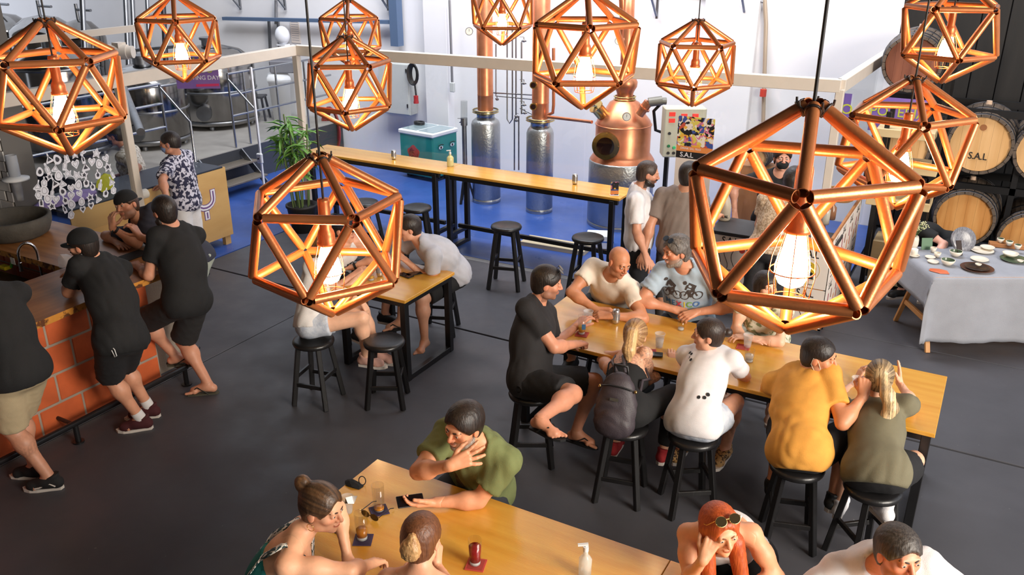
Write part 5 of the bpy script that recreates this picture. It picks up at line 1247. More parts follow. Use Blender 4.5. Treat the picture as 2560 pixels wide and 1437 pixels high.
# ---- front table
# 22 man in green tee
p = Person('laughing grey bearded man in green tee holding a phone at the front table', 1.80, 'm', (222,156,118), 1.08)
p.torso(atz(1200, 1205, .735), (1190, 1108), 330, 335, 'n', .04, .50); p.head((1158, 1064), 322, -10, -8); p.sit(330)
p.arm('r', (1046, 1178, 'n'), (1126, 1163, 'n'), 'spread', hd=(.85, .1, .35), dorsal=(.1, -1, .3)).arm('l', ('z', 1196, 1250, .87), ('z', 1092, 1255, .875), 'relaxed', hd=(-1, -.1, -.03), dorsal=(.2, -.4, -.9))
p.stubble = ((120,104,92), .7); p.smile = 1; p.build().make(hf=.0036, hh=.0036); p.face(); p.tops(cloth('moss_tee', (112,120,74)), .66, -.13, seed=22, loose=.02); p.bottoms(cloth('dark_shorts', (44,46,52)), .85); p.shoes(SOLEK, SOLEW)
p.print_poly([[(-.09, -.22), (.09, -.22), (.08, -.42), (-.08, -.42)]], mat('print_moss', srgb(58,52,38), .85, col2=srgb(84,76,52), vscale=30)); p.hair(HB, vol=.016, nape=-.07); p.beard(hairmat('grey_beard', (112,98,88), (170,160,150)), .003)
stool_under(p, 'low', .1, 'black stool under the laughing man in green'); PG = p
# 23 woman in teal
p = Person('woman in teal open-back top with hair bun and hoop earrings at the front table', 1.70, 'f', (234,176,140), 1.1)
hd_ = atz(806, 1268, 1.36); nk_ = hd_-AX*.10-EZ*.145-AF*.03; p.torso(nk_-AX*.20-AF*.07-EZ*.43, nk_, 95, 92, 'f', .04, .49, 1.1); p.head(tuple(hd_), 66, -10); p.sit(90)
p.arm('r', (895, 1428, 'f'), ('z', 985, 1388, .88), 'relaxed').arm('l', ('ik', .6, .5, -.8), ('z', 868, 1392, .88), 'relaxed', hd=(.4, -.9, 0))
p.build().make(hf=.0036, hh=.0045); p.face((70,48,34)); TEAL = cloth('teal', (22,116,112)); p.tops(TEAL, 0, -.1, seed=23, low=(.19, .45), infl=.012, amp=.002, neck=.12)
PATT = mat('cloth_graphic', srgb(226,222,214), .8, col2=srgb(24,60,64), vscale=40, contrast=(.5, .53))
for q in (1, -1): 
    mb = MB(); pts = [V3(q*.09, -.112, -.25), V3(q*.092, -.105, -.12), V3(q*.095, -.05, .000), V3(q*.095, .05, -.03), V3(q*.09, .12, -.15)]
    pts = [p.N+p.CF@a*p.s*1.05 for a in pts]; w_ = p.CF[:, 0]*.030
    for a, b in zip(pts[:-1], pts[1:]): mb.add([a-w_, b-w_, b+w_, a+w_], [(0, 1, 2, 3)], True)
    o = mb.build('strap', PATT, p.root); md = o.modifiers.new('t', 'SOLIDIFY'); md.thickness = .004
p.bottoms(TEAL, 1.2); p.shoes(SOLEK, SOLEW)
p.hair(hairmat('streaked', (52,36,26), (134,98,64)), 'pulled', vol=.012, amp=.002, line=.084, streak=((40,28,20), (120,86,56)), extra=lambda T, k: [ell(T(.0, -.115, .085), (.040, .036, .044), None, .012)])
mb = MB(); mb.tube([p.hp(.085, -.0+.018*math.sin(t), -.055+.018*math.cos(t)) for t in np.linspace(0, 6.283, 17)[:-1]], .0016, 6, closed=True); mb.build('earring', mat('gold', srgb(220,180,110), .2, 1.), p.root)
stool_under(p, 'low', .1, 'black stool under the woman in teal')
# 24 woman with bun from behind
p = Person('woman with blonde bun in black straps seen from behind, holding a phone', 1.66, 'f', (228,166,132))
hd_ = atz(1054, 1345, 1.38); p.torso(hd_-EZ*.62-AF*.10, hd_-EZ*.155-AF*.05, 165, 165, 'n', .0); p.head(tuple(hd_), 160, -14); p.sit(150)
p.arm('r', ('ik', .5, -.1, -1), (1092, 1412, 'f'), 'grip', hd=(.1, .4, .9), dorsal=(.9, -.3, 0)).arm('l', ('ik', -.5, 0, -1), ('z', 1010, 1437, .90), 'relaxed')
p.build().make(hf=.006); p.tops(TEEBLK, 0, -.1, seed=24, low=(.17, .2), infl=.01, amp=.002, neck=.11)
for q in (-1, 1): mb = MB(); mb.tube([p.N+p.CF@V3(q*.085, -.10, -.2), p.N+p.CF@V3(q*.085, -.10, -.1), p.N+p.CF@V3(q*.085, -.05, -.004), p.N+p.CF@V3(q*.085, .05, -.03), p.N+p.CF@V3(q*.08, .11, -.16)], .006, 6); mb.build('strap', TEEBLK, p.root)
p.bottoms(TEEBLK, 1.); p.shoes(SOLEK, SOLEW)
p.hair(hairmat('auburn', (84,48,28), (120,74,44)), 'pulled', vol=.012, amp=.003)
solid('hair_bun', [ell(p.hp(.005, -.122, .0), (.046, .034, .052), p.HF, .01), ell(p.hp(.01, -.12, .05), (.02, .02, .025), p.HF, .015)], .005, BLON, p.root, folds(3, .004, .02)); PB = p
stool_under(p, 'low', .1, 'black stool under the woman with the blonde bun')
# 25 red haired woman
p = Person('red haired woman in white strap top, hand to her forehead, sunglasses on her head', 1.70, 'f', (234,168,128))
hd_ = atz(1800, 1322, 1.18); p.torso(atyz(1845, 3.86, .735), hd_-EZ*.13+AF*.12+AX*.02, 335, 338, 'n', .05); p.head(tuple(hd_), 14, -6, 6); p.sit(330)
p.arm('r', ('z', 1722, 1440, .87), (1758, 1398, 'n'), 'flat', hd=(.45, .35, .8), dorsal=(-.2, -.95, .2)).arm('l', ('z', 1945, 1445, .87), ('z', 1880, 1460, .87), 'relaxed')
p.build().make(hf=.0036, hh=.0036); p.face((120,70,40)); p.tops(cloth('white_top', (226,222,220)), 0, -.1, seed=25, low=(.15, -.2), infl=.01, amp=.002, neck=.11)
for q in (-1, 1): mb = MB(); mb.tube([p.N+p.CF@V3(q*.10, -.09, -.12), p.N+p.CF@V3(q*.10, -.045, -.008), p.N+p.CF@V3(q*.10, .05, -.03), p.N+p.CF@V3(q*.085, .115, -.18)], .007, 6); mb.build('strap', cloth('white_top', (226,222,220)), p.root)
p.bottoms(TEEBLK, 1.); p.shoes(SOLEK, SOLEW)
RED = hairmat('red', (150,58,22), (196,92,40)); p.hair(RED, 'long', vol=.014, amp=.0018, h=.0055, extra=lambda T, k: [cone(T(.075, .02, -.1), T(.085, .10, -.30), .042, .03, .03), cone(T(-.075, .02, -.1), T(-.085, .10, -.30), .045, .035, .03)], line=.082)
p.sunglasses(mat('amber_lens', srgb(58,46,22), .08, .4), mat('gold', srgb(220,180,110), .2, 1.), dz=.098, dy=-.005, tilt=48)
stool_under(p, 'low', .1, 'black stool under the red haired woman')
# 26 man in white tee, front right
p = Person('short haired man in white tee with lowered eyes in the front corner', 1.80, 'm', (226,150,118), 1.08)
hd_ = atz(2246, 1385, 1.20); p.torso(atyz(2215, 3.86, .735), hd_-EZ*.15+AF*.10-AX*.01, 340, 345, 'n', .05); p.head(tuple(hd_), 10, 2); p.sit(330)
p.arm('r', ('ik', -.7, -.2, -.4), ('z', 2120, 1500, .88), 'relaxed').arm('l', ('ik', .8, -.1, -.4), ('z', 2300, 1520, .88), 'relaxed')
p.stubble = ((120,84,66), .3); p.build().make(hf=.0036); p.face((50,40,34)); p.tops(cloth('white_tee', (224,220,222)), .66, -.13, seed=26, loose=.02); p.bottoms(cloth('dark_shorts', (44,46,52)), .85); p.shoes(SOLEK, SOLEW); p.hair(hairmat('salt_pepper', (34,28,26), (84,76,70)), vol=.013, amp=.004, nape=-.07)
stool_under(p, 'low', .1, 'black stool under the man in white tee in the front corner')
# 27 seller bending behind the ceramics table
p = Person('brown haired person in black bending behind the ceramics table', 1.66, 'f', (222,168,150))
c_ = atz(2400, 640, .78); c_ = TC+U*.33+Vd*1.15; c_[2] = 0
p.torso(c_+EZ*.72+AX*.32, c_+EZ*.84-AX*.12, 300, 290, 'n', .08, ); p.head(tuple(c_+EZ*.80-AX*.26-AF*.06), 310, -60); p.sit(290)
p.arm('l', ('y', 40, -20), ('y', 300, -45), 'relaxed').arm('r', ('y', 280, -60), ('y', 290, -60), 'relaxed')
p.build().make(hf=.006); p.tops(TEEBLK, .6, -.1, seed=27); p.bottoms(TEEBLK, 1.9); p.shoes(SOLEK, SOLEW); p.hair(HBR, 'long', vol=.02, h=.007)

for at, kind, rz, lab in STOOLS:
    q = atz(at[0], at[1], .60) if len(at) == 2 else at
    stool(kind, q[0], q[1], rz, lab)
q = atz(960, 848, .60); stool('low', q[0], q[1], .5, 'empty black stool pulled out beside the short plywood table')

# ------------------------------------------------------------ distillery behind the glass
def zpy(X, Y, py):
    a = V3(X, Y, -CAM_H); k = (CYP-py)/FPX; return (k*(a@_fw)-a@_cu)/(_cu[2]-k*_fw[2])
CU = mat('polished_copper', srgb(226,150,110), .34, .82, col2=srgb(204,124,86), vscale=5, bump=.05, bscale=8)
BRASS = mat('brass', srgb(196,170,104), .22, 1., var=.1)
JACK = mat('dimpled_steel_jacket', srgb(176,178,180), .34, .9, bump=.5, bscale=34, var=.06)
DARKG = mat('dark_porthole_glass', srgb(40,22,20), .05); GAUGE = mat('gauge_face', srgb(226,222,210), .4)
def gauge(p, n, r, parent):
    mb = MB(); n = unit(n); mb.cyl(p, p+n*.03, r, n=20); mb.mi = 1; mb.cyl(p+n*.03, p+n*.032, r*.85, n=20); mb.mi = 2; mb.bar(p+n*.033, p+n*.033+EZ*r*.6, .004, .003)
    mb.build('gauge', [STEELR, GAUGE, INK], parent)
def valve(p, d, parent, m=None):
    mb = MB(); d = unit(d); mb.cyl(p, p+d*.07, .014, n=10); mb.ball(p+d*.035, .022, 10, 6); mb.cyl(p+d*.035, p+d*.035+EZ*.05, .006, n=8); mb.bar(p+d*.035+EZ*.05, p+d*.035+EZ*.05+d*.06, .012, .006); mb.build('valve', m or STEELR, parent)
FD = -AF   # direction back to the photographer
def column(X, Y, r, ztop, rc, label, dish):
    t = thing('still_column', label, 'still column', (X, Y, 0))
    MB().lathe([(0, 0), (r, 0), (r, .06), (r-.01, .065), (r, .07), (r, ztop-.10), (r*.92, ztop-.05), (rc*1.2, ztop), (0, ztop)], (X, Y, 0), 40).build('jacket', JACK, t)
    MB().lathe([(rc*1.15, ztop), (rc*1.15, ztop+.07), (rc*1.6, ztop+.075), (rc*1.6, ztop+.11), (rc*1.05, ztop+.115), (0, ztop+.115)], (X, Y, 0), 32).build('collar', STEEL, t)
    for z in (ztop+.075, ztop+.105): MB().lathe([(rc*1.62, z), (rc*1.72, z+.006), (rc*1.62, z+.014)], (X, Y, 0), 32, caps=False).build('flange', BRASS, t)
    zc = 3.35 if dish else 3.0
    MB().lathe([(rc, ztop+.11), (rc, ztop+.32), (rc*1.03, ztop+.33), (rc, ztop+.34), (rc, zc-.02), (rc*.8, zc), (0, zc+.01)], (X, Y, 0), 36).build('copper_tower', CU, t)
    return t
c1 = column(-6.60, 10.92, .215, zpy(-6.60, 10.92, 300)+.04, .115, 'copper still column on steel jacket beside the chest freezer', True)
c2 = column(-5.66, 10.86, .195, zpy(-5.66, 10.86, 325)+.06, .120, 'copper still column with brass portholes between the other column and the pot still', False)
gauge(aty(1173, 78, 10.75), FD, .055, c1); p_ = aty(1178, 300, 10.8)
for px, py in ((1333, 212), (1333, 266)):
    q = aty(px, py, 10.72); mb = MB(); mb.cyl(q, q+FD*.03, .05, n=18); mb.mi = 1; mb.cyl(q+FD*.03, q+FD*.032, .036, n=18); mb.build('porthole', [BRASS, DARKG], c2)
for px, py in ((1316, 102), (1316, 208), (1316, 262), (1318, 282)): valve(aty(px, py, 10.76), -AX, c2)
mb = MB().tube([aty(1304, y, 10.75) for y in (105, 200, 270, 285)], .012, 8); mb.build('sight_pipe', STEELR, c2)
mb = MB().tube([aty(1384, 120, 10.8), aty(1384, 262, 10.8), aty(1382, 282, 10.8), aty(1370, 287, 10.8)], .022, 10); mb.build('copper_pipe', CU, c2)
mb = MB().tube([aty(1370, 292, 10.7), aty(1440, 300, 10.6), aty(1480, 305, 10.5)], .022, 10); mb.build('copper_pipe', CU, c2)
# condenser pipework between the columns
pw = thing('pipework', 'thin steel pipes hanging on the white wall between the still columns', 'pipes', (-5.9, 11.2, .8))
for pts in ([(1226,100),(1226,225),(1235,232),(1330,237)], [(1240,110),(1240,240),(1330,248)], [(1268,60),(1268,298),(1274,308),(1281,298),(1281,60)], [(1290,90),(1290,290),(1286,300),(1286,425)], [(1300,270),(1330,285)], [(1297,290),(1297,425)]):
    MB().tube([aty(x, y, 11.1) for x, y in pts], .011, 8).build('pipe', STEELR, pw)
for px, py in ((1226, 232), (1288, 290), (1240, 247), (1288, 300)): valve(aty(px, py, 11.08), AX*.5+FD, pw)
sg = thing('sight_glass', 'clear glass measuring cylinder with steel tap beside the still column', 'instrument', aty(1160, 440, 10.7)*V3(1, 1, 0))
q0, q1 = aty(1160, 296, 10.7), aty(1160, 252, 10.7)
MB().pipe(q0, q1, .05, .046, 18).build('cylinder', glass_mat('clear_glass', (.95, .96, .96), .1), sg)
MB().cyl(q0-EZ*.75, q0, .035, n=14).cyl(q0-EZ*.1, q0+EZ*.01, .05, n=14).build('stem', STEELR, sg); valve(q0-EZ*.05, -AX, sg)
mb = MB()
for q in (-.12, .12): mb.bar(q0-EZ*.75, V3(q0[0]+q, q0[1]+.08, 0), .03, .03)
mb.bar(q0-EZ*.75, V3(q0[0], q0[1]-.14, 0), .03, .03); mb.build('stand', BLACK, sg)
# pot still
PX, PY = -4.42, 10.92
ps = thing('pot_still', 'round copper pot still with brass porthole on a steel base', 'pot still', (PX, PY, 0))
zb, zs_, zn = zpy(PX, PY-.4, 412), zpy(PX, PY, 300), zpy(PX, PY, 248)
MB().lathe([(0, 0), (.45, 0), (.45, .06), (.44, .065), (.45, .07), (.45, zb-.02), (.44, zb), (0, zb)], (PX, PY, 0), 48).build('steel_base', JACK, ps)
MB().lathe([(.44, zb), (.40, zb+.06), (.375, zb+.09), (.375, zs_-.06), (.36, zs_), (.30, zs_+.07), (.2, zn-.04), (.13, zn), (.11, zn+.02), (.11, zn+.08), (.12, zn+.11), (.155, zn+.17), (.16, zn+.23), (.13, zn+.29), (.09, zn+.33), (.085, zn+.5), (.06, 3.3), (0, 3.31)], (PX, PY, 0), 48).build('copper_pot', CU, ps)
for z, r_ in ((zn-.005, .15), (zn+.03, .15), (zs_-.06, .385)): MB().lathe([(r_-.02, z), (r_, z+.004), (r_, z+.014), (r_-.02, z+.018)], (PX, PY, 0), 40, caps=False).build('band', BRASS if r_ < .2 else CU, ps)
q = aty(1515, 364, PY-.40); n = unit(FD*.9-AX*.25)
mb = MB(); 
def ring(mb, c, n, ro, ri, th, seg=28):
    mb.pipe(c, c+n*th, ro, ri, seg)
ring(mb, q-n*.06, n, .185, .12, .09); ring(mb, q+n*.03, n, .155, .12, .02); ph = mb.build('porthole', BRASS, ps)
MB().cyl(q-n*.05, q+n*.015, .122, n=24).build('porthole_glass', DARKG, ph)
mb = MB(); x_ = unit(np.cross(n, EZ)); y_ = np.cross(x_, n)
for i in range(8): a = i*math.pi/4; mb.cyl(q+n*.03+(x_*math.cos(a)+y_*math.sin(a))*.168, q+n*.055+(x_*math.cos(a)+y_*math.sin(a))*.168, .012, n=8)
mb.build('porthole_bolts', BRASS, ph)
gauge(aty(1566, 291, PY-.36), FD, .055, ps)
q = aty(1497, 275, PY-.25); d = unit(-AX*.6+FD*.3+EZ*.7); MB().cyl(q-d*.1, q+d*.06, .085, n=22).cyl(q+d*.06, q+d*.075, .10, n=22).build('manhole', BRASS, ps); MB().bar(q+d*.08-AX*.1, q+d*.08+AX*.1, .03, .015).cyl(q+d*.08, q+d*.14, .012).build('clamp', STEELR, ps)
q = aty(1612, 268, PY-.2); d = unit(AX*.5+FD*.2+EZ*.8); MB().cyl(q-d*.12, q+d*.08, .06, n=20).cyl(q-d*.02, q+d*.0, .08, n=20).build('side_neck', CU, ps)
MB().cyl(q+d*.08, q+d*.11+AX*.16, .06, n=16).cyl(q+d*.1+AX*.14, q+d*.1+AX*.22, .045, n=14).build('agitator_motor', mat('grey_motor', srgb(120,116,108), .5, .4), ps)
mb = MB().tube([q+d*.1+AX*.18, q+AX*.12-EZ*.05, q+AX*.16-EZ*.3, q+AX*.28-EZ*.34], .022, 10); mb.build('cable_hose', BLACK, ps)
MB().tube([aty(1560, 120, PY), aty(1558, 30, PY), aty(1555, -30, PY)], .05, 14).build('lyne_arm', CU, ps); gauge(aty(1546, 102, PY-.1), FD, .05, ps)
# control panel on legs
cpn = thing('control_panel', 'beige electrical control panel with red displays beside the pot still', 'control panel', V3(*aty(1712, 470, 10.6)[:2], 0))
c0 = aty(1707, 328, 10.6); W_, Hh_ = .52, .62; Fm = np.column_stack([AX, AF, EZ])
MB().box(c0, (W_, .24, Hh_), Fm, .012).build('box', mat('beige_enamel', srgb(196,190,168), .5, var=.03), cpn)
for s_ in (-.18, .18): MB().bar(c0+AX*s_-EZ*Hh_/2, V3(*(c0+AX*s_)[:2], 0), .05, .05).build('leg', BLACK, cpn)
for i, (a, b) in enumerate(((-.17, .24), (-.17, .16), (-.02, .22), (-.02, .14), (.12, .22), (.12, .14))): MB().box(c0+AX*a+EZ*b-AF*.124, (.075, .012, .05), Fm).build('display', mat('red_display', srgb(120,24,24), .3, emit=(1., .05, .03), estr=.6), cpn)
for a, b, cc in ((-.19, -.16, (30,120,70)), (-.12, -.18, (60,200,120)), (-.19, -.25, (50,46,44)), (-.12, -.25, (50,46,44)), (-.19, .0, (40,40,44))): MB().cyl(c0+AX*a+EZ*b-AF*.12, c0+AX*a+EZ*b-AF*.14, .018, n=12).build('button', mat('btn_%d' % cc[1], srgb(*cc), .4), cpn)
# poster board with graffiti art, menu sheet below
pb = thing('poster_board', 'poster board with graffiti art, orange band and menu sheet on the glass', 'poster', V3(*aty(1735, 500, 9.25)[:2], 0))
bl, br_ = aty(1690, 385, 9.25), aty(1780, 390, 9.25); xw = unit((br_-bl)*V3(1, 1, 0)); wd = np.linalg.norm(br_-bl)
GRAF = mat('graffiti_art', (.5,.5,.5), .6); nt = GRAF.node_tree; N_ = nt.nodes; L_ = nt.links
tcn = N_.new('ShaderNodeTexCoord'); n1 = N_.new('ShaderNodeTexNoise'); n1.inputs['Scale'].default_value = 9; mxv = N_.new('ShaderNodeMix'); mxv.data_type = 'RGBA'; mxv.inputs[0].default_value = .25
L_.new(tcn.outputs['Object'], n1.inputs['Vector']); L_.new(tcn.outputs['Object'], mxv.inputs[6]); L_.new(n1.outputs['Color'], mxv.inputs[7])
vn = N_.new('ShaderNodeTexVoronoi'); vn.inputs['Scale'].default_value = 24; L_.new(mxv.outputs[2], vn.inputs['Vector'])
rp = N_.new('ShaderNodeValToRGB'); rp.color_ramp.interpolation = 'CONSTANT'; els = rp.color_ramp.elements
for i, cc in enumerate(((24,20,24), (214,196,90), (226,216,206), (190,80,60), (60,80,150), (30,26,30), (206,120,150), (226,170,60))):
    e = els[i] if i < 2 else els.new(i/8.); e.position = i/8.; e.color = (*srgb(*cc), 1)
sp_ = N_.new('ShaderNodeSeparateColor'); L_.new(vn.outputs['Color'], sp_.inputs[0]); L_.new(sp_.outputs[0], rp.inputs[0]); L_.new(rp.outputs[0], N_['Principled BSDF'].inputs['Base Color'])
def sheet(nm, z0, z1, m, off=0.): return MB().box(bl+xw*wd/2+EZ*((z0+z1)/2)-AF*off, (wd, .006, z1-z0), np.column_stack([xw, np.cross(EZ, xw), EZ])).build(nm, m, pb)
zt = np.linalg.norm(aty(1690, 288, 9.25)[2]-bl[2])
sheet('art_sheet', .24*zt, zt, GRAF); sheet('orange_band', .0+.10*zt, .24*zt, mat('orange_band', srgb(222,138,72), .6)); bs = sheet('black_band', -.08*zt, .10*zt, mat('black_band', srgb(26,24,26), .6)); ms = sheet('menu_sheet', -1.15*zt, -.08*zt, PAPER)
yn = np.cross(EZ, xw); mb = MB(); put_text(mb, 'S.A.L', .075, bl+xw*wd*.3+EZ*.01*zt-yn*.005, xw, EZ, .001, .001); mb.build('lettering', LW, bs)
mb = MB(); put_text(mb, 'DRINK SAL FRIO', .032, bl+xw*wd*.4+EZ*.18*zt-yn*.005, xw, EZ, .001); mb.build('lettering', LW, pb)
mb = MB()
for i, tx in enumerate(('MENU', 'gin tonica', 'negroni', 'moscow mule', 'fitzgerald', 'sal spritz')): put_text(mb, tx, .03 if i else .04, bl+xw*wd*.5-EZ*(.2+.15*i)*zt-yn*.005, xw, EZ, .001)
mb.build('lettering', INK, ms)

# ------------------------------------------------------------ along the white wall
fz = thing('chest_freezer', 'teal chest freezer with glass lid painted with a red rose and eyes', 'freezer', (-8.2, 11.9, 0))
A0 = V3(-8.70, 11.55, 0); FW, FDp, FH = 1.12, .62, .86; A0 = atz(1003, 437, .03)*V3(1, 1, 0); B0 = atz(1080, 453, .03)*V3(1, 1, 0); fx = unit(B0-A0); fy = np.cross(EZ, fx); FW = np.linalg.norm(B0-A0)*1.06; FR = np.column_stack([fx, fy, EZ]); fc = A0+fx*FW/2+fy*FDp/2
TEALP = mat('teal_enamel', srgb(24,130,124), .45, var=.1, vscale=4); FH = zpy(A0[0], A0[1], 322)
MB().box(fc+EZ*(FH*.5+.02), (FW, FDp, FH-.10), FR, .02).build('body', TEALP, fz)
MB().box(fc+EZ*(FH-.03), (FW+.03, FDp+.03, .07), FR, .015).build('lid_frame', WHITEP, fz)
for s_ in (-.25, .25): MB().box(fc+EZ*(FH+.008)+fx*FW*s_, (FW*.44, FDp*.84, .01), FR).build('lid_glass', mat('lid_glass', srgb(150,170,176), .06, coat=.5), fz)
for s_ in (-.4, .4): MB().box(fc+fx*FW*s_+EZ*.02, (.08, .4, .04), FR).build('foot', BLACK, fz)
def on_fz(a, b): return A0+fx*FW*a+EZ*b-fy*.004
RED_ = mat('rose_red', srgb(170,44,44), .6); RED2 = mat('rose_dark', srgb(110,24,28), .6)
rg = random.Random(2)
ro = MB().prism([(.125*math.cos(t)*(1+.1*math.sin(5*t)), .125*math.sin(t)*(1+.1*math.sin(5*t))) for t in np.linspace(0, 6.283, 31)[:-1]], on_fz(.42, FH*.55), fx, EZ, -.003).build('painted_rose', RED_, fz)
mb = MB()
for r_ in (.03, .06, .09): mb.tube([on_fz(.42, FH*.55)+fx*r_*math.cos(t)+EZ*r_*math.sin(t)-fy*.004 for t in np.linspace(r_*20, r_*20+4.6, 12)], .006, 5)
mb.build('petal_lines', RED2, ro)
SP = A0+fx*(FW*1.03+.004)
for a in (.28, .74):
    ec_ = SP+fy*FDp*a+EZ*FH*.70
    mb = MB(); mb.prism([(.05*math.cos(t), .028*math.sin(t)) for t in np.linspace(0, 6.283, 17)[:-1]], ec_, fy, EZ, .002); mb.mi = 1; mb.prism([(.02*math.cos(t), .022*math.sin(t)) for t in np.linspace(0, 6.283, 13)[:-1]], ec_+fx*.003, fy, EZ, .002)
    mb.tube([ec_+fy*x+fx*.004+EZ*(.05-.4*x*x*8) for x in (-.06, -.03, 0, .03, .06)], .007, 5); mb.build('painted_eye', [WHITEP, INK], fz)
cb = MB(); 
for i in range(3): cb.tube([fc+EZ*(FH+.03+.012*i)+fx*(-.28+.09*math.cos(t))+fy*(.1+.07*math.sin(t)) for t in np.linspace(0, 6.28, 14)[:-1]], .014, 6, closed=True)
cb.build('cable_coil', BLACK, label='black cable coil lying on the chest freezer lid', cat='cable')
def wall(px, py, Y=12.47): return aty(px, py, Y)
ec = thing('wall_cabinet', 'grey electrical cabinet on the white wall with hinges', 'cabinet', wall(1000, 220))
a, b = wall(962, 150), wall(1043, 285); c_ = (a+b)/2
MB().box((c_[0], 12.38, c_[2]), (abs(b[0]-a[0]), .22, abs(a[2]-b[2])), None, .012).build('box', mat('grey_enamel', srgb(196,198,196), .5), ec)
MB().box((c_[0], 12.262, c_[2]), (abs(b[0]-a[0])-.03, .02, abs(a[2]-b[2])-.03), None, .006).build('door', mat('grey_enamel', (.6,.6,.6), .5), ec)
for z in (-.3, .3): MB().cyl((b[0]-.04, 12.25, c_[2]+z), (b[0]-.04, 12.25, c_[2]+z+.06), .015).build('hinge', BLACK, ec)
cc = wall(1035, 185, 12.225); mb = MB()
for i in range(5): mb.tube([cc+EX*(.045+.012*i)*math.cos(t)*1.2+EZ*(.13+.012*i)*math.sin(t)-EY*.01*i for t in np.linspace(0, 6.28, 18)[:-1]], .014, 6, closed=True)
mb.tube([cc-EZ*.12, cc-EZ*.3+EX*.02, cc-EZ*.42+EX*.03], .015, 6); hc = mb.build('hanging_cable', BLACK, ec, label='black coiled power cable with red plug')
q = wall(1040, 245, 12.2); MB().cyl(q+EZ*.04, q-EZ*.05, .04, n=14).cyl(q-EZ*.05, q-EZ*.09, .045, n=14).build('plug', [mat('plug_red', srgb(170,30,34), .5)], hc)
hs = MB(); cc = wall(832, 310, 12.3)
for i in range(4): hs.tube([cc+EX*(.12+.03*i)*math.cos(t)+EZ*(.33+.03*i)*math.sin(t)-EY*.02*i-EZ*.1 for t in np.linspace(0, 6.28, 22)[:-1]], .018, 7, closed=True)
hs.build('garden_hose', mat('red_hose', srgb(140,40,44), .5), label='dark red hose coil hanging low on the white wall', cat='hose')
for pts, r_, lab in (([(1124, 0), (1131, 215)], .022, 'vertical grey conduit on the pillar beside the still column'), ([(1912, 0), (1915, 60), (1905, 400)], .028, 'vertical tan conduit with red joint on the white wall'), ([(1775, -5), (1775, 160)], .035, 'steel vent pipe on the white wall above the control panel'), ([(1600, -40), (1915, 6)], .02, 'horizontal conduit along the wall top'), ([(690, 0), (690, 60)], .03, 'dark vertical pipe on the wall left of the dispenser')):
    mb = MB().tube([wall(x, y, 12.28 if x < 1200 and x > 1000 else 12.44) for x, y in pts], r_, 10); mb.build('conduit', mat('tan_conduit', srgb(176,158,138), .5, .3) if x_ is not None and 'tan' in lab else mat('grey_conduit', srgb(150,150,154), .4, .6), label=lab, cat='pipe')
q = wall(1908, 232, 12.4); MB().cyl(q-EZ*.05, q+EZ*.05, .045).build('pipe_joint', mat('joint_red', srgb(196,60,44), .5), label='red joint on the tan wall conduit', cat='pipe joint')
q = wall(1131, 218, 12.27); MB().box(q, (.09, .05, .16), None, .01).build('wall_socket', mat('grey_enamel', (.6,.6,.6), .5), label='small grey socket box at the end of the pillar conduit', cat='socket')
for px, py in ((1643, 25), (1865, 25), (600, 8), (712, 8), (970, 8)):
    q = wall(px, py, 12.45); mb = MB(); mb.bar(q+EZ*.25, q-EZ*.12, .035, .03).bar(q+EZ*.25-EY*.02, q+EZ*.25-EY*.34-EX*.02, .035, .03).bar(q-EZ*.08-EY*.02, q+EZ*.22-EY*.30, .03, .02); mb.build('shelf_bracket', STEELR, label='grey steel shelf bracket high on the white wall', cat='bracket', group='wall brackets')
BLUEG = mat('blue_grey_steel', srgb(96,118,150), .5, .3)
a, b = wall(560, 46, 12.35), wall(980, 55, 12.35); MB().bar(a, b, .10, .06).build('cable_tray', BLUEG, label='blue grey cable tray running along the white wall', cat='cable tray')
q = wall(985, 40, 12.3); MB().box((q[0], 12.35, 2.6), (.16, .16, 1.2)).build('steel_column', BLUEG, label='blue grey steel column end above the wall cabinet', cat='column')
for px, y0 in ((672, 50), (695, 50)): a = wall(px, y0, 12.4); b = wall(px+4, 130, 12.4); MB().bar(a, b, .04, .04).build('tray_strut', STEELR, label='grey strut below the blue cable tray', cat='strut', group='tray struts')
q = wall(706, 88, 12.35); mb = MB().ball(q, (.15, .12, .17), 18, 12).box(q-EZ*.17, (.2, .14, .03)); mb.build('paper_dispenser', mat('white_enamel', srgb(232,234,240), .25), label='white rounded paper dispenser on the wall', cat='dispenser')
q = wall(738, 78, 12.49); nb = MB().box(q, (.22, .006, .42)).build('wall_notice', PAPER, label='white printed schedule sheet on the wall beside the dispenser', cat='notice')
mb = MB()
for i in range(9): mb.box(q+EZ*(.16-.04*i)-EY*.004, (.17, .002, .008))
mb.build('text_lines', mat('grey_ink', srgb(150,150,156), .8), nb)
# ------------------------------------------------------------ brewery platform on the left
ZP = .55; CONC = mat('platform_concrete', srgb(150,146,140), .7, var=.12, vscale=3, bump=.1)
pf = thing('platform', 'raised concrete brewing platform edged with steel and yellow tape', 'platform', (-12.8, 9.5, 0))
XE = atz(600, 372, ZP)[0]
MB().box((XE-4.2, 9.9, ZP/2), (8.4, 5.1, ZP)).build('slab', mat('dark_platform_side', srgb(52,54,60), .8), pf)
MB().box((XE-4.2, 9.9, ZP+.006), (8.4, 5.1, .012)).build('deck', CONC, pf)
stp = thing('steel_steps', 'two checker plate steel steps leading up to the platform', 'steps', (XE+.3, 9.1, 0))
CHK = mat('checker_plate', srgb(134,124,112), .45, .5, bump=.6, bscale=60)
for i, z in enumerate((.37, .19)):
    a = atz((585, 630)[i], (405, 445)[i], z); MB().box((XE+.14+.28*i, a[1]-.15, z), (.27, .85, .03), None, .004).build('tread', CHK, stp)
ys = atz(600, 425, .3)[1]-.15
for y in (-.44, .44): MB().bar((XE+.02, ys+y, ZP-.02), (XE+.52, ys+y, .06), .02, .10).build('stringer', STEELR, stp)
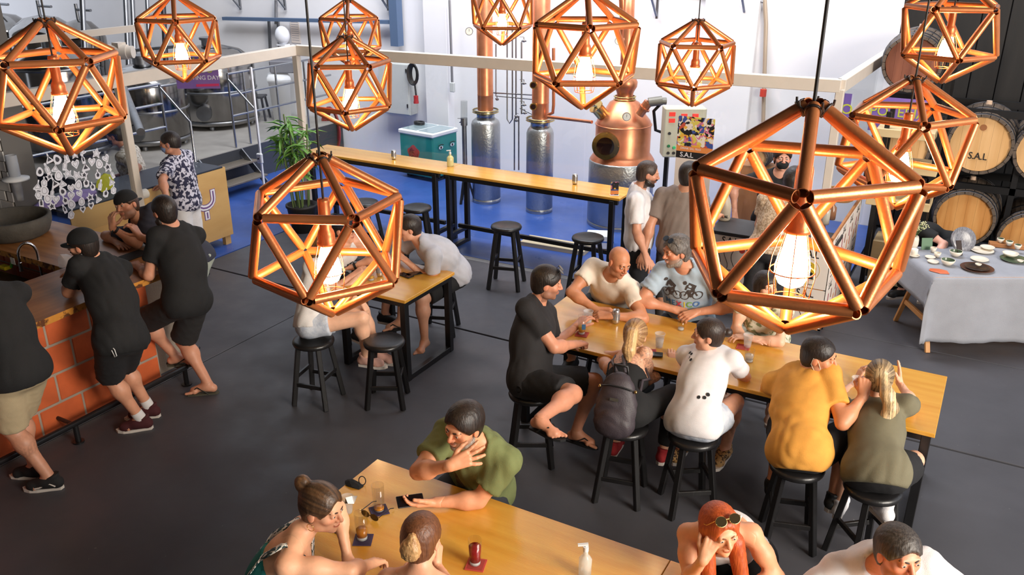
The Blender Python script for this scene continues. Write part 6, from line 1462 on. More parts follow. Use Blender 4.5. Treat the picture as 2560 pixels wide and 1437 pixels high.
def rail(pts, r, nm, par): MB().tube(pts, r, 10).build(nm, STEEL, par)
# left railing
rl = thing('tube_railing', 'polished steel tube railing in front of the tank beside the floral shirt man', 'railing', (XE-.05, 7.9, ZP))
def onx(px, py, X=XE-.06): return atx(px, py, X)
a, b = onx(310, 222), onx(398, 210); zt_ = b[2]
yL, yR = onx(150, 300)[1], b[1]
for z in (zt_, zt_-.28, zt_-.62): rail([(XE-.06, yL-1.5, z), (XE-.06, yR, z)], .02, 'rail', rl)
rail([(XE-.06, yR, zt_), (XE-.06, yR, ZP)], .02, 'post', rl)
e = atx(475, 305, XE+.45); rail([(XE-.06, yR, zt_-.05), tuple(e), (e[0], e[1], .05)], .02, 'handrail', rl)
rl2 = thing('tube_railing', 'polished steel tube railing between the steps and the cream post', 'railing', (XE-.05, 9.4, ZP))
s0 = onx(568, 185); zt2 = s0[2]; s1 = onx(745, 158)
for z in (zt2, zt2-.33, zt2-.66): rail([(XE-.06, s0[1], z), (XE-.06, 12.3, z)], .018, 'rail', rl2)
for f in (0, .14, .45, .75): rail([(XE-.06, s0[1]+(12.2-s0[1])*f, zt2), (XE-.06, s0[1]+(12.2-s0[1])*f, ZP-.1)], .018, 'post', rl2)
e = atx(636, 272, XE+.42); rail([(XE-.06, s0[1], zt2-.08), tuple(e)], .018, 'handrail', rl2)
# open glass door with white edge and lock
gd = thing('glass_door', 'open clear glass door with white edge strip and lock', 'door', (XE+1.4, 8.9, 0))
d0, d1 = atz(664, 500, .05), None; X0, Y0 = d0[0], d0[1]
zt3 = zpy(X0, Y0, 168); MB().box((X0, Y0, zt3/2), (.025, .03, zt3)).build('edge_strip', WHITEP, gd)
MB().box((X0+.0, Y0+.42, zt3/2), (.010, .80, zt3-.04)).build('pane', PANE, gd); q = V3(X0+.0, Y0-.02, zpy(X0, Y0, 395)); MB().box(q, (.10, .05, .15), None, .012).build('lock', WHITEP, gd); MB().cyl(q-EY*.03, q-EY*.04, .012).build('keyhole', BLACK, gd)
# tanks
TANK_ = mat('mirror_steel', srgb(170,168,166), .14, 1., col2=srgb(120,116,112), vscale=1.6, stretch=(1, 1, .1), bump=.03, bscale=3)
def tank(px, pyb, r, h, lab, cone_=False, Yb=None, zb=ZP):
    c = atz(px, pyb, zb+.05); c = c+AF*r*.9; t = thing('steel_tank', lab, 'tank', (c[0], c[1], zb)); x, y = c[0], c[1]; z0 = zb+.07
    MB().lathe([(0, z0-.02), (r*.9, z0), (r, z0+.04), (r, z0+h), (r*.97, z0+h+.05), (r*.7, z0+h+.20), (r*.3, z0+h+.28), (0, z0+h+.30)], (x, y, 0), 48).build('vessel', TANK_, t)
    for z in (z0+.06, z0+h*.55, z0+h-.02): MB().lathe([(r, z), (r+.012, z+.008), (r+.012, z+.03), (r, z+.038)], (x, y, 0), 48, caps=False).build('weld_band', STEELR, t)
    for i in range(4): a = i*math.pi/2+.6; MB().cyl((x+r*.8*math.cos(a), y+r*.8*math.sin(a), zb), (x+r*.8*math.cos(a), y+r*.8*math.sin(a), z0+.06), .045).build('leg', STEELR, t)
    MB().cyl((x, y, z0+h+.26), (x, y, z0+h+.40), .14, n=20).cyl((x, y, z0+h+.38), (x, y, z0+h+.42), .17, n=20).build('hatch', STEELR, t)
    q = V3(x, y, z0+h*.25)+FD*r; MB().cyl(q-FD*.02, q+FD*.05, .13, n=20).build('manway', STEELR, t); return t
tank(352, 372, .62, .95, 'squat mirror steel mash tank behind the left railing'); tank(520, 322, .72, 1.05, 'large mirror steel brew kettle behind the purple banner')
tank(140, 400, .6, 1.3, 'tall steel tank behind the sticker covered glass')
for i, (px, X_, hh, r_) in enumerate(((20, -17.6, 1.7, .62), (122, -16.4, 1.7, .62), (214, -15.0, 1.9, .42))):
    q = atx(px, 150, X_); t = thing('fermenter', ('dark conical fermenter at the far end of the brewery', 'domed conical fermenter beside the cream pipe tray', 'slim conical fermenter near the white wall')[i], 'tank', (q[0], q[1], ZP))
    MB().lathe([(.06, .62), (r_, 1.05), (r_, 2.0), (r_*.95, 2.08), (r_*.5, 2.28), (0, 2.34)], (q[0], q[1], 0), 36).build('vessel', TANK_, t)
    for k_ in range(3): a = k_*2.1; MB().cyl((q[0]+r_*math.cos(a), q[1]+r_*math.sin(a), ZP), (q[0]+r_*math.cos(a), q[1]+r_*math.sin(a), 1.5), .04).build('leg', STEELR, t)
    MB().cyl((q[0], q[1], 2.3), (q[0], q[1], 2.6), .03).cyl((q[0], q[1], 2.5), (q[0]+.4, q[1], 2.5), .025).build('spray_pipe', STEELR, t)
CREAM = mat('cream_metal', srgb(202,190,176), .6)
a, b = atd(-40, 112, 11.6), atd(360, 68, 12.6); mb = MB(); mb.bar(a, b, .09, .09); mb.build('pipe_tray', CREAM, label='cream perforated pipe tray crossing above the tanks', cat='pipe tray')
q = atd(300, 130, 13.); mb = MB().cyl(q-AX*.2, q+AX*.12, .11, n=18).cyl(q+AX*.12, q+AX*.2, .09, n=18).box(q+EZ*.1, (.14, .14, .08)); mb.build('agitator_motor', CREAM, label='cream electric motor above the mash tank', cat='motor')
MB().cyl(q-AX*.15-EZ*.05, atz(352, 330, 1.6), .05, n=12).build('agitator_shaft', STEELR, label='steel drive tube between motor and mash tank', cat='shaft')
for px, X_, lb in ((318, 16., 'steel riser pipe just behind the cream motor'), (335, 16.3, 'steel riser pipe beside the pipe behind the motor'), (372, 15.5, 'slim steel riser pipe before the white wall, behind a hanging lamp'), (412, 15., 'dark riser pipe before the white wall left of the banner'), (210, 14.5, 'steel riser pipe among the far fermenters')):
    a, b = atd(px-6, -30, X_), atd(px+6, 230, X_); MB().cyl(a, b, .045 if px != 372 else .035, n=12).build('riser_pipe', STEELR if px != 412 else mat('dark_pipe', srgb(50,50,56), .4, .5), label=lb, cat='pipe')
a, b = atd(310, 128, 14.5), atd(480, 112, 14.5); MB().tube([a, b], .03, 10).build('cross_pipe', STEELR, label='horizontal steel brewery pipe behind the railing', cat='pipe')
# white bin, stool, crate on the platform
q = atz(700, 303, ZP)+AF*.2; wbn = thing('waste_bin', 'white plastic wheelie bin with grey crate on its lid', 'bin', q); 
MB().lathe([(0, 0), (.22, 0), (.27, .7), (.29, .72), (.29, .76), (0, .76)], q, 4).build('body', WHITEP, wbn); MB().lathe([(.30, .74), (.30, .78), (.24, .84), (0, .88)], q, 4).build('lid', WHITEP, wbn)
MB().box(q+EZ*.98+AX*.12, (.45, .35, .22), Fm, .02).build('crate', mat('grey_crate', srgb(110,110,116), .6), label='grey plastic crate standing on the white bin', cat='crate')
q = atz(648, 300, ZP); mb = thing('plastic_stool', 'black plastic stool on the platform beside the white bin', 'stool', q)
MB().box(q+EZ*.44, (.32, .32, .04), Fm, .015).build('seat', BLACK, mb)
for a, b in ((-1,-1),(1,-1),(1,1),(-1,1)): MB().bar(q+AX*a*.12+AF*b*.12+EZ*.43, q+AX*a*.17+AF*b*.17, .03, .03).build('leg', BLACK, mb)
# yellow floor line
a, b = atz(690, 388, .0), atz(830, 335, .0); MB().bar(a+EZ*.4, b+EZ*.4, .02, .08, upv=(0, 0, 1)).build('yellow_tape_rail', mat('yellow_board', srgb(190,160,96), .7), label='yellow wooden board running low behind the potted bamboo', cat='board')
# banners
PUR = mat('purple_banner', srgb(150,112,176), .6, col2=srgb(112,88,168), vscale=1.2); GRN = mat('banner_green', srgb(190,196,60), .6); PINK = mat('banner_pink', srgb(214,60,110), .6)
def banner(tl, tr, h, lines, lab, nm='banner'):
    x = unit((tr-tl)*V3(1, 1, 0)); w_ = np.linalg.norm(tr-tl); n = np.cross(x, EZ); o = MB().prism([(0, 0), (w_, 0), (w_, -h), (0, -h)], tl, x, EZ, -.004).build(nm, PUR, label=lab, cat='banner')
    for tx, sz, a, b, m in lines: mb = MB(); put_text(mb, tx, sz, tl+x*w_*a-EZ*h*b+n*.004, x, EZ, .001, .001); mb.build('lettering', m, o)
    MB().prism([(w_*.45, -h*.86), (w_*.98, -h*.84), (w_*.98, -h*.92), (w_*.45, -h*.94)], tl+n*.003, x, EZ, .001).build('stripe', PINK, o); return o
tl, tr = atd(432, 142, 11.), atd(540, 135, 11.); banner(tl, tl+unit((tr-tl)*V3(1,1,0))*np.linalg.norm(tr-tl), .40, (('FLASH', .14, .5, .16, GRN), ('TATTOO', .10, .5, .42, GRN), ('DRAWING DAY', .075, .52, .66, LW)), 'purple event banner with green lettering hanging before the brew kettle')
tl, tr = aty(2182, 240, 11.0), aty(2322, 237, 11.0); banner(tl, tr, .40, (('POTERIA', .155, .5, .42, GRN),), 'purple POTERIA poster hanging above the shelf beside the barrels')
q0, q1 = atx(2093, 230, -1.45), None; mb = aty(2100, 235, 9.75); banner(aty(2096, 232, 9.9), aty(2130, 222, 9.9), .40, (('PO', .15, .5, .42, GRN),), 'narrow purple poster strip on the glass beside the corner post')

# ------------------------------------------------------------ barrels
STAVE = mat('old_barrel_stave', srgb(92,78,66), .75, var=.25, vscale=7, stretch=(6, .6, 6), bump=.3); HOOP = mat('iron_hoop', srgb(74,72,74), .45, .8, var=.2)
HEADM = wood_mat('barrel_head', (206,158,100), (226,182,128), .55, (8, 1, .8), 1.6); HEADR = wood_mat('barrel_head_red', (112,62,44), (140,84,60), .6, (8, 1, .8), 1.6)
def barrel(x, y, z, r, ln, lab, headm, txt=None, yaw=0.):
    t = thing('wine_barrel', lab, 'barrel', (x, y, z-r)); Rm = rotz(yaw)@np.array([[1,0,0],[0,0,-1],[0,1,0.]])   # axis along -Y
    c = V3(x, y, z); prof = [(r*(.86+.14*math.cos((q-.5)*math.pi*.92)), (q-.5)*ln) for q in np.linspace(0, 1, 11)]
    n = 22; 
    for i in range(n):     # staves, one by one
        a0, a1 = i*2*math.pi/n+.01, (i+1)*2*math.pi/n-.01; vs = []; 
        for rr, zz in prof:
            for a, dr in ((a0, 0), ((a0+a1)/2, .004), (a1, 0), (a1, -.028), (a0, -.028)): vs.append(V3((rr+dr)*math.cos(a), (rr+dr)*math.sin(a), zz))
        vs = np.array(vs)@Rm.T+c; fs = []
        for k in range(len(prof)-1): fs += [(k*5+j, k*5+(j+1) % 5, k*5+5+(j+1) % 5, k*5+5+j) for j in range(5)]
        fs += [(4, 3, 2, 1, 0), tuple(len(prof)*5-5+j for j in range(5))]; mb = MB(); mb.add(vs, fs); mb.build('stave', STAVE, t)
    for q in (.03, .13, .30, .70, .87, .97):
        rr = np.interp(q, np.linspace(0, 1, 11), [a for a, b in prof]); r2 = np.interp(q+.04, np.linspace(0, 1, 11), [a for a, b in prof]); zz = (q-.5)*ln
        MB().lathe([(rr+.002, zz-.02), (rr+.010, zz-.018), (r2+.009, zz+.018), (r2+.002, zz+.02)], c, 32, rot=Rm, caps=False).build('hoop', HOOP, t)
    hb_ = prof[-1][0]-.03; dirn = Rm@V3(0, 0, 1)     # head faces -Y
    hc_ = c+dirn*(ln/2-.03); xx = rotz(yaw)@EX; w_ = hb_*2/6
    for i in range(6):
        x0, x1 = -hb_+w_*i+.0006, -hb_+w_*(i+1)-.0006; xs = np.linspace(x0, x1, 5); yy = np.sqrt(np.maximum(hb_**2-xs**2, .0001))
        MB().prism([(a, -b) for a, b in zip(xs, yy)]+[(a, b) for a, b in zip(xs[::-1], yy[::-1])], hc_-dirn*.015, xx, EZ, .014).build('head_board', headm, t)
    MB().cyl(c+EZ*(r-.01), c+EZ*(r+.04), .035, .03, 12).build('bung', mat('bung_cork', srgb(206,176,150), .8), t)
    if txt: 
        mb = MB(); put_text(mb, txt, .11, hc_-EZ*hb_*.45+dirn*.006, xx, EZ, .002, .001, .85); mb.build('lettering', INK, t); mb = MB().prism([(.035*math.cos(a), .035*math.sin(a)) for a in np.linspace(0, 6.28, 16)[:-1]], hc_+EZ*hb_*.62+dirn*.0, xx, EZ, .004); mb.build('brand_mark', mat('burnt_mark', srgb(150,96,56), .8), t)
    return t
YB = 11.0
def bar_at(px, py, r, ln, lab, hm, txt=None, yaw=0.): q = aty(px, py, YB); barrel(q[0], YB+ln/2, q[2], r, ln, lab, hm, txt, yaw)
bar_at(2450, 362, .385, .9, 'oak barrel with pale S.A.L head on the rack', HEADM, 'S.A.L'); bar_at(2410, 548, .37, .9, 'oak barrel with orange stained head on the lower rack behind the ceramics', wood_mat('barrel_head_orange', (190,128,64), (212,156,92), .55, (8, 1, .8), 1.6))
bar_at(2280, 160, .36, .9, 'old oak barrel with dark red head at the top of the rack', HEADR); bar_at(2250, 372, .37, .9, 'oak barrel with pale head behind the purple poster lamp', HEADM); bar_at(2620, 385, .38, .9, 'oak barrel cut by the frame beside the S.A.L barrel', HEADM); bar_at(2572, 605, .37, .9, 'oak barrel with orange head low in the right corner', wood_mat('barrel_head_orange', (190,128,64), (212,156,92), .55, (8, 1, .8), 1.6))
rk = thing('barrel_rack', 'black steel rack holding the oak barrels', 'rack', (-.2, 11.4, 0))
for z in (zpy(-.15, YB, 460), zpy(-.15, YB, 290)*0+1.98): 
    for y in (YB+.12, YB+.78): MB().bar((-1.32, y, z-.06), (1.5, y, z-.06), .06, .08).build('rack_beam', BLACK, rk)
for x in (-.58, .28, 1.2): 
    for y in (YB+.12, YB+.78): MB().bar((x, y, 0), (x, y, 2.6), .06, .06).build('rack_post', BLACK, rk)
# shelf with thick boards beside the stall
sh = thing('plank_shelf', 'black shelf with thick pale boards beside the poster stall', 'shelf', V3(*aty(2245, 600, 10.2)[:2], 0)); PALE = wood_mat('pale_board', (196,170,124), (214,190,146), .6, (.8, 4, 4), 2.)
for pl, pr_, py in ((2165, 2328, 500), (2190, 2345, 415), (2190, 2340, 330)):
    a, b = aty(pl, py, 10.15), aty(pr_, py, 10.15); MB().box(((a[0]+b[0])/2, 10.35, (a[2])), (b[0]-a[0], .42, .09), None, .005).build('board', PALE, sh)
for px in (2190, 2320):
    a = aty(px, 500, 10.3); 
    for y in (10.2, 10.5): MB().bar((a[0], y, 0), (a[0], y, 2.0), .05, .05).build('upright', BLACK, sh)
a = aty(2200, 640, 10.15); MB().box((a[0]+.2, 10.35, .3), (.6, .4, .5)).build('lower_box', PALE, sh)
q = aty(2250, 487, 10.25); mb = thing('water_bottle', 'clear water bottle with blue cap on the pale shelf board', 'bottle', q); MB().lathe([(0, 0), (.035, 0), (.036, .14), (.02, .18), (.014, .2), (0, .2)], q, 16).build('body', mat('pet_plastic', srgb(190,200,210), .1, alpha=.55), mb); MB().cyl(q+EZ*.2, q+EZ*.225, .016).build('bottle_cap', mat('blue_cap', srgb(40,90,180), .4), mb)

# ------------------------------------------------------------ potted bamboo
pl = thing('potted_bamboo', 'leafy green lucky bamboo in a black pot by the glass corner', 'potted plant', atz(772, 590, 0)); q = atz(770, 572, 0); q = V3(q[0], q[1]-.08, 0)
MB().lathe([(0, 0), (.15, 0), (.20, .34), (.215, .35), (.215, .38), (.19, .38), (.18, .33), (0, .33)], q, 28).build('pot', mat('black_pot', srgb(34,30,28), .6), pl)
STEM = mat('bamboo_stem', srgb(96,116,66), .5, var=.15); LEAF = mat('bamboo_leaf', srgb(70,124,46), .5, col2=srgb(122,164,72), vscale=6)
rg = random.Random(8); lv = MB().add([(0, 0, 0), (.02, .07, .012), (.018, .16, .008), (0, .26, -.05), (-.018, .16, .008), (-.02, .07, .012), (0, .1, -.004), (0, .17, -.012)], [(0, 1, 6), (0, 6, 5), (1, 2, 7, 6), (6, 7, 4, 5), (2, 3, 7), (7, 3, 4)], True).mesh('leaf', LEAF)
for i in range(12):
    a = rg.uniform(0, 6.28); r_ = rg.uniform(.02, .13); h_ = rg.uniform(.75, 1.35); b = q+V3(math.cos(a)*r_, math.sin(a)*r_, .3); tp = b+V3(math.cos(a)*.10, math.sin(a)*.10, h_)
    st = MB().tube([b, (b+tp)/2+V3(rg.uniform(-.02, .02), rg.uniform(-.02, .02), 0), tp], .010, 7).build('stem', STEM, pl)
    for k in range(13):
        f = rg.uniform(.62, 1.); o_ = link('leaf', lv, st); p0 = b+(tp-b)*f; o_.location = tuple(p0); o_.matrix_parent_inverse = Matrix.Identity(4); o_.rotation_euler = (rg.uniform(-.9, .5), rg.uniform(-.4, .4), rg.uniform(0, 6.28)); sc_ = rg.uniform(.75, 1.3); o_.scale = (sc_, sc_, sc_)

# ------------------------------------------------------------ things on the tables
GLASS = glass_mat('drink_glass', (.975, .98, .98), .05); PLASTIC = mat('clear_cup_plastic', srgb(226,228,230), .25, alpha=.24); AMBER = mat('amber_beer', srgb(206,130,30), .1, alpha=.9); GOLD_B = mat('gold_beer', srgb(224,168,60), .1, alpha=.9); REDB = mat('red_drink', srgb(140,14,16), .1); FOAM = mat('beer_foam', srgb(232,214,180), .8)
COASTP = mat('purple_coaster', srgb(62,48,82), .7); COASTR = mat('red_coaster', srgb(190,70,60), .7); CANM = mat('aluminium_can', srgb(206,206,208), .25, .9, var=.05); SCREEN = mat('phone_glass', srgb(14,15,18), .08); PHB = mat('phone_body', srgb(24,24,27), .35)
def beer_glass(px, py, zt, h, r, lab, fill=None, fm=None, straight=True, foam=False):
    q = atz(px, py, zt); t = thing('beer_glass', lab, 'glass', q); rb = r*.86
    MB().lathe([(0, 0), (rb, 0), (rb+.002, .012), (r, h), (r-.0025, h), (rb-.002, .022), (0, .020)], q, 24).build('glass', GLASS, t)
    MB().lathe([(0, .002), (rb-.004, .002), (rb-.004, .018), (0, .018)], q, 20).build('glass_base', mat('thick_glass', srgb(214,216,214), .08, alpha=.6), t)
    if fill:
        rf = rb+(r-rb)*fill-.003; MB().lathe([(0, .021), (rb-.004, .021), (rf, h*fill), (0, h*fill)], q, 24).build('drink', fm, t)
        if foam: MB().lathe([(0, h*fill), (rf, h*fill), (rf, h*fill+.006), (0, h*fill+.006)], q, 24).build('foam', FOAM, t)
    return t
def coaster(px, py, zt, m, lab, ang=0.):
    q = atz(px, py, zt); t = thing('coaster', lab, 'coaster', q+EZ*.001, ang, world=False); MB().box((0, 0, .0015), (.098, .098, .003), None, .001).build('board', m, t); MB().box((0, 0, .0033), (.08, .08, .0006)).build('print', mat(m.name+'_print', tuple(c*.7 for c in m.node_tree.nodes['Principled BSDF'].inputs[0].default_value[:3]), .7), t)
def cup(px, py, zt, h, r, lab, fill=0):
    q = atz(px, py, zt); t = thing('plastic_cup', lab, 'cup', q); MB().lathe([(0, 0), (r*.68, 0), (r*.72, .01), (r, h), (r+.004, h), (r+.004, h-.004), (r-.002, h-.004), (r*.70, .012), (0, .012)], q, 22).build('cup', PLASTIC, t)
    if fill: MB().lathe([(0, .013), (r*.68, .013), (r*.68+(r*.3)*fill, h*fill), (0, h*fill)], q, 20).build('water', mat('water', srgb(226,230,232), .05, alpha=.35), t)
def can(px, py, zt, lab):
    q = atz(px, py, zt); t = thing('drink_can', lab, 'can', q); MB().lathe([(0, .004), (.022, .0), (.032, .014), (.033, .02), (.033, .105), (.027, .12), (.026, .123), (.024, .119), (0, .118)], q, 24).build('can_body', CANM, t)
    x = AX; mb = MB()
    for i in range(5): a = -math.pi/2-YAW*0+R(-60+30*i)+YAW; mb.box(q+V3(math.cos(a)*.0335, math.sin(a)*.0335, .065), (.001, .012, .05), rotz(a))
    mb.build('can_print', mat('can_ink', srgb(126,126,132), .5), t); MB().box(q+EZ*.120+AX*.006, (.018, .01, .002)).build('ring_pull', STEELR, t)
def phone(c, d, n, lab, up=None):
    """c centre, d long direction, n screen normal"""
    d = unit(d); n = unit(n-d*(d@n)); F = np.column_stack([np.cross(d, n), d, n]); t = thing('phone', lab, 'phone', c)
    MB().box(c, (.074, .152, .009), F, .004).build('case', PHB, t); MB().box(c+n*.0048, (.066, .142, .001), F).build('screen', SCREEN, t)
Z = ZTB+.001
# front table
coaster(908, 1350, Z, COASTP, 'dark purple coaster under the half full amber beer', .5); beer_glass(906, 1346, Z+.004, .165, .036, 'straight glass half full of amber beer on a purple coaster', .38, AMBER)
coaster(948, 1277, Z, COASTP, 'dark purple coaster under the empty beer glass', .9); beer_glass(948, 1274, Z+.004, .165, .036, 'empty straight beer glass on a purple coaster', .06, AMBER)
coaster(1190, 1412, Z, COASTR, 'red coaster under the deep red drink', .3); beer_glass(1188, 1408, Z+.004, .15, .036, 'straight glass of deep red drink on a red coaster', .72, REDB)
cup(870, 1280, Z, .10, .036, 'clear plastic cup holding a crumpled white napkin')
def crumple(c, size, m, nm, lab, cat, seed, n=26):
    rg = np.random.RandomState(seed); pts = rg.normal(size=(n, 3)); pts /= np.linalg.norm(pts, axis=1)[:, None]; pts *= rg.uniform(.7, 1., (n, 1))*np.array(size); pts[:, 2] = np.abs(pts[:, 2])
    bm = bmesh.new(); [bm.verts.new(tuple(V3(c)+p)) for p in pts]; bmesh.ops.convex_hull(bm, input=bm.verts); loose = [v for v in bm.verts if not v.link_faces]; bmesh.ops.delete(bm, geom=loose, context='VERTS'); me = bpy.data.meshes.new(nm); bm.to_mesh(me); bm.free(); me.materials.append(m); return link(nm, me, None, lab, cat)
q = atz(875, 1258, Z+.08); mb = MB(); rg = random.Random(1); mb.add([q+AX*a+EZ*b+AF*c_ for a, b, c_ in ((-.03, 0, 0), (.02, -.01, .01), (.045, .05, 0), (.01, .035, .02), (-.02, .045, -.01), (-.005, .02, -.03))], [(0, 1, 3), (1, 2, 3), (0, 3, 4), (0, 5, 1), (5, 4, 3), (5, 3, 1)]); mb.build('paper_napkin', mat('napkin', srgb(226,224,222), .9), label='crumpled white napkin in the plastic cup', cat='napkin')
FABK = cloth('mask_black', (22,22,24)); q = atz(885, 1212, Z)
crumple(q, (.075, .04, .028), FABK, 'cloth_mask', 'black cloth mask lying at the front table corner', 'mask', 5); mb = MB().tube([q+AX*(.05+.02*math.cos(t))+EZ*(.03+.03*math.sin(t)) for t in np.linspace(0, 6.28, 15)[:-1]], .003, 6, closed=True); mb.build('ear_loop', FABK, bpy.data.objects['cloth_mask'])
crumple(atz(846, 1322, Z), (.07, .045, .025), FABK, 'folded_pouch', 'black folded pouch on the table edge beside the woman in teal', 'pouch', 7)
sgl = thing('sunglasses', 'dark sunglasses folded on the front table behind the amber beer', 'sunglasses', atz(925, 1290, Z)); q = atz(925, 1288, Z+.02); LENS = mat('brown_lens', srgb(52,30,20), .1)
for s_ in (-1, 1):
    c_ = q+AX*.034*s_*.8-AF*.034*s_*.5; MB().prism([(.028*math.cos(t), .021*math.sin(t)) for t in np.linspace(0, 6.28, 15)[:-1]], c_, unit(AX*.85-AF*.5), EZ, .003).build('lens', LENS, sgl)
    MB().tube([c_+unit(AX*.85-AF*.5)*.03*s_+EZ*.008, c_+unit(AX*.85-AF*.5)*.03*s_+unit(AF*.85+AX*.5)*.10+EZ*.004, c_+unit(AX*.85-AF*.5)*.03*s_+unit(AF*.85+AX*.5)*.13-EZ*.012], .0025, 6).build('temple', PHB, sgl)
MB().tube([q-AX*.008+AF*.005, q+AX*.008-AF*.005], .003, 6).build('bridge', PHB, sgl)
h_ = PG.hand['l']; phone(h_[0]+h_[1]@V3(-.0, .135, -.02)*1., h_[1][:, 1]+h_[1][:, 0]*.3, EZ*.9-AF*.5, 'black phone held by the laughing man in green')
h_ = PB.hand['r']; phone(h_[0]+h_[1]@V3(.01, .085, -.035), h_[1][:, 1]*.4-EZ+AX*.12, -AX*.9+AF*.3, 'black phone held by the woman with the blonde bun')
q = atz(1462, 1437, Z); pbt = thing('pump_bottle', 'white pump dispenser bottle at the front table edge', 'bottle', q); MB().lathe([(0, 0), (.032, 0), (.033, .10), (.02, .12), (.013, .13), (.013, .15), (0, .15)], q, 20).build('bottle', mat('clear_bottle', srgb(222,222,216), .15, alpha=.5), pbt); MB().cyl(q+EZ*.15, q+EZ*.175, .014).cyl(q+EZ*.175, q+EZ*.19, .006).bar(q+EZ*.19+AX*.012, q+EZ*.185-AX*.04, .014, .01).build('pump', WHITEP, pbt)
# long table
coaster(1455, 836, Z, COASTR, 'red coaster under the tall pale beer at the long table', .2); tg_ = beer_glass(1454, 834, Z+.004, .16, .034, 'tall beer glass with blue print beside the man in black', .42, GOLD_B)
q = atz(1454, 834, Z)+EZ*.075-AF*.036+AX*.012; MB().box(q, (.03, .002, .045), Fm).build('print', mat('blue_print', srgb(80,140,200), .6), tg_)
cup(1470, 810, Z, .12, .038, 'clear plastic cup of water behind the tall beer glass', .45); can(1539, 808, Z, 'silver drink can standing before the bald man'); cup(1648, 868, Z, .12, .038, 'clear plastic cup beside the tattooed woman', .6)
beer_glass(1702, 824, Z, .095, .032, 'small shot glass with dark emblem before the cyclist tee man', .0); coaster(1625, 880, Z, COASTR, 'red coaster lying before the tattooed woman', .4); coaster(1858, 868, Z, COASTR, 'red coaster lying behind the water cup', .1)
cup(1868, 868, Z, .11, .036, 'clear plastic cup standing on the red coaster by the floral dress woman', .0); beer_glass(1872, 903, Z, .10, .038, 'wide clear glass of water beside the white tee', .55, mat('water', (.8,.8,.8), .05)); phone(atz(1632, 885, Z+.012), EX*.9+EY*.3, EZ, 'black phone lying flat before the tattooed woman')
can(2088, 962, Z, 'silver drink can before the man in mustard'); phone(atz(2092, 975, Z+.008), EY+EX*.2, EZ, 'black phone lying flat beside the mustard tee'); cup(2140, 965, Z, .07, .034, 'short clear cup between the mustard tee and the olive tee')
# short table
can(950, 690, Z, 'silver drink can on the short plywood table'); beer_glass(928, 700, Z, .13, .034, 'small glass of beer on the short plywood table', .3, GOLD_B); phone(atz(1015, 688, Z+.008), EX-EY*.2, EZ, 'black phone on the short table before crossed arms'); phone(atz(1035, 684, Z+.008), EX*.6+EY, EZ, 'second black phone at the short table edge')
q = atz(972, 676, Z); crumple(q, (.05, .04, .02), mat('napkin', (.8,.8,.8), .9), 'white_mask', 'white folded face mask on the short table', 'mask', 11)
# high bar tables
can(985, 398, 1.031, 'white drink can on the high table before the freezer'); can(1437, 460, 1.031, 'silver drink can on the high table before the pot still')
q = atz(1126, 415, 1.031); sz_ = thing('sanitizer_bottle', 'clear yellowish pump sanitizer bottle on the high table', 'bottle', q); MB().lathe([(0, 0), (.042, 0), (.044, .02), (.044, .11), (.03, .13), (.014, .14), (.014, .155), (0, .155)], q, 20).build('bottle', mat('yellow_gel', srgb(224,214,150), .12, alpha=.75), sz_); MB().cyl(q+EZ*.155, q+EZ*.18, .016).cyl(q+EZ*.18, q+EZ*.205, .006).bar(q+EZ*.205+AX*.012, q+EZ*.20-AX*.045, .014, .01).build('pump', WHITEP, sz_)
q = atz(1536, 488, 1.031); br = thing('table_card', 'small graffiti table card on the end of the high table', 'card', q); MB().box(q+EZ*.08, (.09, .004, .15), Fm).build('card', GRAF, br); MB().box(q+EZ*.035-AF*.003, (.088, .002, .04), Fm).build('orange_band', mat('orange_band', (.8,.4,.1), .6), br); MB().box(q+EZ*.003, (.10, .05, .006), Fm).build('base', WHITEP, br)
# bar corner: plastic bag, brush, napkin holder
crumple(atz(168, 668, 1.085), (.085, .07, .16), mat('clear_bag', srgb(216,216,220), .15, alpha=.3), 'plastic_bag', 'crinkled clear plastic bag on the bar before the capped man', 'bag', 3, 40)
q = atz(12, 668, .885); sp_ = thing('dish_sponge', 'yellow sponge and green brush beside the sink', 'sponge', q); MB().box(q, (.11, .07, .035), None, .008).build('sponge', mat('yellow_sponge', srgb(206,186,30), .9, bump=.6, bscale=80), sp_); MB().tube([q+AX*.06, q+AX*.09+EZ*.08, q+AX*.07+EZ*.16], .014, 8).build('brush_handle', mat('green_brush', srgb(80,160,50), .5), sp_)
MB().box(atz(330, 640, 1.079)+EZ*.004, (.16, .28, .006)).build('bar_mat', mat('black_mat', srgb(22,22,24), .7), label='black rubber mat on the bar between the men', cat='mat')
# cup dispenser by the tiles
q = atx(38, 440, -8.75); cd_ = thing('cup_dispenser', 'clear tube dispenser of white plastic cups on the tiled pier', 'dispenser', q-EZ*.3); MB().pipe(q+EZ*.22, q-EZ*.02, .055, .05, 18).build('tube', mat('clear_tube', srgb(200,204,212), .15, alpha=.4), cd_); MB().lathe([(.05, -.03), (.13, -.04), (.13, -.02), (.05, 0)], q, 20, caps=False).build('collar', WHITEP, cd_)
for i in range(4): MB().lathe([(.030, -.26+.035*i), (.046, -.14+.035*i), (.050, -.14+.035*i)], q, 16, caps=False).build('cup', PLASTIC, cd_)
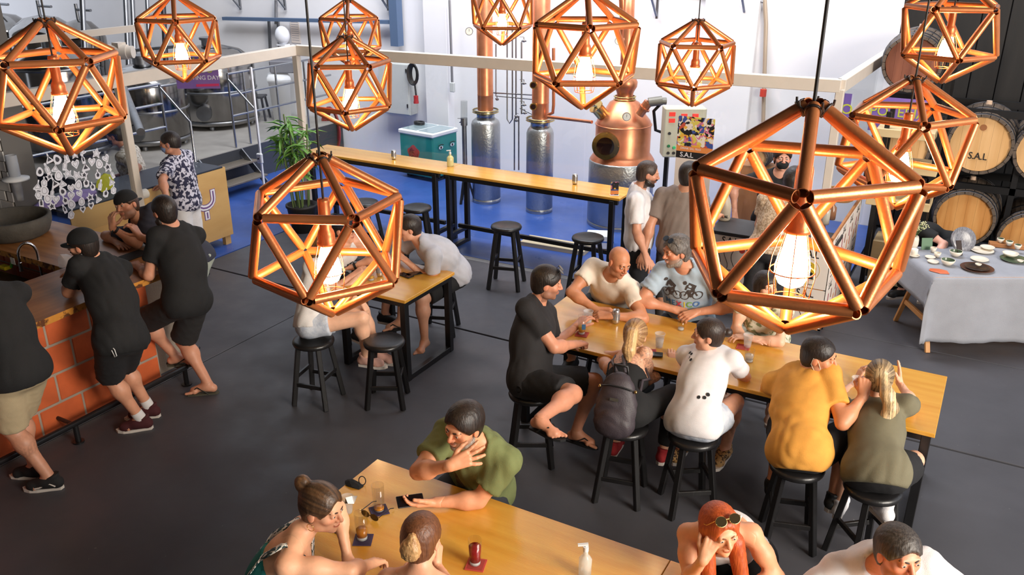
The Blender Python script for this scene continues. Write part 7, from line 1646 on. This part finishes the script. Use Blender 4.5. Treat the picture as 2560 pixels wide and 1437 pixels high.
# stickers on the glass: white cut-outs of many shapes
STK = mat('white_sticker', srgb(226,226,234), .6, var=.03, vscale=9); SI = mat('sticker_ink', srgb(60,58,66), .7)
def shape(k, rg):
    if k == 0: return [(.9*math.cos(t)*(1-.25*math.sin(t)), math.sin(t)*1.1) for t in np.linspace(0, 6.28, 15)[:-1]]
    if k == 1: return [(-.18, 1.3), (.18, 1.3), (.2, .7), (.8, .2), (.7, -.9), (0, -1.2), (-.7, -.9), (-.8, .2), (-.2, .7)]
    if k == 2: return [(0, 1.3), (.5, .4), (1.1, .5), (.7, -.2), (.9, -1), (0, -.6), (-.9, -1), (-.7, -.2), (-1.1, .5), (-.5, .4)]
    if k == 3: return [(-.25, 1.4), (.25, 1.4), (.3, .5), (.55, .2), (.5, -1.3), (-.5, -1.3), (-.55, .2), (-.3, .5)]
    if k == 4: return [(0, -1.1), (.9, 0), (.9, .6), (.5, .9), (0, .5), (-.5, .9), (-.9, .6), (-.9, 0)]
    return [(-.15, 1.4), (.15, 1.4), (.2, .5), (1., -.6), (.9, -.9), (-.9, -.9), (-1., -.6), (-.2, .5)]
rg = random.Random(21); gx = (cA[0]+P1[0])/2; dx_ = unit((P1-cA)*V3(1, 1, 0)); spots = []
polyreg = [(108, 400), (232, 372), (278, 385), (285, 480), (180, 545), (95, 505), (92, 440)]
def inside(x, y): 
    c = False; n = len(polyreg)
    for i in range(n):
        (x0, y0), (x1, y1) = polyreg[i], polyreg[i-1]
        if (y0 > y) != (y1 > y) and x < (x1-x0)*(y-y0)/(y1-y0)+x0: c = not c
    return c
tries = 0
while len(spots) < 66 and tries < 9000:
    tries += 1; x, y = rg.uniform(85, 290), rg.uniform(365, 555)
    if inside(x, y) and all((x-a)**2+(y-b)**2 > 18.5**2 for a, b in spots): spots.append((x, y))
KN = ('leaf shaped', 'flask shaped', 'star shaped', 'bottle shaped', 'heart shaped', 'cone shaped')
for i, (x, y) in enumerate(spots):
    k = i % 6; q = atx(x, y, gx+.012); s_ = rg.uniform(.038, .050); a = rg.uniform(-.4, .4); pl_ = [(u*math.cos(a)-v*math.sin(a), u*math.sin(a)+v*math.cos(a)) for u, v in shape(k, rg)]
    o = MB().prism([(u*s_, v*s_) for u, v in pl_], q, dx_, EZ, .002).build('glass_sticker', STK, label='white %s cut-out sticker on the glass beside the tiled pier' % KN[k], cat='sticker', group='white %s stickers on the glass' % KN[k])
    n_ = np.cross(dx_, EZ); mb = MB()
    if rg.random() < .35: mb.prism([(u*s_*.5, v*s_*.5) for u, v in pl_], q+n_*.0022, dx_, EZ, .0006)
    else: mb.tube([q+dx_*u*s_*.6+EZ*v*s_*.6+n_*.0025 for u, v in pl_], .0016, 4, closed=True)
    mb.build('print', SI, o)
# DJ counter glass tumbler, lilac drape and yellow-green bag behind the stickers
q = atx(492, 405, -8.75); q[2] = 1.046; MB().lathe([(0, 0), (.03, 0), (.036, .10), (.033, .10), (.028, .008), (0, .008)], q, 18).build('glass_tumbler', GLASS, label='clear tumbler on the dark counter top beside the floral shirt', cat='glass')
mb = MB(); q = atx(165, 480, -8.78); 
crumple((q[0], q[1], 1.046), (.16, .5, .11), cloth('lilac', (158,136,196)), 'lilac_cloth', 'lilac cloth heaped on the counter behind the stickers', 'cloth', 15, 40)
q = atx(262, 450, -8.85); crumple((q[0], q[1], 1.046), (.12, .16, .22), cloth('lime', (176,176,40)), 'lime_bag', 'lime green bag on the counter behind the stickers', 'bag', 17, 34)
# stall top: jug, bottles, basket, small barrel
q = atz(1808, 548, .921); jg = thing('cream_jug', 'cream ceramic bottle with dark lettering on the stall', 'jug', q); MB().lathe([(0, 0), (.07, 0), (.075, .02), (.072, .16), (.045, .24), (.025, .28), (.025, .32), (.03, .33), (0, .33)], q, 24).build('body', mat('cream_ceramic', srgb(222,206,180), .35), jg)
mb = MB(); put_text(mb, 'SAL', .04, q+EZ*.05-AF*.078, AX, EZ, .004, .001); mb.build('lettering', INK, jg)
for i, (px, py, cc, h_) in enumerate(((2062, 560, (200,196,180), .26), (2078, 548, (150,100,60), .22), (2050, 540, (206,206,200), .24))):
    q = atz(px, py, .93); t = thing('spirit_bottle', ('clear spirit bottle on the stall', 'brown spirit bottle on the stall', 'frosted spirit bottle on the stall')[i], 'bottle', q); MB().lathe([(0, 0), (.04, 0), (.042, .02), (.042, h_*.6), (.016, h_*.75), (.016, h_), (0, h_)], q, 18).build('body', mat('bottle_%d' % i, srgb(*cc), .12, alpha=.75), t); MB().cyl(q+EZ*h_, q+EZ*(h_+.03), .018).build('stopper', mat('bung_cork', (.6,.45,.3), .8), t)
q = atz(2100, 500, 1.03); bk = thing('bread_basket', 'brown woven basket at the stall side', 'basket', q)
for i in range(5): MB().tube([q+V3((.13+.012*i)*math.cos(t), (.10+.012*i)*math.sin(t), .02+.022*i) for t in np.linspace(0, 6.28, 19)[:-1]], .014, 7, closed=True).build('weave', mat('wicker', srgb(150,106,60), .8, bump=.5), bk)
MB().lathe([(0, 0), (.12, 0), (.12, .02), (0, .02)], q, 18).build('base', mat('wicker', (.3,.2,.1), .8), bk)
q = aty(1905, 388, 11.3); barrel(q[0], 11.3, q[2], .14, .32, 'tiny oak keg behind the bartender', HEADM); MB().box((q[0], 11.4, (q[2]-.14)/2), (.5, .3, q[2]-.14), None, .01).build('keg_pedestal', STW, label='wooden pedestal under the tiny oak keg', cat='pedestal')
# boards and box on the blue floor, steps by the still
q = atz(1390, 618, 0); MB().box(q+EZ*.03, (.9, .30, .06), rotz(.05), .004).build('floor_board', mat('beige_board', srgb(206,190,158), .7), label='beige boards lying on the blue floor under the high table', cat='board')
q = atz(1500, 615, 0); cb_ = thing('storage_box', 'white storage box with blue stripes under the high table', 'box', q); MB().box(q+EZ*.09, (.35, .25, .18), rotz(.4), .01).build('box', WHITEP, cb_); MB().box(q+EZ*.10, (.355, .255, .02), rotz(.4)).build('stripe', mat('blue_stripe', srgb(60,110,190), .6), cb_)
# ------------------------------------------------------------ backpack of the tattooed woman
BP = mat('cloth_backpack', srgb(60,52,58), .55, var=.1, bump=.2, bscale=120); BF = frame_u(heading(158), AU*.9+heading(158)*.25); bc = lift(1543, 1002, PW.M+heading(338)*.27, .06, 'n')
bpk = thing('backpack', 'dark plum leather backpack hanging on the tattooed back', 'backpack', bc-EZ*.2)
def bp_(x, y, z): return bc+BF@V3(x, y, z)
Q = [ell(bp_(0, 0, -.05), (.145, .085, .19), BF, .04), ell(bp_(0, .0, .10), (.10, .06, .10), BF, .05), ell(bp_(0, -.02, -.16), (.14, .085, .10), BF, .05)]
solid('bag_body', Q, .009, BP, bpk, folds(2, .008, .10)); MB().tube([bp_(.11, -.05, .10), bp_(.04, -.085, .12), bp_(-.05, -.085, .12), bp_(-.11, -.05, .10)], .006, 6).build('zip', BLACK, bpk)
MB().bar(bp_(-.03, -.098, .03), bp_(.03, -.098, .03), .004, .02, upv=tuple(BF[:, 2])).build('logo_plate', STEELR, bpk)
MB().tube([bp_(-.05, .02, .19), bp_(-.045, -.01, .25), bp_(.045, -.01, .25), bp_(.05, .02, .19)], .010, 7).build('handle', BLACK, bpk)
for q in (-1, 1): MB().tube([bp_(q*.03, .03, .19), PW.N+PW.CF@V3(q*.05, -.115, -.13), PW.N+PW.CF@V3(q*.075, -.06, .0), PW.N+PW.CF@V3(q*.09, .05, -.035), PW.N+PW.CF@V3(q*.13, .11, -.2), PW.N+PW.CF@V3(q*.165, .0, -.33), bp_(q*.12, .03, -.2)], .011, 8).build('shoulder_strap', BP, bpk)
for q in (-1, 1): MB().ball(bp_(q*.125, -.03, .09), .012, 8, 6).build('buckle', mat('gold', (.8,.6,.3), .2, 1.), bpk)

# ------------------------------------------------------------ ceramics on the grey cloth
CR = mat('cream_glaze', srgb(224,214,198), .3, var=.05); GR = mat('green_glaze', srgb(74,92,70), .25, var=.15); DK = mat('dark_glaze', srgb(52,40,36), .3, var=.1); OR = mat('orange_glaze', srgb(206,104,66), .35); GRY = mat('grey_glaze', srgb(140,140,146), .3, col2=srgb(92,92,100), vscale=40, stretch=(6, 1, 1)); BRN = mat('brown_plate', srgb(84,50,36), .4)
ZC = .806
def bowl(px, py, r, h, m_out, m_in, lab, nm='bowl', z=ZC):
    q = atz(px, py, z); t = thing(nm, lab, nm.replace('_', ' '), q); MB().lathe([(0, 0), (r*.5, 0), (r*.85, h*.5), (r, h), (r-.006, h)], q, 28, caps=False).build('outside', m_out, t); MB().lathe([(r-.006, h), (r*.82, h*.5), (r*.5, .010), (0, .008)], q, 28, caps=False).build('inside', m_in, t); return t
def plate(px, py, r, m, lab, z=ZC, h=.015): q = atz(px, py, z); MB().lathe([(0, 0), (r*.7, 0), (r, h), (r-.004, h+.003), (r*.7, .006), (0, .006)], q, 32).build('plate', m, label=lab, cat='plate')
bowl(2388, 640, .062, .055, CR, GR, 'cream bowl with green inside behind its twin bowl'); bowl(2368, 662, .066, .055, CR, GR, 'cream bowl with dark green inside at the table front')
bowl(2332, 630, .032, .05, CR, CR, 'small cream cup stacked beside the green card', 'cup'); bowl(2342, 643, .034, .05, CR, CR, 'small cream cup in front of the other cup', 'cup'); plate(2325, 645, .05, CR, 'small cream saucer beside the cream cups'); plate(2332, 656, .055, CR, 'cream oval dish at the front of the cups')
q = atz(2284, 640, ZC); plate(2284, 640, .055, CR, 'cream saucer under the white candle'); MB().lathe([(0, 0), (.032, .006), (.033, .075), (.028, .078), (0, .072)], q, 20).build('candle', mat('wax', srgb(236,226,210), .5), label='white pillar candle on a cream saucer', cat='candle')
q = atz(2281, 620, ZC); vs = thing('flower_vase', 'stoneware vase of small white dried flowers', 'vase', q); MB().lathe([(0, 0), (.04, 0), (.05, .05), (.048, .10), (.04, .13), (.036, .13), (0, .10)], q, 22).build('vase', CR, vs)
rg = random.Random(5); mb = MB(); ms_ = MB()
for i in range(26):
    a = rg.uniform(0, 6.28); r_ = rg.uniform(.01, .10); tip = q+V3(math.cos(a)*r_, math.sin(a)*r_, rg.uniform(.18, .30)); ms_.tube([q+EZ*.10, (q+EZ*.1+tip)/2+EZ*.02, tip], .0015, 4)
    for k in range(7): mb.ball(tip+V3(rg.gauss(0, .014), rg.gauss(0, .014), rg.gauss(0, .014)), .0055, 6, 4)
ms_.build('stems', STEM, vs, kind='stuff'); mb.build('blossoms', mat('dried_flowers', srgb(206,204,160), .8), vs, kind='stuff')
q = atz(2315, 622, ZC); cd2 = MB().box(q+EZ*.055+AF*.0, (.11, .006, .12), Fm@np.array([[1,0,0],[0,math.cos(.25),math.sin(.25)],[0,-math.sin(.25),math.cos(.25)]])).build('price_card', mat('green_card', srgb(90,122,94), .6), label='green card standing behind the cream cups', cat='card')
q = atz(2402, 622, ZC)+EZ*.10; Rp = Fm@np.array([[1,0,0],[0,math.cos(1.15),-math.sin(1.15)],[0,math.sin(1.15),math.cos(1.15)]]); MB().lathe([(0, -.012), (.07, -.01), (.13, .012), (.128, .018), (.07, -.002), (0, -.004)], q, 36, rot=Rp).build('display_plate', GRY, label='ridged silver grey plate propped upright on the ceramics table', cat='plate')
q = atz(2402, 640, ZC); MB().bar(q+AF*.02, q+EZ*.13+AF*.10, .05, .012).build('plate_stand', DK, label='dark stand behind the upright silver plate', cat='stand')
plate(2455, 628, .11, CR, 'cream oyster shaped platter behind the dark plate'); plate(2468, 620, .07, CR, 'small cream dish resting on the platter', ZC+.018); plate(2448, 650, .085, CR, 'cream oval dish between platter and dark plates'); plate(2442, 672, .15, BRN, 'large dark brown charger plate'); plate(2442, 670, .11, DK, 'black plate with cream rim on the brown charger', ZC+.018); bowl(2445, 664, .03, .02, CR, CR, 'tiny white sauce dish on the black plate', 'dish', ZC+.036)
plate(2535, 650, .13, GR, 'large green plate at the table end'); bowl(2525, 640, .075, .035, CR, CR, 'low cream bowl on the green plate', 'bowl', ZC+.018); bowl(2550, 655, .03, .02, CR, CR, 'tiny cream dish beside the low bowl', 'dish', ZC+.018)
q = atz(2520, 618, ZC); MB().box(q+EZ*.02, (.36, .09, .04), Fm@rotz(-.35), .004).build('wooden_riser', STW, label='narrow wooden riser holding three small cups', cat='riser')
for i, (px, py) in enumerate(((2500, 606), (2522, 613), (2543, 622))): bowl(px, py, .035, .045, CR, GR, 'small cream and green cup on the wooden riser', 'cup', ZC+.041)['group'] = 'cups on the wooden riser'
q = atz(2348, 678, ZC); crumple(q, (.11, .07, .012), OR, 'orange_tile', 'orange and blue glazed slab at the table front corner', 'tile', 9, 30)
